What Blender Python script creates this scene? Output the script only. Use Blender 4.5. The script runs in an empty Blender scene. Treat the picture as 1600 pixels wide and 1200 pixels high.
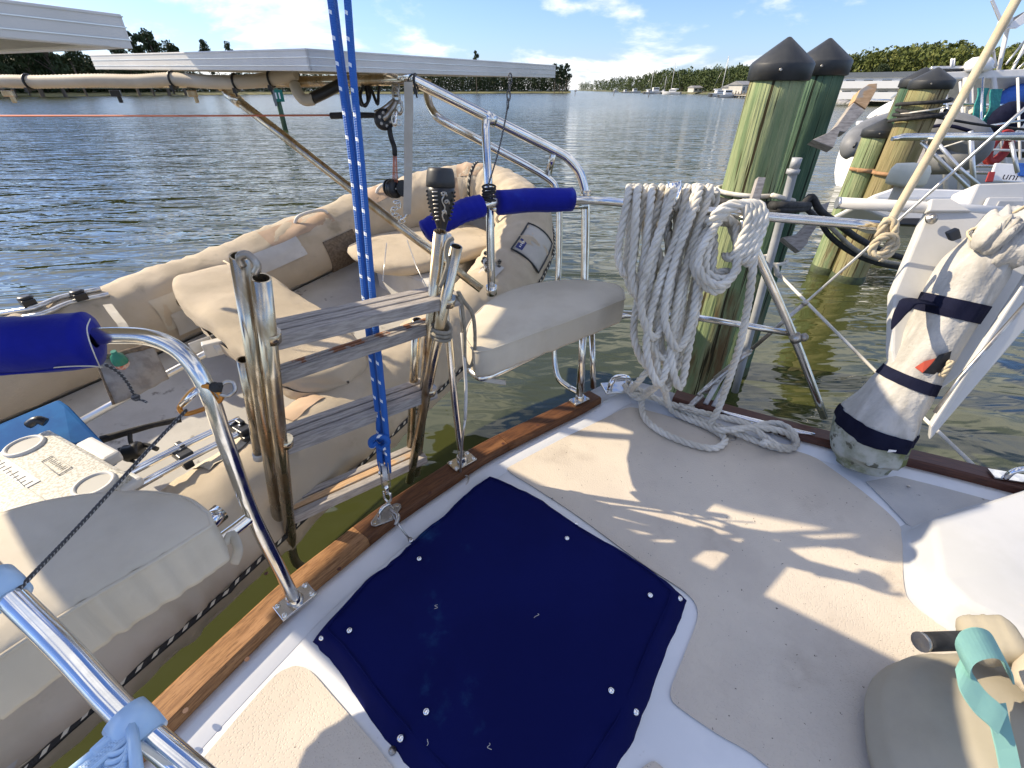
import bpy, bmesh, math, random
from mathutils import Vector, Matrix, noise
R = math.radians
random.seed(11)
scene = bpy.context.scene
COL = scene.collection

# ------------------------------------------------------------------ camera
CAM_H = 1.30                       # eye height above the aft deck (deck is z = 0)
WATER = -0.95                      # water level
FPX = 690.0                        # focal length in pixels of a 1600 px wide picture
PITCH = math.atan(460 / 690)
cam_d = bpy.data.cameras.new('camera'); cam = bpy.data.objects.new('camera', cam_d); COL.objects.link(cam)
cam_d.sensor_width = 36; cam_d.lens = 36 * FPX / 1600
cam_d.clip_start = 0.02; cam_d.clip_end = 9000
cam.location = (0, 0, CAM_H); cam.rotation_euler = (math.pi / 2 - PITCH, 0, 0)
scene.camera = cam

# ------------------------------------------------------------------ sky, sun, exposure
SUN_AZ = R(-75)                    # from +Y, negative to the left
SUN_EL = R(35)
world = bpy.data.worlds.new('World'); scene.world = world; world.use_nodes = True
wn, wl = world.node_tree.nodes, world.node_tree.links
for n in list(wn): wn.remove(n)
w_out = wn.new('ShaderNodeOutputWorld'); w_bg = wn.new('ShaderNodeBackground')
w_sky = wn.new('ShaderNodeTexSky'); w_sky.sky_type = 'NISHITA'; w_sky.sun_disc = False
w_sky.sun_elevation = SUN_EL; w_sky.sun_rotation = SUN_AZ
w_sky.altitude = 0; w_sky.air_density = 1.0; w_sky.dust_density = 0.6; w_sky.ozone_density = 2.0
w_bg.inputs['Strength'].default_value = 0.124
# broken cloud: noise on the plane of a cloud layer, the same everywhere in the sky
tc = wn.new('ShaderNodeTexCoord'); sep = wn.new('ShaderNodeSeparateXYZ'); wl.new(tc.outputs['Generated'], sep.inputs[0])
def wmath(op, a, b=None, c=None):
    n = wn.new('ShaderNodeMath'); n.operation = op
    for i, v in enumerate((a, b, c)):
        if v is None: continue
        if isinstance(v, (int, float)): n.inputs[i].default_value = v
        else: wl.new(v, n.inputs[i])
    return n.outputs[0]
zz = wmath('ADD', wmath('MAXIMUM', sep.outputs[2], 0.0), 0.45)
cx = wmath('DIVIDE', sep.outputs[0], zz); cy = wmath('DIVIDE', sep.outputs[1], zz)
comb = wn.new('ShaderNodeCombineXYZ'); wl.new(cx, comb.inputs[0]); wl.new(cy, comb.inputs[1])
wl.new(wmath('MULTIPLY', sep.outputs[2], 4.2), comb.inputs[2])
def cloud_noise(scale, off, detail=9, rough=0.58, dist=0.25):
    m = wn.new('ShaderNodeMapping'); m.inputs['Location'].default_value = off; m.inputs['Scale'].default_value = (1.0, 1.0, 1)
    wl.new(comb.outputs[0], m.inputs[0])
    t = wn.new('ShaderNodeTexNoise'); t.inputs['Scale'].default_value = scale; t.inputs['Detail'].default_value = detail
    t.inputs['Roughness'].default_value = rough; t.inputs['Distortion'].default_value = dist
    wl.new(m.outputs[0], t.inputs['Vector']); return t.outputs[0]
n1 = cloud_noise(1.55, (1.7, 0.9, 0)); n2 = cloud_noise(1.55, (1.70, 0.9, 0.16))
def wramp(fac, lo, hi):
    n = wn.new('ShaderNodeMapRange'); n.interpolation_type = 'SMOOTHSTEP'
    n.inputs['From Min'].default_value = lo; n.inputs['From Max'].default_value = hi; wl.new(fac, n.inputs[0]); return n.outputs[0]
cover = wramp(n1, 0.485, 0.60)
thick = wramp(n2, 0.50, 0.74)
def wmix(fac, a, b):
    n = wn.new('ShaderNodeMix'); n.data_type = 'RGBA'
    for s, v in ((n.inputs[0], fac), (n.inputs[6], a), (n.inputs[7], b)):
        if isinstance(v, (int, float)): s.default_value = v
        elif isinstance(v, tuple): s.default_value = v
        else: wl.new(v, s)
    return n.outputs[2]
cloudcol = wmix(thick, (8.2, 8.0, 7.7, 1), (4.0, 4.6, 6.0, 1))
veil = wmath('MULTIPLY', wramp(wmath('SUBTRACT', 0.30, sep.outputs[2]), 0.0, 0.36), 0.20)
skytint = wmix(1.0, w_sky.outputs[0], w_sky.outputs[0])
tint = wn.new('ShaderNodeMix'); tint.data_type = 'RGBA'; tint.blend_type = 'MULTIPLY'; tint.inputs[0].default_value = 1.0; tint.inputs[7].default_value = (.64, .80, 1.16, 1); wl.new(w_sky.outputs[0], tint.inputs[6]); skytint = tint.outputs[2]
skyv = wmix(veil, skytint, (4.9, 5.4, 6.6, 1))
skyfin = wmix(wmath('MULTIPLY', cover, 0.85), skyv, cloudcol)
wl.new(skyfin, w_bg.inputs[0]); wl.new(w_bg.outputs[0], w_out.inputs[0])

sun_d = bpy.data.lights.new('sun', 'SUN'); sun = bpy.data.objects.new('sun', sun_d); COL.objects.link(sun)
sun_d.energy = 5.0; sun_d.angle = R(0.53); sun_d.color = (1.0, 0.85, 0.63)
SUN_DIR = Vector((math.sin(SUN_AZ) * math.cos(SUN_EL), math.cos(SUN_AZ) * math.cos(SUN_EL), math.sin(SUN_EL)))
sun.rotation_euler = SUN_DIR.to_track_quat('Z', 'Y').to_euler(); sun.location = (-6, 2, 6)

vs = scene.view_settings
vs.view_transform = 'Standard'; vs.look = 'None'; vs.exposure = 0.56; vs.gamma = 1.0; vs.use_curve_mapping = False

# ------------------------------------------------------------------ measuring helpers (survey of the place)
_c, _s = math.cos(PITCH), math.sin(PITCH)
def ray(u, v):
    a = (u - 800) / FPX; b = (600 - v) / FPX
    return Vector((a, _c + b * _s, b * _c - _s))
CAM = Vector((0, 0, CAM_H))
def Z(u, v, z=0.0):                 # point at height z
    r = ray(u, v); return CAM + r * ((z - CAM_H) / r.z)
def D(u, v, d):                     # point at depth d
    return CAM + ray(u, v) * d
def PL(u, v, P, n):                 # point on a plane
    r = ray(u, v); return CAM + r * (((P - CAM) @ n) / (r @ n)) if False else CAM + r * ((P - CAM).dot(n) / r.dot(n))

# ------------------------------------------------------------------ mesh builder
BASE = {}
def catmull(pts, n):
    if len(pts) < 3: 
        return [pts[0].lerp(pts[-1], i / n) for i in range(n + 1)]
    out = []
    for i in range(len(pts) - 1):
        p0 = pts[i - 1] if i else pts[0] * 2 - pts[1]
        p1, p2 = pts[i], pts[i + 1]
        p3 = pts[i + 2] if i + 2 < len(pts) else pts[-1] * 2 - pts[-2]
        for k in range(n):
            t = k / n
            out.append(0.5 * ((2 * p1) + (p2 - p0) * t + (2 * p0 - 5 * p1 + 4 * p2 - p3) * t * t + (3 * p1 - p0 - 3 * p2 + p3) * t ** 3))
    out.append(pts[-1].copy()); return out
def frames(P, closed=False):
    n = len(P); T = []
    for i in range(n):
        a = P[(i - 1) % n] if (closed or i) else P[0]
        b = P[(i + 1) % n] if (closed or i < n - 1) else P[-1]
        t = (b - a); T.append(t.normalized() if t.length > 1e-9 else Vector((0, 0, 1)))
    up = Vector((0, 0, 1)) if abs(T[0].z) < 0.9 else Vector((1, 0, 0))
    N = [(up - T[0] * up.dot(T[0])).normalized()]
    for i in range(1, n):
        v = N[-1] - T[i] * N[-1].dot(T[i])
        N.append(v.normalized() if v.length > 1e-9 else N[-1])
    return T, N
class MB:
    def __init__(s): s.v = []; s.f = []; s.uv = []; s.sm = []; s.mi = []; s.cur = 0
    def face(s, idx, uv=None, smooth=False):
        s.f.append(tuple(idx)); s.uv.append(uv or [(0, 0)] * len(idx)); s.sm.append(smooth); s.mi.append(s.cur)
    def box(s, c, size, M=None):
        c = Vector(c); b = len(s.v); M = M or Matrix.Identity(3)
        for x, y, z in ((-1,-1,-1),(1,-1,-1),(1,1,-1),(-1,1,-1),(-1,-1,1),(1,-1,1),(1,1,1),(-1,1,1)):
            s.v.append(c + M @ Vector((x * size[0] / 2, y * size[1] / 2, z * size[2] / 2)))
        for q in ((0,3,2,1),(4,5,6,7),(0,1,5,4),(1,2,6,5),(2,3,7,6),(3,0,4,7)):
            L = [(s.v[b+i] - c) for i in q]
            Mi = M.transposed(); uv = []
            for p in L:
                l = Mi @ p; uv.append((l.x, l.y + l.z))
            s.face([b + i for i in q], uv)
        return s
    def beam(s, a, b, w, h, up=(0, 0, 1)):
        a, b = Vector(a), Vector(b); t = (b - a); L = t.length; t.normalize(); up = Vector(up)
        y = up.cross(t); y.normalize(); z = t.cross(y)
        M = Matrix((t, y, z)).transposed()
        return s.box((a + b) / 2, (L, w, h), M)
    def tube(s, pts, r, seg=10, smooth=0, caps=True, closed=False, radii=None, flat=None):
        P = [Vector(p) for p in pts]
        if smooth:
            n0 = len(P); 
            if closed: P = catmull([P[-1]] + P + [P[0], P[1]], smooth)[smooth:-smooth - 1]
            else: P = catmull(P, smooth)
            if radii: radii = [radii[min(n0 - 1, int(i / smooth))] * (1 - (i % smooth) / smooth) + radii[min(n0 - 1, int(i / smooth) + 1)] * ((i % smooth) / smooth) for i in range(len(P))]
        T, N = frames(P, closed); b = len(s.v); n = len(P); L = 0; Ls = []
        for i in range(n):
            if i: L += (P[i] - P[i - 1]).length
            Ls.append(L); B = T[i].cross(N[i]); rr = radii[i] if radii else r
            for k in range(seg):
                a = 2 * math.pi * k / seg
                s.v.append(P[i] + N[i] * (math.cos(a) * rr * (flat or 1)) + B * (math.sin(a) * rr))
        m = n if closed else n - 1
        for i in range(m):
            j = (i + 1) % n; l2 = Ls[j] if j else Ls[-1] + (P[0] - P[-1]).length
            for k in range(seg):
                k2 = (k + 1) % seg
                s.face((b + i*seg + k, b + i*seg + k2, b + j*seg + k2, b + j*seg + k),
                       [(Ls[i], k/seg), (Ls[i], (k+1)/seg), (l2, (k+1)/seg), (l2, k/seg)], True)
        if caps and not closed:
            s.face([b + k for k in range(seg)][::-1]); s.face([b + (n-1)*seg + k for k in range(seg)])
        return s
    def pipe(s, pts, r, ri, seg=14):      # open ended hollow pipe
        P = [Vector(p) for p in pts]; T, N = frames(P)
        ring = []
        for rr in (r, ri):
            for i in (0, len(P) - 1):
                pass
        b = len(s.v); seq = [(P[0], T[0], N[0], ri), (P[0], T[0], N[0], r)] + [(P[i], T[i], N[i], r) for i in range(1, len(P))] + [(P[-1], T[-1], N[-1], ri), (P[-1] - T[-1] * 0.09, T[-1], N[-1], ri)]
        for (p, t, nn, rr) in seq:
            B = t.cross(nn)
            for k in range(seg):
                a = 2*math.pi*k/seg; s.v.append(p + nn*math.cos(a)*rr + B*math.sin(a)*rr)
        for i in range(len(seq) - 1):
            for k in range(seg):
                k2 = (k+1) % seg
                s.face((b+i*seg+k, b+i*seg+k2, b+(i+1)*seg+k2, b+(i+1)*seg+k), [(i*.1, k/seg), (i*.1, (k+1)/seg), (i*.1+.1, (k+1)/seg), (i*.1+.1, k/seg)], 0 < i < len(seq)-3)
        s.face([b + (len(seq)-1)*seg + k for k in range(seg)])
        return s
    def rope(s, pts, r, pitch=None, smooth=8, seg=6, strands=3, closed=False):
        P = [Vector(p) for p in pts]
        if closed: P = P + [P[0]]
        P = catmull(P, smooth)
        # resample evenly
        pitch = pitch or r * 6.5; step = pitch / 9
        Q = [P[0]]; acc = 0; 
        for i in range(1, len(P)):
            a, b = P[i-1], P[i]; L = (b - a).length
            if L < 1e-9: continue
            t = step - acc
            while t <= L:
                Q.append(a.lerp(b, t / L)); t += step
            acc = L - (t - step)
        T, N = frames(Q)
        for k in range(strands):
            path = []
            for i, p in enumerate(Q):
                a = 2*math.pi*(i*step/pitch + k/strands); B = T[i].cross(N[i])
                path.append(p + (N[i]*math.cos(a) + B*math.sin(a)) * r * 0.5)
            s.tube(path, r * 0.53, seg)
        return s
    def lathe(s, prof, o, ax=(0, 0, 1), seg=24, smooth=True, cap=True):
        o = Vector(o); ax = Vector(ax).normalized(); up = Vector((1, 0, 0)) if abs(ax.x) < 0.9 else Vector((0, 1, 0))
        x = (up - ax * up.dot(ax)).normalized(); y = ax.cross(x); b = len(s.v); n = len(prof)
        for (r, h) in prof:
            for k in range(seg):
                a = 2*math.pi*k/seg; s.v.append(o + ax*h + (x*math.cos(a) + y*math.sin(a)) * max(r, 1e-5))
        for i in range(n - 1):
            for k in range(seg):
                k2 = (k+1) % seg
                s.face((b+i*seg+k, b+i*seg+k2, b+(i+1)*seg+k2, b+(i+1)*seg+k), [(k/seg, prof[i][1]), ((k+1)/seg, prof[i][1]), ((k+1)/seg, prof[i+1][1]), (k/seg, prof[i+1][1])], smooth)
        if cap:
            s.face([b+k for k in range(seg)][::-1]); s.face([b+(n-1)*seg+k for k in range(seg)])
        return s
    def prism(s, poly, t, up=(0, 0, 1)):       # planar outline (3D points), extruded by t along up
        up = Vector(up); b = len(s.v); n = len(poly); P = [Vector(p) for p in poly]
        for p in P: s.v.append(p)
        for p in P: s.v.append(p + up * t)
        s.face([b+i for i in range(n)][::-1], [(p.x, p.y) for p in P][::-1]); s.face([b+n+i for i in range(n)], [(p.x, p.y) for p in P])
        L = 0
        for i in range(n):
            j = (i+1) % n; l2 = L + (P[j]-P[i]).length
            s.face((b+i, b+j, b+n+j, b+n+i), [(L, 0), (l2, 0), (l2, t), (L, t)]); L = l2
        return s
    def grid(s, fn, nu, nv, smooth=True, wrapu=False):
        b = len(s.v)
        for j in range(nv + 1):
            for i in range(nu + (0 if wrapu else 1)): s.v.append(Vector(fn(i / nu, j / nv)))
        w = nu if wrapu else nu + 1
        for j in range(nv):
            for i in range(nu):
                i2 = (i + 1) % w if wrapu else i + 1
                s.face((b+j*w+i, b+j*w+i2, b+(j+1)*w+i2, b+(j+1)*w+i), [(i/nu, j/nv), ((i+1)/nu, j/nv), ((i+1)/nu, (j+1)/nv), (i/nu, (j+1)/nv)], smooth)
        return s
    def ball(s, c, r, seg=10, rings=6, sc=(1, 1, 1)):
        c = Vector(c)
        return s.grid(lambda u, v: c + Vector((math.cos(u*2*math.pi)*math.sin(v*math.pi)*r*sc[0], math.sin(u*2*math.pi)*math.sin(v*math.pi)*r*sc[1], -math.cos(v*math.pi)*r*sc[2])), seg, rings, True, True)
def obj(name, mb, mat, parent=None, bevel=0, subsurf=0, thick=0, weld=False, kind=None, label=None):
    if parent is None:
        xs = [v.x for v in mb.v]; ys = [v.y for v in mb.v]; zs = [v.z for v in mb.v]
        o0 = Vector(((min(xs)+max(xs))/2, (min(ys)+max(ys))/2, min(zs)))
    else: o0 = BASE[parent.name]
    me = bpy.data.meshes.new(name)
    me.from_pydata([tuple(v - o0) for v in mb.v], [], mb.f)
    uvl = me.uv_layers.new(name='UVMap')
    flat = [c for f in mb.uv for uv in f for c in uv]
    uvl.data.foreach_set('uv', flat)
    me.polygons.foreach_set('use_smooth', mb.sm)
    if isinstance(mat, (list, tuple)):
        for m_ in mat: me.materials.append(m_)
        me.polygons.foreach_set('material_index', mb.mi)
    else: me.materials.append(mat)
    me.update()
    o = bpy.data.objects.new(name, me); COL.objects.link(o)
    if weld: o.modifiers.new('weld', 'WELD').merge_threshold = 1e-4
    if thick:
        m_ = o.modifiers.new('solid', 'SOLIDIFY'); m_.thickness = thick; m_.offset = 0
    if bevel:
        m_ = o.modifiers.new('bevel', 'BEVEL'); m_.width = bevel; m_.segments = 2; m_.limit_method = 'ANGLE'; m_.angle_limit = R(40)
    if subsurf:
        m_ = o.modifiers.new('sub', 'SUBSURF'); m_.levels = subsurf; m_.render_levels = subsurf
    if parent is None: o.location = o0; BASE[o.name] = o0
    else:
        o.parent = parent; BASE[o.name] = o0
    if kind: o['kind'] = kind
    if label: o['label'] = label
    return o
def tag(o, label, cat, group=None):
    o['label'] = label; o['category'] = cat
    if group: o['group'] = group
    return o
def thing(name, label, cat, loc, group=None):
    o = bpy.data.objects.new(name, None); COL.objects.link(o); o.location = loc; o.empty_display_size = 0.1
    BASE[o.name] = Vector(loc); return tag(o, label, cat, group)
def share(src, parent, loc, name=None):          # a copy of one part that shares its mesh
    o = src.copy(); COL.objects.link(o); o.parent = parent; o.location = Vector(loc); BASE[o.name] = BASE[parent.name]; return o
def copy_tree(o, parent=None):
    c = o.copy(); COL.objects.link(c); c.parent = parent
    for ch in o.children: copy_tree(ch, c)
    return c

# ------------------------------------------------------------------ materials
def mat(name, c1, c2=None, scale=6, stretch=(1, 1, 1), lo=.38, hi=.62, detail=6, rough=.5, rough2=None, metal=0, spec=.5,
        bump=0, bscale=80, bstretch=(1, 1, 1), bdist=.002, btype='noise', c3=None, s3=3, st3=(1, 1, 1), lo3=.58, hi3=.70, coord='Object', coat=0, sheen=0, trans=0, alpha=1, wrk=6, c4=None, s4=20, st4=(1, 1, .05), lo4=.60, hi4=.66):
    m = bpy.data.materials.new(name); m.use_nodes = True; nt = m.node_tree; N, L = nt.nodes, nt.links
    p = N['Principled BSDF']
    p.inputs['Roughness'].default_value = rough; p.inputs['Metallic'].default_value = metal
    p.inputs['Specular IOR Level'].default_value = spec; p.inputs['Coat Weight'].default_value = coat
    p.inputs['Sheen Weight'].default_value = sheen; p.inputs['Transmission Weight'].default_value = trans; p.inputs['Alpha'].default_value = alpha
    p.inputs['Base Color'].default_value = (*c1, 1)
    t = N.new('ShaderNodeTexCoord')
    def noise_(sc, st, det=detail, off=0):
        mp = N.new('ShaderNodeMapping'); mp.inputs['Scale'].default_value = st; mp.inputs['Location'].default_value = (off, off*.7, off*.3)
        L.new(t.outputs[coord], mp.inputs[0]); q = N.new('ShaderNodeTexNoise'); q.inputs['Scale'].default_value = sc
        q.inputs['Detail'].default_value = det; q.inputs['Roughness'].default_value = .6; L.new(mp.outputs[0], q.inputs['Vector']); return q.outputs[0]
    def rng(fac, a, b):
        q = N.new('ShaderNodeMapRange'); q.interpolation_type = 'SMOOTHSTEP'; q.inputs['From Min'].default_value = a; q.inputs['From Max'].default_value = b; L.new(fac, q.inputs[0]); return q.outputs[0]
    def mix(fac, a, b):
        q = N.new('ShaderNodeMix'); q.data_type = 'RGBA'; L.new(fac, q.inputs[0])
        for i, v in ((6, a), (7, b)):
            if isinstance(v, tuple): q.inputs[i].default_value = (*v, 1)
            else: L.new(v, q.inputs[i])
        return q.outputs[2]
    colr = None
    if c2:
        f1 = rng(noise_(scale, stretch), lo, hi); colr = mix(f1, tuple(c1), tuple(c2))
        if rough2 is not None:
            q = N.new('ShaderNodeMapRange'); q.inputs['To Min'].default_value = rough; q.inputs['To Max'].default_value = rough2; L.new(f1, q.inputs[0]); L.new(q.outputs[0], p.inputs['Roughness'])
    if c3:
        f3 = rng(noise_(s3, st3, 8, 5.3), lo3, hi3); colr = mix(f3, colr if colr is not None else tuple(c1), tuple(c3))
    if c4:
        f4 = rng(noise_(s4, st4, 3, 9.1), lo4, hi4); colr = mix(f4, colr if colr is not None else tuple(c1), tuple(c4))
    if colr is not None: L.new(colr, p.inputs['Base Color'])
    if bump:
        if btype == 'noise': h = noise_(bscale, bstretch, 4, 2.1)
        elif btype == 'dots':
            mp = N.new('ShaderNodeMapping'); mp.inputs['Scale'].default_value = (bscale,)*3; mp.inputs['Rotation'].default_value = (0, 0, .6); L.new(t.outputs[coord], mp.inputs[0])
            q = N.new('ShaderNodeTexVoronoi'); q.inputs['Scale'].default_value = 1; q.inputs['Randomness'].default_value = .75; L.new(mp.outputs[0], q.inputs['Vector'])
            h = rng(q.outputs['Distance'], .15, .5)
        elif btype == 'weave':
            w1 = N.new('ShaderNodeTexWave'); w1.inputs['Scale'].default_value = bscale; w1.bands_direction = 'X'; L.new(t.outputs[coord], w1.inputs[0])
            w2 = N.new('ShaderNodeTexWave'); w2.inputs['Scale'].default_value = bscale; w2.bands_direction = 'Y'; L.new(t.outputs[coord], w2.inputs[0])
            ad = N.new('ShaderNodeMath'); ad.operation = 'ADD'; L.new(w1.outputs['Fac'], ad.inputs[0]); L.new(w2.outputs['Fac'], ad.inputs[1])
            ad2 = N.new('ShaderNodeMath'); ad2.operation = 'MULTIPLY_ADD'; L.new(noise_(9, (1, 1, 1), 4, 7), ad2.inputs[0]); ad2.inputs[1].default_value = wrk; L.new(ad.outputs[0], ad2.inputs[2]); h = ad2.outputs[0]
        b = N.new('ShaderNodeBump'); b.inputs['Strength'].default_value = bump; b.inputs['Distance'].default_value = bdist; L.new(h, b.inputs['Height']); L.new(b.outputs[0], p.inputs['Normal'])
    return m
def flecked(name, base, fleck, nu, nv, wu=.30, wv=.35, ang=.5, rough=.6):      # braided cord with tracer flecks, UV based
    m = mat(name, base, rough=rough, bump=.5, bscale=1, coord='UV'); nt = m.node_tree; N, L = nt.nodes, nt.links; p = N['Principled BSDF']
    for n in list(N):
        if n.type in ('BUMP', 'TEX_NOISE', 'MAPPING'): N.remove(n)
    t = N.new('ShaderNodeTexCoord'); sp = N.new('ShaderNodeSeparateXYZ'); L.new(t.outputs['UV'], sp.inputs[0])
    def mt(op, a, b=None):
        q = N.new('ShaderNodeMath'); q.operation = op
        for i, v in enumerate((a, b)):
            if v is None: continue
            if isinstance(v, (int, float)): q.inputs[i].default_value = v
            else: L.new(v, q.inputs[i])
        return q.outputs[0]
    U = mt('MULTIPLY', sp.outputs[0], nu); V = mt('MULTIPLY', sp.outputs[1], nv)
    row = mt('FLOOR', V)
    uu = mt('FRACT', mt('ADD', mt('ADD', U, mt('MULTIPLY', V, ang)), mt('MULTIPLY', row, .37))); vv = mt('FRACT', V)
    f = mt('MULTIPLY', mt('LESS_THAN', uu, wu), mt('LESS_THAN', vv, wv))
    q = N.new('ShaderNodeMix'); q.data_type = 'RGBA'; q.inputs[6].default_value = (*base, 1); q.inputs[7].default_value = (*fleck, 1); L.new(f, q.inputs[0]); L.new(q.outputs[2], p.inputs['Base Color'])
    # braid relief
    s1 = mt('SINE', mt('ADD', mt('MULTIPLY', sp.outputs[0], 500.0), mt('MULTIPLY', sp.outputs[1], 31.4)))
    s2 = mt('SINE', mt('SUBTRACT', mt('MULTIPLY', sp.outputs[0], 500.0), mt('MULTIPLY', sp.outputs[1], 31.4)))
    b = N.new('ShaderNodeBump'); b.inputs['Strength'].default_value = .6; b.inputs['Distance'].default_value = .0012; L.new(mt('MULTIPLY', s1, s2), b.inputs['Height']); L.new(b.outputs[0], p.inputs['Normal'])
    return m
K = {}
K['gelcoat'] = mat('gelcoat', (.74, .75, .76), (.66, .68, .70), scale=3, rough=.32, rough2=.5, spec=.5, c3=(.45, .44, .40), s3=14, lo3=.66, hi3=.80, bump=.08, bscale=30)
K['coaming'] = mat('coaming', (.50, .51, .52), (.45, .46, .46), scale=3, rough=.3, rough2=.42, c3=(.52, .50, .45), s3=22, lo3=.69, hi3=.80)
K['nonskid'] = mat('nonskid', (.60, .535, .44), (.535, .475, .395), scale=2.5, rough=.75, bump=.5, bscale=170, btype='dots', bdist=.0014, c3=(.43, .37, .30), s3=4.5, lo3=.56, hi3=.80, c4=(.13, .11, .09), s4=75, st4=(1, 1, 1), lo4=.70, hi4=.72)
K['nonskid_grey'] = mat('nonskid_grey', (.52, .50, .46), (.44, .43, .41), scale=3, rough=.75, bump=.5, bscale=150, btype='dots', bdist=.0015, c3=(.16, .16, .15), s3=40, lo3=.66, hi3=.74)
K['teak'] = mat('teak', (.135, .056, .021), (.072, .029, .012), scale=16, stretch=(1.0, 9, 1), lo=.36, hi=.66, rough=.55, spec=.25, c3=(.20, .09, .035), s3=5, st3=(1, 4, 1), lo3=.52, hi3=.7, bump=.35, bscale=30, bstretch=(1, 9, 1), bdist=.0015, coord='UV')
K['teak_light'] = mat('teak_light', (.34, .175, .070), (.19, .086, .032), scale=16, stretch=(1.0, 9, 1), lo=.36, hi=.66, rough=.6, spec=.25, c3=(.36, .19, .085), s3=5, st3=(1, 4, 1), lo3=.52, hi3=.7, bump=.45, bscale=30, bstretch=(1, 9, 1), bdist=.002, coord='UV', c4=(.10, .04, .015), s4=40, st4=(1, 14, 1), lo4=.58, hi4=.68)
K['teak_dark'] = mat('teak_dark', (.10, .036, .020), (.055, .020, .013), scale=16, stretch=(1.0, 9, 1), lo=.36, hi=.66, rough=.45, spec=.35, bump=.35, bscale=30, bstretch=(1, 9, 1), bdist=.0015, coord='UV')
K['grey_wood'] = mat('grey_wood', (.40, .37, .34), (.24, .22, .205), scale=14, stretch=(1.2, 9, 1), lo=.36, hi=.66, rough=.8, spec=.2, c3=(.50, .45, .38), s3=6, st3=(1, 4, 1), lo3=.55, hi3=.7, bump=.7, bscale=22, bstretch=(1, 10, 1), bdist=.002, coord='UV')
K['bare_wood'] = mat('bare_wood', (.55, .36, .20), (.42, .26, .13), scale=14, stretch=(1.2, 9, 1), rough=.75, c3=(.36, .33, .29), s3=7, st3=(1, 3, 1), lo3=.5, hi3=.6, bump=.6, bscale=22, bstretch=(1, 10, 1), coord='UV')
K['rust_wood'] = mat('rust_wood', (.33, .30, .27), (.26, .11, .05), scale=9, stretch=(2, 2, 2), lo=.50, hi=.57, rough=.85, bump=.8, bscale=40, coord='Object')
K['steel'] = mat('steel', (.80, .78, .73), (.72, .69, .62), scale=22, rough=.13, rough2=.24, metal=1, c3=(.45, .33, .20), s3=9, lo3=.70, hi3=.85)
K['chrome'] = mat('chrome', (.82, .82, .82), (.74, .74, .74), scale=30, rough=.08, rough2=.16, metal=1)
K['steel_old'] = mat('steel_old', (.66, .58, .44), (.40, .29, .16), scale=14, stretch=(1, 1, .35), lo=.4, hi=.66, rough=.18, rough2=.42, metal=.95, c3=(.17, .085, .035), s3=11, st3=(1, 1, .4), lo3=.60, hi3=.72)
K['steel_dull'] = mat('steel_dull', (.55, .53, .49), (.34, .31, .27), scale=25, rough=.3, rough2=.5, metal=1)
K['alu'] = mat('alu', (.70, .70, .69), (.62, .62, .61), scale=8, rough=.32, metal=.85)
K['canvas'] = mat('canvas', (.60, .51, .385), (.51, .43, .315), scale=2.6, rough=.9, spec=.15, bump=.45, bscale=420, btype='weave', bdist=.0016, c3=(.37, .31, .225), s3=5, lo3=.58, hi3=.75, sheen=.1, wrk=15)
K['canvas_pale'] = mat('canvas_pale', (.61, .555, .45), (.53, .475, .375), scale=3, rough=.85, spec=.2, bump=.3, bscale=420, btype='weave', bdist=.001, c3=(.42, .36, .28), s3=6, lo3=.64, hi3=.8)
K['bag'] = mat('bag', (.42, .38, .295), (.36, .325, .25), scale=3, rough=.9, spec=.15, wrk=14, bump=.4, bscale=500, btype='weave', bdist=.001)
K['tan_patch'] = mat('tan_patch', (.50, .36, .25), (.42, .30, .20), scale=6, rough=.85, bump=.3, bscale=60)
K['pvc_grey'] = mat('pvc_grey', (.50, .475, .43), (.43, .41, .37), scale=5, rough=.6, c3=(.27, .25, .21), s3=9, lo3=.6, hi3=.75, bump=.3, bscale=260, btype='dots')
K['pvc_white'] = mat('pvc_white', (.62, .61, .58), (.53, .52, .49), scale=4, rough=.45, c3=(.42, .40, .35), s3=9, lo3=.64, hi3=.78)
K['white'] = mat('white_paint', (.78, .78, .77), (.72, .72, .71), scale=4, rough=.35)
K['white_frame'] = mat('white_frame', (.66, .65, .62), (.60, .59, .56), scale=6, rough=.38)
K['floor_grey'] = mat('floor_grey', (.55, .54, .51), (.47, .46, .43), scale=4, rough=.6, c3=(.22, .21, .19), s3=12, lo3=.60, hi3=.72)
K['navy'] = mat('navy', (.0040, .0068, .072), (.0032, .0054, .060), scale=2, rough=.9, spec=.10, bump=.25, bscale=380, btype='weave', bdist=.001, c3=(.011, .042, .125), s3=5.2, lo3=.60, hi3=.76, wrk=9)
K['royal'] = mat('royal', (.0045, .011, .27), (.0035, .008, .20), scale=5, rough=.8, spec=.2, bump=.5, bscale=26, bstretch=(1, 1, 1), bdist=.005, sheen=.12, c3=(.012, .045, .36), s3=7, lo3=.55, hi3=.75)
K['navy_band'] = mat('navy_band', (.005, .006, .020), (.009, .011, .030), scale=8, rough=.85, spec=.15, bump=.3, bscale=400, btype='weave')
K['black'] = mat('black_plastic', (.012, .012, .013), (.02, .02, .02), scale=8, rough=.38)
K['black_cloth'] = mat('black_cloth', (.012, .012, .012), (.03, .03, .03), scale=30, rough=.8, bump=.5, bscale=60)
K['rubber'] = mat('rubber', (.018, .020, .022), (.035, .038, .04), scale=4, rough=.42, rough2=.6)
K['rope'] = mat('rope', (.72, .69, .61), (.58, .545, .465), scale=9, rough=.9, spec=.15, bump=.5, bscale=300, c3=(.36, .32, .25), s3=5, lo3=.56, hi3=.75)
K['rope_tan'] = mat('rope_tan', (.55, .47, .32), (.46, .38, .25), scale=12, rough=.85, bump=.6, bscale=240)
K['rope_grey'] = mat('rope_grey', (.33, .30, .24), (.22, .20, .16), scale=30, rough=.9, bump=.7, bscale=300)
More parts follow.
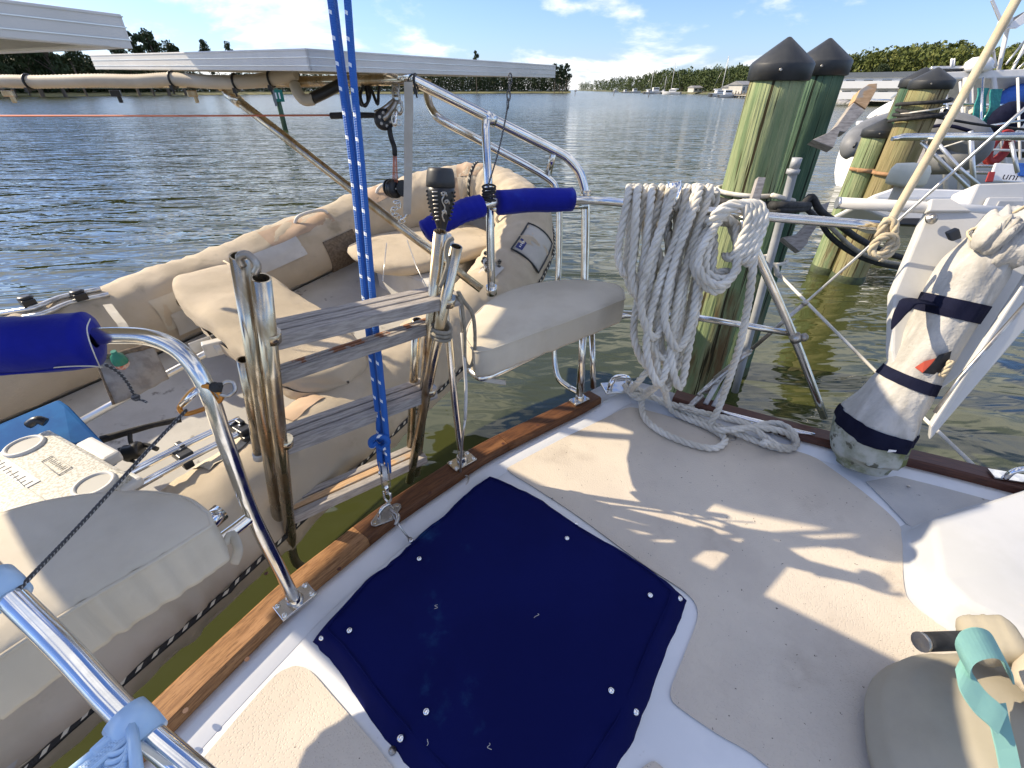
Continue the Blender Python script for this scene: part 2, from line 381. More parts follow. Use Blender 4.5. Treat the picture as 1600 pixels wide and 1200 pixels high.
K['rope_brown'] = mat('rope_brown', (.42, .24, .12), (.30, .17, .08), scale=20, rough=.9, bump=.6, bscale=200)
K['blue_line'] = flecked('blue_line', (.008, .105, .42), (.75, .80, .85), 16, 2, .16, .42, .3)
K['black_fleck'] = flecked('black_fleck', (.012, .012, .012), (.62, .58, .46), 24, 3, .35, .5, .6)
K['grey_fleck'] = flecked('grey_fleck', (.05, .05, .055), (.38, .38, .37), 130, 3, .35, .5, .6)
K['orange_line'] = mat('orange_line', (.58, .17, .09), rough=.7)
K['piling'] = mat('piling', (.345, .37, .20), (.165, .235, .115), scale=7.0, stretch=(1.4, 1.4, .16), lo=.34, hi=.66, detail=10, rough=.9, spec=.12, c3=(.15, .095, .045), s3=2.8, st3=(1.6, 1.6, .3), lo3=.52, hi3=.66, bump=1.0, bscale=46, bstretch=(1, 1, .035), bdist=.02, c4=(.045, .038, .02), s4=34, st4=(1, 1, .03), lo4=.57, hi4=.64)
K['piling_green'] = mat('piling_green', (.12, .185, .115), (.055, .105, .068), scale=7.0, stretch=(1.4, 1.4, .16), lo=.34, hi=.66, detail=10, rough=.9, spec=.12, c3=(.18, .17, .10), s3=2.8, st3=(1.6, 1.6, .3), lo3=.54, hi3=.68, bump=1.0, bscale=46, bstretch=(1, 1, .035), bdist=.02, c4=(.02, .028, .02), s4=34, st4=(1, 1, .03), lo4=.57, hi4=.64)
K['piling_brown'] = mat('piling_brown', (.33, .27, .145), (.215, .185, .085), scale=7.0, stretch=(1.4, 1.4, .16), lo=.34, hi=.66, detail=10, rough=.9, spec=.12, c3=(.27, .265, .13), s3=1.8, st3=(1.4, 1.4, .3), lo3=.46, hi3=.62, bump=1.0, bscale=46, bstretch=(1, 1, .035), bdist=.02, c4=(.09, .06, .03), s4=34, st4=(1, 1, .03), lo4=.57, hi4=.64)
K['algae'] = mat('algae', (.035, .045, .02), (.06, .08, .03), scale=14, rough=.6, bump=1, bscale=40)
K['pvc_pipe'] = mat('pvc_pipe', (.38, .39, .40), (.30, .31, .31), scale=6, rough=.5)
K['dirty_sock'] = mat('dirty_sock', (.52, .50, .455), (.40, .385, .345), scale=7, stretch=(2, 2, .6), rough=.9, bump=.9, bscale=12, bdist=.014, c3=(.30, .28, .245), s3=7, st3=(2, 2, .4), lo3=.48, hi3=.78, c4=(.20, .18, .15), s4=26, st4=(1, 1, 1), lo4=.68, hi4=.78)
K['mouldy_sock'] = mat('mouldy_sock', (.44, .45, .40), (.27, .29, .22), scale=9, rough=.9, bump=.5, bscale=14, bdist=.01, c3=(.115, .13, .035), s3=5, lo3=.47, hi3=.62, c4=(.10, .10, .07), s4=22, st4=(1, 1, 1), lo4=.58, hi4=.68)
K['red_cloth'] = mat('red_cloth', (.55, .09, .05), rough=.8)
K['plate'] = mat('plate', (.56, .555, .53), (.49, .485, .46), scale=2.2, rough=.45, c3=(.34, .32, .28), s3=12, lo3=.68, hi3=.82)
K['mint'] = mat('mint', (.25, .50, .44), (.22, .45, .42), scale=10, rough=.75, bump=.5, bscale=300, btype='weave')
K['cooler'] = mat('cooler', (.56, .54, .48), (.36, .34, .27), scale=120, lo=.47, hi=.56, detail=2, rough=.5)
K['cooler_white'] = mat('cooler_white', (.60, .59, .55), rough=.5)
K['cup_grey'] = mat('cup_grey', (.40, .395, .36), rough=.6)
K['blue_foam'] = mat('blue_foam', (.008, .085, .27), (.012, .12, .33), scale=9, rough=.85, spec=.2, c3=(.10, .22, .36), s3=20, st3=(1, 3, 1), lo3=.66, hi3=.8)
K['mesh_cloth'] = mat('mesh_cloth', (.34, .32, .29), (.24, .22, .20), scale=18, rough=.9, bump=.8, bscale=80)
K['brown_mesh'] = mat('brown_mesh', (.13, .10, .07), (.22, .17, .12), scale=60, rough=.9, bump=.8, bscale=140)
K['clear'] = mat('clear_blue_plastic', (.42, .60, .80), (.36, .53, .74), scale=5, rough=.25, spec=.5)
K['orange'] = mat('orange_anodised', (.62, .27, .05), (.52, .21, .04), scale=30, rough=.3, metal=.6)
K['green_bottle'] = mat('green_plastic', (.02, .20, .13), rough=.35)
K['conduit'] = mat('conduit', (.62, .555, .44), (.54, .47, .36), scale=4, rough=.7, bump=1.0, bscale=1)
K['webbing'] = mat('webbing', (.60, .565, .49), (.52, .48, .40), scale=9, rough=.8, bump=.5, bscale=300, btype='weave')
K['glass_dark'] = mat('dark_glass', (.03, .04, .05), rough=.08)
K['hypalon'] = mat('hypalon_grey', (.19, .195, .20), (.15, .155, .16), scale=4, rough=.55)
K['blue_cover'] = mat('blue_cover', (.025, .12, .45), (.02, .09, .36), scale=6, rough=.75, bump=.6, bscale=8, bdist=.02)
K['teal'] = mat('teal_cloth', (.03, .25, .22), (.02, .18, .17), scale=14, rough=.85, bump=.7, bscale=18, bdist=.02)
K['wire'] = mat('wire', (.62, .60, .56), (.50, .48, .44), scale=40, rough=.3, metal=.9)
K['hull_white'] = mat('hull_white', (.76, .76, .75), (.70, .70, .69), scale=1, rough=.3)
# ================================================================== SETTING
def struct(o): o['kind'] = 'structure'; return o
def water_mat():
    m = bpy.data.materials.new('river_water'); m.use_nodes = True; nt = m.node_tree; N, L = nt.nodes, nt.links; p = N['Principled BSDF']
    p.inputs['Base Color'].default_value = (.046, .052, .015, 1); p.inputs['Roughness'].default_value = .035; p.inputs['IOR'].default_value = 1.62
    t = N.new('ShaderNodeTexCoord')
    def nz(scale, rot, st, det, dist=.3):
        mp = N.new('ShaderNodeMapping'); mp.inputs['Rotation'].default_value = (0, 0, rot); mp.inputs['Scale'].default_value = st; L.new(t.outputs['Object'], mp.inputs[0])
        q = N.new('ShaderNodeTexNoise'); q.inputs['Scale'].default_value = scale; q.inputs['Detail'].default_value = det; q.inputs['Roughness'].default_value = .5; q.inputs['Distortion'].default_value = dist
        L.new(mp.outputs[0], q.inputs['Vector']); return q.outputs[0]
    def mt(op, a, b):
        q = N.new('ShaderNodeMath'); q.operation = op
        for i, v in enumerate((a, b)):
            if isinstance(v, (int, float)): q.inputs[i].default_value = v
            else: L.new(v, q.inputs[i])
        return q.outputs[0]
    a = nz(.95, R(-20), (.42, 1.3, 1), 2.5, 1.1)      # wind ripples, crests running left to right
    b = nz(3.2, R(14), (.55, 1.2, 1), 2.0, .6)
    c = nz(.28, R(-30), (.6, 1.2, 1), 2, .4)
    h = mt('ADD', mt('ADD', mt('MULTIPLY', a, .16), mt('MULTIPLY', b, .050)), mt('MULTIPLY', c, .22))
    # sheltered water lies calm in the lee of the boats and the dock, ruffled out on the river
    geo = N.new('ShaderNodeNewGeometry'); ln = N.new('ShaderNodeVectorMath'); ln.operation = 'LENGTH'; L.new(geo.outputs['Position'], ln.inputs[0])
    mr = N.new('ShaderNodeMapRange'); mr.inputs['From Min'].default_value = 4.0; mr.inputs['From Max'].default_value = 12; mr.inputs['To Min'].default_value = .20; mr.inputs['To Max'].default_value = 1; L.new(ln.outputs['Value'], mr.inputs[0])
    h = mt('MULTIPLY', h, mr.outputs[0])
    rg = N.new('ShaderNodeMapRange'); rg.inputs['From Min'].default_value = 8; rg.inputs['From Max'].default_value = 90; rg.inputs['To Min'].default_value = .03; rg.inputs['To Max'].default_value = .17; L.new(ln.outputs['Value'], rg.inputs[0]); L.new(rg.outputs[0], p.inputs['Roughness'])
    bp = N.new('ShaderNodeBump'); bp.inputs['Strength'].default_value = 1; bp.inputs['Distance'].default_value = 1.0; L.new(h, bp.inputs['Height']); L.new(bp.outputs[0], p.inputs['Normal'])
    return m
WM = water_mat()
mb = MB(); S = 5000
mb.v += [Vector((-S, -S, WATER)), Vector((S, -S, WATER)), Vector((S, S, WATER)), Vector((-S, S, WATER))]; mb.face((0, 1, 2, 3))
struct(obj('water', mb, WM))

# ---- foliage
def leaf_mat(name, a, b, c):
    m = mat(name, a, b, scale=.9, lo=.35, hi=.65, rough=.7, spec=.25, c3=c, s3=.35, lo3=.5, hi3=.66)
    return m
K['pine'] = leaf_mat('pine_needles', (.070, .098, .026), (.042, .064, .019), (.105, .125, .032))
K['oak'] = leaf_mat('oak_leaves', (.115, .135, .030), (.066, .086, .020), (.16, .165, .042))
K['dark_backlit_leaf'] = leaf_mat('dark_backlit_leaves', (.045, .065, .024), (.026, .040, .016), (.058, .078, .026))  # leaf colour darkened; backlight shade of the left-bank trees is put into it
K['bark'] = mat('bark', (.15, .12, .09), (.09, .07, .055), scale=4, stretch=(1, 1, .2), rough=.9, bump=.6, bscale=20)
K['grass'] = mat('marsh_grass', (.21, .19, .075), (.13, .13, .05), scale=.5, stretch=(1, 1, 3), rough=.9, bump=1, bscale=3, bdist=.1)
K['bank'] = mat('bank', (.16, .14, .085), (.085, .095, .04), scale=.25, rough=.95, bump=1, bscale=2, bdist=.1, c3=(.06, .08, .03), s3=.1, lo3=.48, hi3=.6)
def leaves(mb, centre, rad, n, size, rng, sc=(1, 1, 1)):
    for _ in range(n):
        while True:
            q = Vector((rng.uniform(-1, 1), rng.uniform(-1, 1), rng.uniform(-1, 1)))
            if .25 < q.length < 1: break
        c = centre + Vector((q.x*rad*sc[0], q.y*rad*sc[1], q.z*rad*sc[2]))
        a = Vector((rng.gauss(0, 1), rng.gauss(0, 1), rng.gauss(0, .7))).normalized(); b = a.orthogonal().normalized()
        b = (Matrix.Rotation(rng.uniform(0, 6.3), 3, a) @ b); d = a.cross(b); s = size * rng.uniform(.6, 1.3); w = len(mb.v)
        mb.v += [c - b*s, c + d*s*.55, c + b*s, c - d*s*.55]; mb.face((w, w+1, w+2, w+3))
def make_tree(kind, seed):        # unit tree, height 1
    g = random.Random(seed); tr = MB(); cr = MB()
    lean = Vector((g.uniform(-.05, .05), g.uniform(-.05, .05), 1))
    if kind == 'pine':
        top = lean * .93
        tr.tube([Vector((0, 0, -.05)), lean * .5, top], .02, 7, radii=[.022, .015, .005])
        for i in range(15):
            h = .40 + .56 * (i / 14) + g.uniform(-.02, .02); a = g.uniform(0, 6.28); out = (.19 * (1 - ((h - .55) / .55) ** 2 * .75)) * g.uniform(.45, 1.15)
            e = lean * h + Vector((math.cos(a) * out, math.sin(a) * out, .02))
            tr.tube([lean * (h - .03), e], .004, 5, radii=[.006, .002])
            leaves(cr, e, .08 * g.uniform(.8, 1.35), 90, .026, g, (1.15, 1.15, .62))
            leaves(cr, lean * h + (e - lean * h) * .5, .06, 45, .024, g, (1, 1, .6))
    else:
        tr.tube([Vector((0, 0, -.05)), lean * .3, lean * .55], .03, 7, radii=[.036, .026, .012])
        for i in range(20):
            t = i / 19; h = .22 + .70 * t; a = g.uniform(0, 6.28); out = .30 * math.sin(math.pi * min(1, .25 + .72 * t)) * g.uniform(.35, 1.1)
            e = lean * h + Vector((math.cos(a) * out, math.sin(a) * out, 0))
            tr.tube([lean * max(.2, h - .2), e], .006, 5, radii=[.012, .003])
            leaves(cr, e, .125 * g.uniform(.75, 1.25), 120, .029, g, (1.05, 1.05, .75))
    return tr, cr
TREES = {}
def tree_proto(kind, seed, leafm):
    k = (kind, seed, leafm)
    if k not in TREES:
        tr, cr = make_tree(kind, seed)
        meshes = []
        for nm, b_, m_ in (('trunk', tr, K['bark']), ('crown', cr, K[leafm])):
            me = bpy.data.meshes.new(nm); me.from_pydata([tuple(v) for v in b_.v], [], b_.f); me.materials.append(m_); me.update(); meshes.append(me)
        TREES[k] = meshes
    return TREES[k]
def tree_at(name, kind, seed, leafm, u, vtop, dist, zbase, label, group, wide=1.0):
    r = ray(u, 140); hx = Vector((r.x, r.y, 0)).normalized(); P = hx * dist
    rt = ray(u, vtop); k = dist / math.hypot(rt.x, rt.y); ztop = CAM_H + rt.z * k; h = max(2.5, ztop - zbase)
    t = thing(name, label, 'tree', (P.x, P.y, zbase), group)
    tr, cr = tree_proto(kind, seed, leafm)
    for nm, me in (('trunk', tr), ('crown', cr)):
        o = bpy.data.objects.new(nm, me); COL.objects.link(o); o.parent = t
    t.scale = (h * wide, h * wide, h); t.rotation_euler = (0, 0, random.uniform(0, 6.28))
    return t
def horiz(u, dist, z=0):
    r = ray(u, 140); h = Vector((r.x, r.y, 0)).normalized() * dist; return Vector((h.x, h.y, z))
# ---- banks: long low sheets of ground rising from the water
def bank(name, pts, depth, h, m=None):
    mb = MB(); n = len(pts)
    def fn(i, j):
        k = min(n - 1, int(round(i * (n - 1)))); p = pts[k]; out = Vector((p.x, p.y, 0)).normalized()
        prof = [(-.6, -.5), (0, .04), (.02, .22), (.10, .4), (.4, .8), (1, 1)]
        q = prof[int(round(j * 5))]; wob = noise.noise(Vector((k * .7, j * 5, 1.3)))
        return p + out * (q[0] * depth + (wob * 2.0 if q[0] >= 0 else 0)) + Vector((0, 0, q[1] * h + wob * .15 * h))
    mb.grid(fn, n - 1, 5, True)
    return struct(obj(name, mb, m or K['bank']))
def interp(tab, u):
    for (a, b) in zip(tab, tab[1:]):
        if a[0] <= u <= b[0]: t = (u - a[0]) / (b[0] - a[0]); return [x + (y - x) * t for x, y in zip(a[1:], b[1:])]
    return list(tab[0][1:]) if u < tab[0][0] else list(tab[-1][1:])
left_tab = [(-500, 250), (0, 270), (200, 300), (400, 330), (600, 370), (760, 390), (895, 410)]
bank('shore_left', [horiz(u, interp(left_tab, u)[0] - 4, WATER) for u in range(-500, 897, 12)], 40, 1.5, K['grass'])
right_tab = [(902, 1500), (930, 900), (980, 560), (1050, 400), (1120, 320), (1180, 230), (1240, 170), (1300, 125), (1400, 105), (1500, 95), (1700, 90), (2400, 85)]
bank('shore_right', [horiz(u, interp(right_tab, u)[0] - 3, WATER) for u in range(902, 2400, 9)], 45, 1.6)
# ---- a far wood that reads as one mass
def wood(name, us, tops, dist, rows, label, kindmix, step):
    g = random.Random(5); mb = MB(); mt_ = MB(); u = us[0]
    while u < us[1]:
        d0 = interp(dist, u)[0]; vt = interp(tops, u)[0]
        for rw in range(rows):
            d = d0 + 6 + rw * 9 + g.uniform(0, 6); uu = u + g.uniform(-step, step) * .6; P = horiz(uu, d, WATER + .8)
            rt = ray(uu, vt + g.uniform(-3, 5) + (rows - 1 - rw) * 1.5); k = d / math.hypot(rt.x, rt.y); h = max(4, CAM_H + rt.z * k - P.z)
            w_ = h * g.uniform(.20, .32)
            for i in range(8):
                c = P + Vector((g.uniform(-.7, .7) * w_, g.uniform(-.7, .7) * w_, h * (.08 + .86 * i / 7.5)))
                leaves(mb, c, w_ * (1.15 - .5 * i / 7), 24, h * .046, g, (1, 1, .8))
            if rw == 0:
                mt_.cur = 0; mt_.tube([P + Vector((0, 0, -.5)), P + Vector((0, 0, h * .5))], h * .012, 5)
        u += step * (d0 and 1)
    mb.cur = 0; nv = len(mb.v); 
    for v in mt_.v: mb.v.append(v)
    mb.cur = 1
    for f in mt_.f: mb.face([i + nv for i in f])
    o = obj(name, mb, [K[kindmix], K['bark']]); o['kind'] = 'stuff'; o['label'] = label; o['category'] = 'wood'; return o
wood('far_wood', (-420, 884), [(-420, 70), (0, 76), (120, 84), (200, 92), (330, 116), (420, 112), (520, 114), (640, 106), (700, 110), (760, 106), (830, 108), (884, 112)], [(u, d + 6) for u, d in left_tab], 3, 'dark line of trees along the left bank behind the solar panel', 'dark_backlit_leaf', 4.8)
wood('far_wood', (906, 1178), [(906, 131), (930, 126), (960, 121), (990, 119), (1020, 111), (1060, 107), (1100, 106), (1140, 102), (1178, 100)], [(u, d + 8) for u, d in right_tab], 3, 'low green line of trees along the far bank right of the open river', 'pine', 3.4)
wood('near_wood', (1296, 1760), [(1296, 96), (1330, 82), (1400, 68), (1500, 72), (1600, 76), (1760, 76)], [(u, d + 24) for u, d in right_tab], 3, 'dense trees filling the bank behind the marina', 'oak', 8)
# ---- trees one can tell apart
g = random.Random(3)
LT_LAB = ['second tall dark tree from the left border above the corner panel', 'third tall dark tree from the left border above the corner panel', 'fourth tall dark tree from the left border above the corner panel', 'last tall dark tree of the row above the corner panel', 'leftmost tall dark tree at the left border above the corner panel', 'dark tree just right of the corner panel end', 'second dark tree right of the corner panel end', 'rounded dark tree between the corner panel and the lone pines', 'rightmost low dark tree before the two lone pines', 'dark tree beyond the left border of the picture, nearer one', 'dark tree beyond the left border of the picture, farther one']
for i, (u, v, d, w) in enumerate([(20, 5, 255, .75), (62, 6, 262, .75), (98, 16, 258, .7), (132, 22, 270, .65), (4, 14, 250, .8), (215, 38, 285, .7), (238, 52, 290, .9), (262, 47, 292, .9), (288, 66, 298, .9), (-60, 2, 250, .8), (-130, 6, 250, .8)]):
    tree_at('tall_oak' if i % 3 else 'tall_pine', 'oak' if i % 3 else 'pine', 20 + i % 5, 'dark_backlit_leaf', u, v, d, WATER + .6, LT_LAB[i], 'tall dark trees on the left bank', w)
for i, (u, v, lab) in enumerate([(338, 64, 'thin lone pine with a small tuft, left of two above the white panel edge'), (377, 68, 'thin lone pine with a small tuft, right of two above the white panel edge'), (745, 82, 'thin treetop peeping over the right end of the solar panel')]):
    tree_at('lone_pine', 'pine', 31 + i, 'dark_backlit_leaf', u, v, 335, WATER + .6, lab, 'lone pines on the left bank', .55)
for i, (u, v, d, lab) in enumerate([(866, 101, 400, 'leftmost pine of the clump at the river point'), (874, 103, 404, 'full dark pine in the middle of the river point clump'), (884, 100, 408, 'tallest outermost pine at the tip of the river point'), (879, 112, 402, 'short pine in front of the river point clump')]):
    tree_at('point_pine', 'pine', 40 + i, 'dark_backlit_leaf', u, v, d, WATER + .5, lab, 'pines at the river point', .85)
for i, (u, v, lab) in enumerate([(1150, 106, 'rounded tree behind the pale house beside the near piling'), (1135, 108, 'tall tree just left of the pale house roof'), (1112, 113, 'tree on the far bank between a mast and the pale house'), (1172, 108, 'tree on the far bank touching the near piling edge')]):
    tree_at('bank_tree', 'oak', 50 + i, 'pine', u, v, interp(right_tab, u)[0] + 18, WATER + .8, lab, 'trees round the pale house', .8)
for i, (u, v, d, w, lab) in enumerate([(1318, 84, 150, .8, 'sunlit tree just right of the rear green piling'), (1352, 80, 146, .9, 'broad sunlit tree above the notched wooden bracket'), (1392, 76, 148, .9, 'sunlit tree left of the paired black piling caps'),
        (1432, 66, 150, .9, 'tallest sunlit tree above the paired black piling caps'), (1472, 68, 152, .9, 'sunlit tree just right of the paired black piling caps'), (1512, 74, 150, .8, 'sunlit tree left of the cream backstay'),
        (1548, 72, 150, .8, 'sunlit tree behind the cream backstay'), (1590, 76, 150, .8, 'sunlit tree at the right border behind the masts'), (1366, 100, 132, 1.1, 'dark rounded oak in front of the white waterside building'), (1335, 112, 130, .9, 'low oak on the rocks beside the white waterside building')]):
    tree_at('marina_tree', 'oak' if i not in (4, 6) else 'pine', 60 + i, 'oak' if i != 8 else 'dark_backlit_leaf', u, v, d, WATER + .9, lab, 'trees behind the marina', w)
# ---- houses on the bank
def house(name, u, dist, w, d_, h, rot, label, storeys=1, roofm=None, wallm=None, flat=False, nwin=3):
    P = horiz(u, dist, WATER + .9); M_ = Matrix.Rotation(rot, 3, 'Z'); t = thing(name, label, 'house', P)
    W_ = lambda x, y, z: P + M_ @ Vector((x, y, z))
    mb = MB(); mb.box(W_(0, 0, h / 2), (w, d_, h), M_); obj('wall', mb, wallm or K['wall_pale'], t)
    mb = MB(); rh = h * .42
    if flat: mb.box(W_(0, 0, h + .35), (w + .8, d_ + .8, .7), M_)
    else:
        b = [W_(-w/2-.4, -d_/2-.5, h-.05), W_(w/2+.4, -d_/2-.5, h-.05), W_(w/2+.4, d_/2+.5, h-.05), W_(-w/2-.4, d_/2+.5, h-.05), W_(-w/2-.4, 0, h+rh), W_(w/2+.4, 0, h+rh)]
        mb.v += b; mb.face((0, 1, 5, 4)); mb.face((2, 3, 4, 5)); mb.face((0, 4, 3)); mb.face((1, 2, 5)); mb.face((3, 2, 1, 0))
    obj('roof', mb, roofm or K['roof_grey'], t)
    for s_ in range(storeys):
        z = (s_ + .55) * h / storeys
        for i in range(nwin):
            x = -w/2 + (i + .5) * w / nwin
            mb = MB(); mb.box(W_(x, -d_/2 - .03, z), (w / nwin * .6, .12, h / storeys * .5), M_); f = obj('window', mb, K['trim_white'], t)
            mb = MB(); mb.box(W_(x, -d_/2 - .10, z), (w / nwin * .5, .05, h / storeys * .42), M_); obj('pane', mb, K['glass_dark'], f)
        if flat:
            mb = MB(); mb.box(W_(0, -d_/2 - .8, s_ * h / storeys + .12), (w, 1.5, .2), M_); bl = obj('balcony', mb, K['trim_white'], t)
            mb = MB(); mb.box(W_(0, -d_/2 - 1.52, s_ * h / storeys + .62), (w, .06, .8), M_); obj('railing', mb, K['trim_white'], bl)
    return t
K['wall_pale'] = mat('wall_pale', (.62, .59, .52), (.55, .52, .46), scale=.4, rough=.8)
K['roof_grey'] = mat('roof_grey', (.30, .30, .30), (.22, .22, .23), scale=.8, rough=.8)
K['roof_dark'] = mat('roof_dark', (.13, .15, .17), rough=.7)
K['trim_white'] = mat('trim_white', (.74, .74, .72), rough=.6)
house('waterside_house', 1157, 236, 8, 6, 3.0, R(35), 'pale gabled house on the bank left of the near piling')
house('waterside_house', 1086, 352, 7, 5, 2.4, R(25), 'small pale house low on the far bank between two masts', nwin=2)
house('waterside_house', 1141, 262, 6, 5, 2.2, R(35), 'low cream house beside the pale gabled house', nwin=2)
house('white_building', 1398, 108, 15, 6, 3.0, R(-40), 'long white two storey building with balconies behind the docked boats', storeys=2, roofm=K['roof_dark'], wallm=K['trim_white'], flat=True, nwin=6)
# rocks on the near bank
for i in range(9):
    u = 1306 + i * 6 + random.uniform(-2, 2); P = horiz(u, interp(right_tab, u)[0] - 3.5, WATER - .1); mb = MB(); s_ = random.uniform(.5, .9)
    mb.ball(P + Vector((0, 0, .2)), s_, 8, 5, (1.2, 1, .8))
    for v in mb.v: v += Vector((noise.noise(v * 1.3), noise.noise(v * 1.3 + Vector((9, 0, 0))), noise.noise(v * 1.3 + Vector((0, 9, 0))))) * .3
    tag(obj('rock', mb, K['roof_grey']), 'grey shore rock at the waterline right of the rear green piling', 'rock', 'rocks on the marina bank')
# ---- moored boats far off
def far_boat(u, dist, L, rot, label, mast=0, cabin=True, name='moored_boat', hullm=None):
    P = horiz(u, dist, WATER); M_ = Matrix.Rotation(rot, 3, 'Z'); t = thing(name, label, 'boat', P, 'boats along the far bank')
    W_ = lambda x, y, z: P + M_ @ Vector((x, y, z)); h = L * .12
    def hull(i, j):
        x = -L/2 + L * i; wd = L * .15 * (1 - max(0, (i - .45) / .55) ** 2.2) ; a = math.pi * j
        return W_(x + (.06 * L if i > .95 and abs(j-.5) > .4 else 0), -math.cos(a) * wd, h * (1 + .25 * i) - math.sin(a) * h * 1.6)
    mb = MB(); mb.grid(hull, 12, 8)
    mb.v += []
    obj('hull', mb, hullm or K['hull_white'], t)
    mb = MB(); mb.grid(lambda i, j: W_(-L/2 + L*i, (j*2-1) * L*.148 * (1 - max(0, (i-.45)/.55)**2.2), h*(1+.25*i) - .03), 12, 2); obj('deck', mb, K['white'], t)
    if cabin:
        mb = MB(); ch = h * (.8 if mast else 1.5); b0 = W_(-.05*L, 0, h*1.1 + ch/2); mb.box(b0, (L*.36, L*.17, ch), M_); c_ = obj('cabin', mb, K['white'], t, bevel=L*.012)
        mb = MB(); mb.box(W_(-.05*L, 0, h*1.1 + ch*.62), (L*.30, L*.175, ch*.3), M_); obj('window', mb, K['glass_dark'], c_)
    if mast:
        mb = MB(); mb.tube([W_(.05*L, 0, h), W_(.05*L, 0, mast)], L*.014, 6); obj('mast', mb, K['white_frame'], t)
        mb = MB(); mb.tube([W_(.03*L, 0, h*2.2), W_(-.36*L, 0, h*2.1)], L*.020, 6); obj('boom', mb, K['blue_cover'] if u % 2 else K['white'], t)
        mb = MB(); mb.tube([W_(.05*L, 0, mast*.98), W_(.49*L, 0, h*1.25)], .03, 4); mb.tube([W_(.05*L, 0, mast*.98), W_(-.49*L, 0, h)], .03, 4); obj('stay', mb, K['wire'], t)
for a in [(1016, 330, 9, .5, 'white sailboat with bare mast, left of the tallest far mast', 12), (1050, 300, 10, 2.6, 'white sailboat with the tallest bare mast on the far bank', 14.5), (1126, 215, 9, .4, 'white sailboat moored just left of the pale gabled house', 12.5),
          (900, 800, 10, 1.2, 'distant sailboat in the gap beyond the river point', 19), (1038, 345, 8, 1.0, 'small sailboat with a short mast between two taller ones', 9)]:
    far_boat(*a)
for a in [(978, 430, 7, .4, 'small white motor boat leftmost along the far bank'), (993, 420, 9, .2, 'white cabin cruiser left of the first far mast'), (1026, 350, 11, .1, 'long white motor yacht between the two far masts'), (962, 520, 7, .3, 'tiny white boat far up the bank'), (1140, 190, 7, .1, 'low grey boat by the dock under the pale house')]:
    far_boat(*a)
# far dock posts by the pale house
for i in range(10):
    u = 1142 + i * 4.4; P = horiz(u, 196 - i * 3, WATER - .5); mb = MB(); mb.tube([P, P + Vector((0, 0, 1.9 + random.uniform(0, .6)))], .16, 7)
    tag(obj('dock_post', mb, K['bark']), 'short dark dock post at the water below the pale gabled house', 'post', 'dock posts below the house')
mb = MB(); mb.beam(horiz(1140, 201, WATER + .75), horiz(1183, 170, WATER + .75), 2, .18); tag(obj('far_dock', mb, K['grey_wood']), 'narrow grey dock along the bank below the pale gabled house', 'dock')
# stakes out on the river
for u, v, d, lab in [(899, 149, 250, 'white topped stake standing in the river near the point'), (960, 150, 240, 'thin dark stake in the open river, left of the far masts'), (1015, 152, 200, 'thin dark stake below the first far mast')]:
    P = horiz(u, d, WATER - .5); mb = MB(); mb.tube([P, P + Vector((0, 0, 2.6))], .12, 6); tag(obj('river_stake', mb, K['bark']), lab, 'stake', 'stakes in the river')
# channel marker with a green square board
P = Z(446, 203, WATER); dirM = (P - CAM); dirM.z = 0; dirM.normalize(); side = Vector((dirM.y, -dirM.x, 0))
k = (P - CAM).dot(Vector((0, _c, -_s)))
t = thing('channel_marker', 'dark channel marker post with a green square board in the river', 'marker', P)
dd = Vector((P.x, P.y, 0)).length
mb = MB(); mb.tube([P + Vector((0, 0, -.6)), P + Vector((0, 0, 2.9))], .16, 9); obj('post', mb, K['piling_green'], t)
mb = MB(); mb.beam(P + Vector((0, 0, 1.35)) - side*.18 - dirM*.12, P + Vector((0, 0, 2.9)) - side*.18 - dirM*.12, .16, .2, dirM); obj('side_post', mb, K['hypalon'], t)
mb = MB(); bc = P + Vector((0, 0, 1.92)) - dirM*.2 + side*.05; Mx = Matrix((side, -dirM, Vector((0, 0, 1)))).transposed(); mb.box(bc, (.66, .03, .66), Mx); bo = obj('board', mb, mat('marker_green', (.0, .15, .11), rough=.5), t)
mb = MB()
for sx in (-.10, .10): mb.box(bc - dirM*.022 + side*sx + Vector((0, 0, 0)), (.08, .01, .34), Mx)
obj('numeral', mb, K['white'], bo)
# ================================================================== THE SAILBOAT WE STAND ON
boat = thing('sailboat', 'white sailboat deck with beige non-skid, teak toe rail and steel stern rails in the foreground', 'sailboat', (0.3, 0.6, 0))
# deck edge (inner foot of the toe rail), surveyed along the rail
edgeL = [(-120, 1560), (60, 1370), (235, 1195), (330, 1096), (425, 1000), (480, 945), (545, 890), (620, 828), (700, 772), (770, 725), (850, 683), (915, 650), (962, 622)]
edgeR = [(990, 617), (1060, 640), (1150, 667), (1280, 703), (1440, 741), (1600, 783), (1800, 838), (2100, 920)]
EL = [Z(u, v, 0) for u, v in edgeL]; ER = [Z(u, v, 0) for u, v in edgeR]
# deck moulding
mb = MB(); out = [p.copy() for p in EL + ER]
back = [Vector((3.2, -.6, 0)), Vector((-1.2, -.6, 0))]
mb.prism([Vector((p.x, p.y, -.03)) for p in (EL[1:] + ER + back)][::-1], .03); obj('deck', mb, K['gelcoat'], boat)
# hull side below the rail, all round the visible edge
allp = catmull(EL + ER, 5)
def outward(i, P):
    a = P[max(0, i-1)]; b = P[min(len(P)-1, i+1)]; t = (b - a); t.z = 0; t.normalize(); return Vector((-t.y, t.x, 0))
mb = MB(); n = len(allp)
OUTW = [outward(i, allp) for i in range(n)]
prof = [(.0, -.03), (.105, -.03), (.112, .012), (.118, -.02), (.115, -.10), (.03, -.5), (-.10, -1.1)]
mb.grid(lambda a, b: allp[int(round(a*(n-1)))] + OUTW[int(round(a*(n-1)))] * prof[int(round(b*6))][0] + Vector((0, 0, prof[int(round(b*6))][1])), n-1, 6); obj('hull', mb, K['gelcoat'], boat)
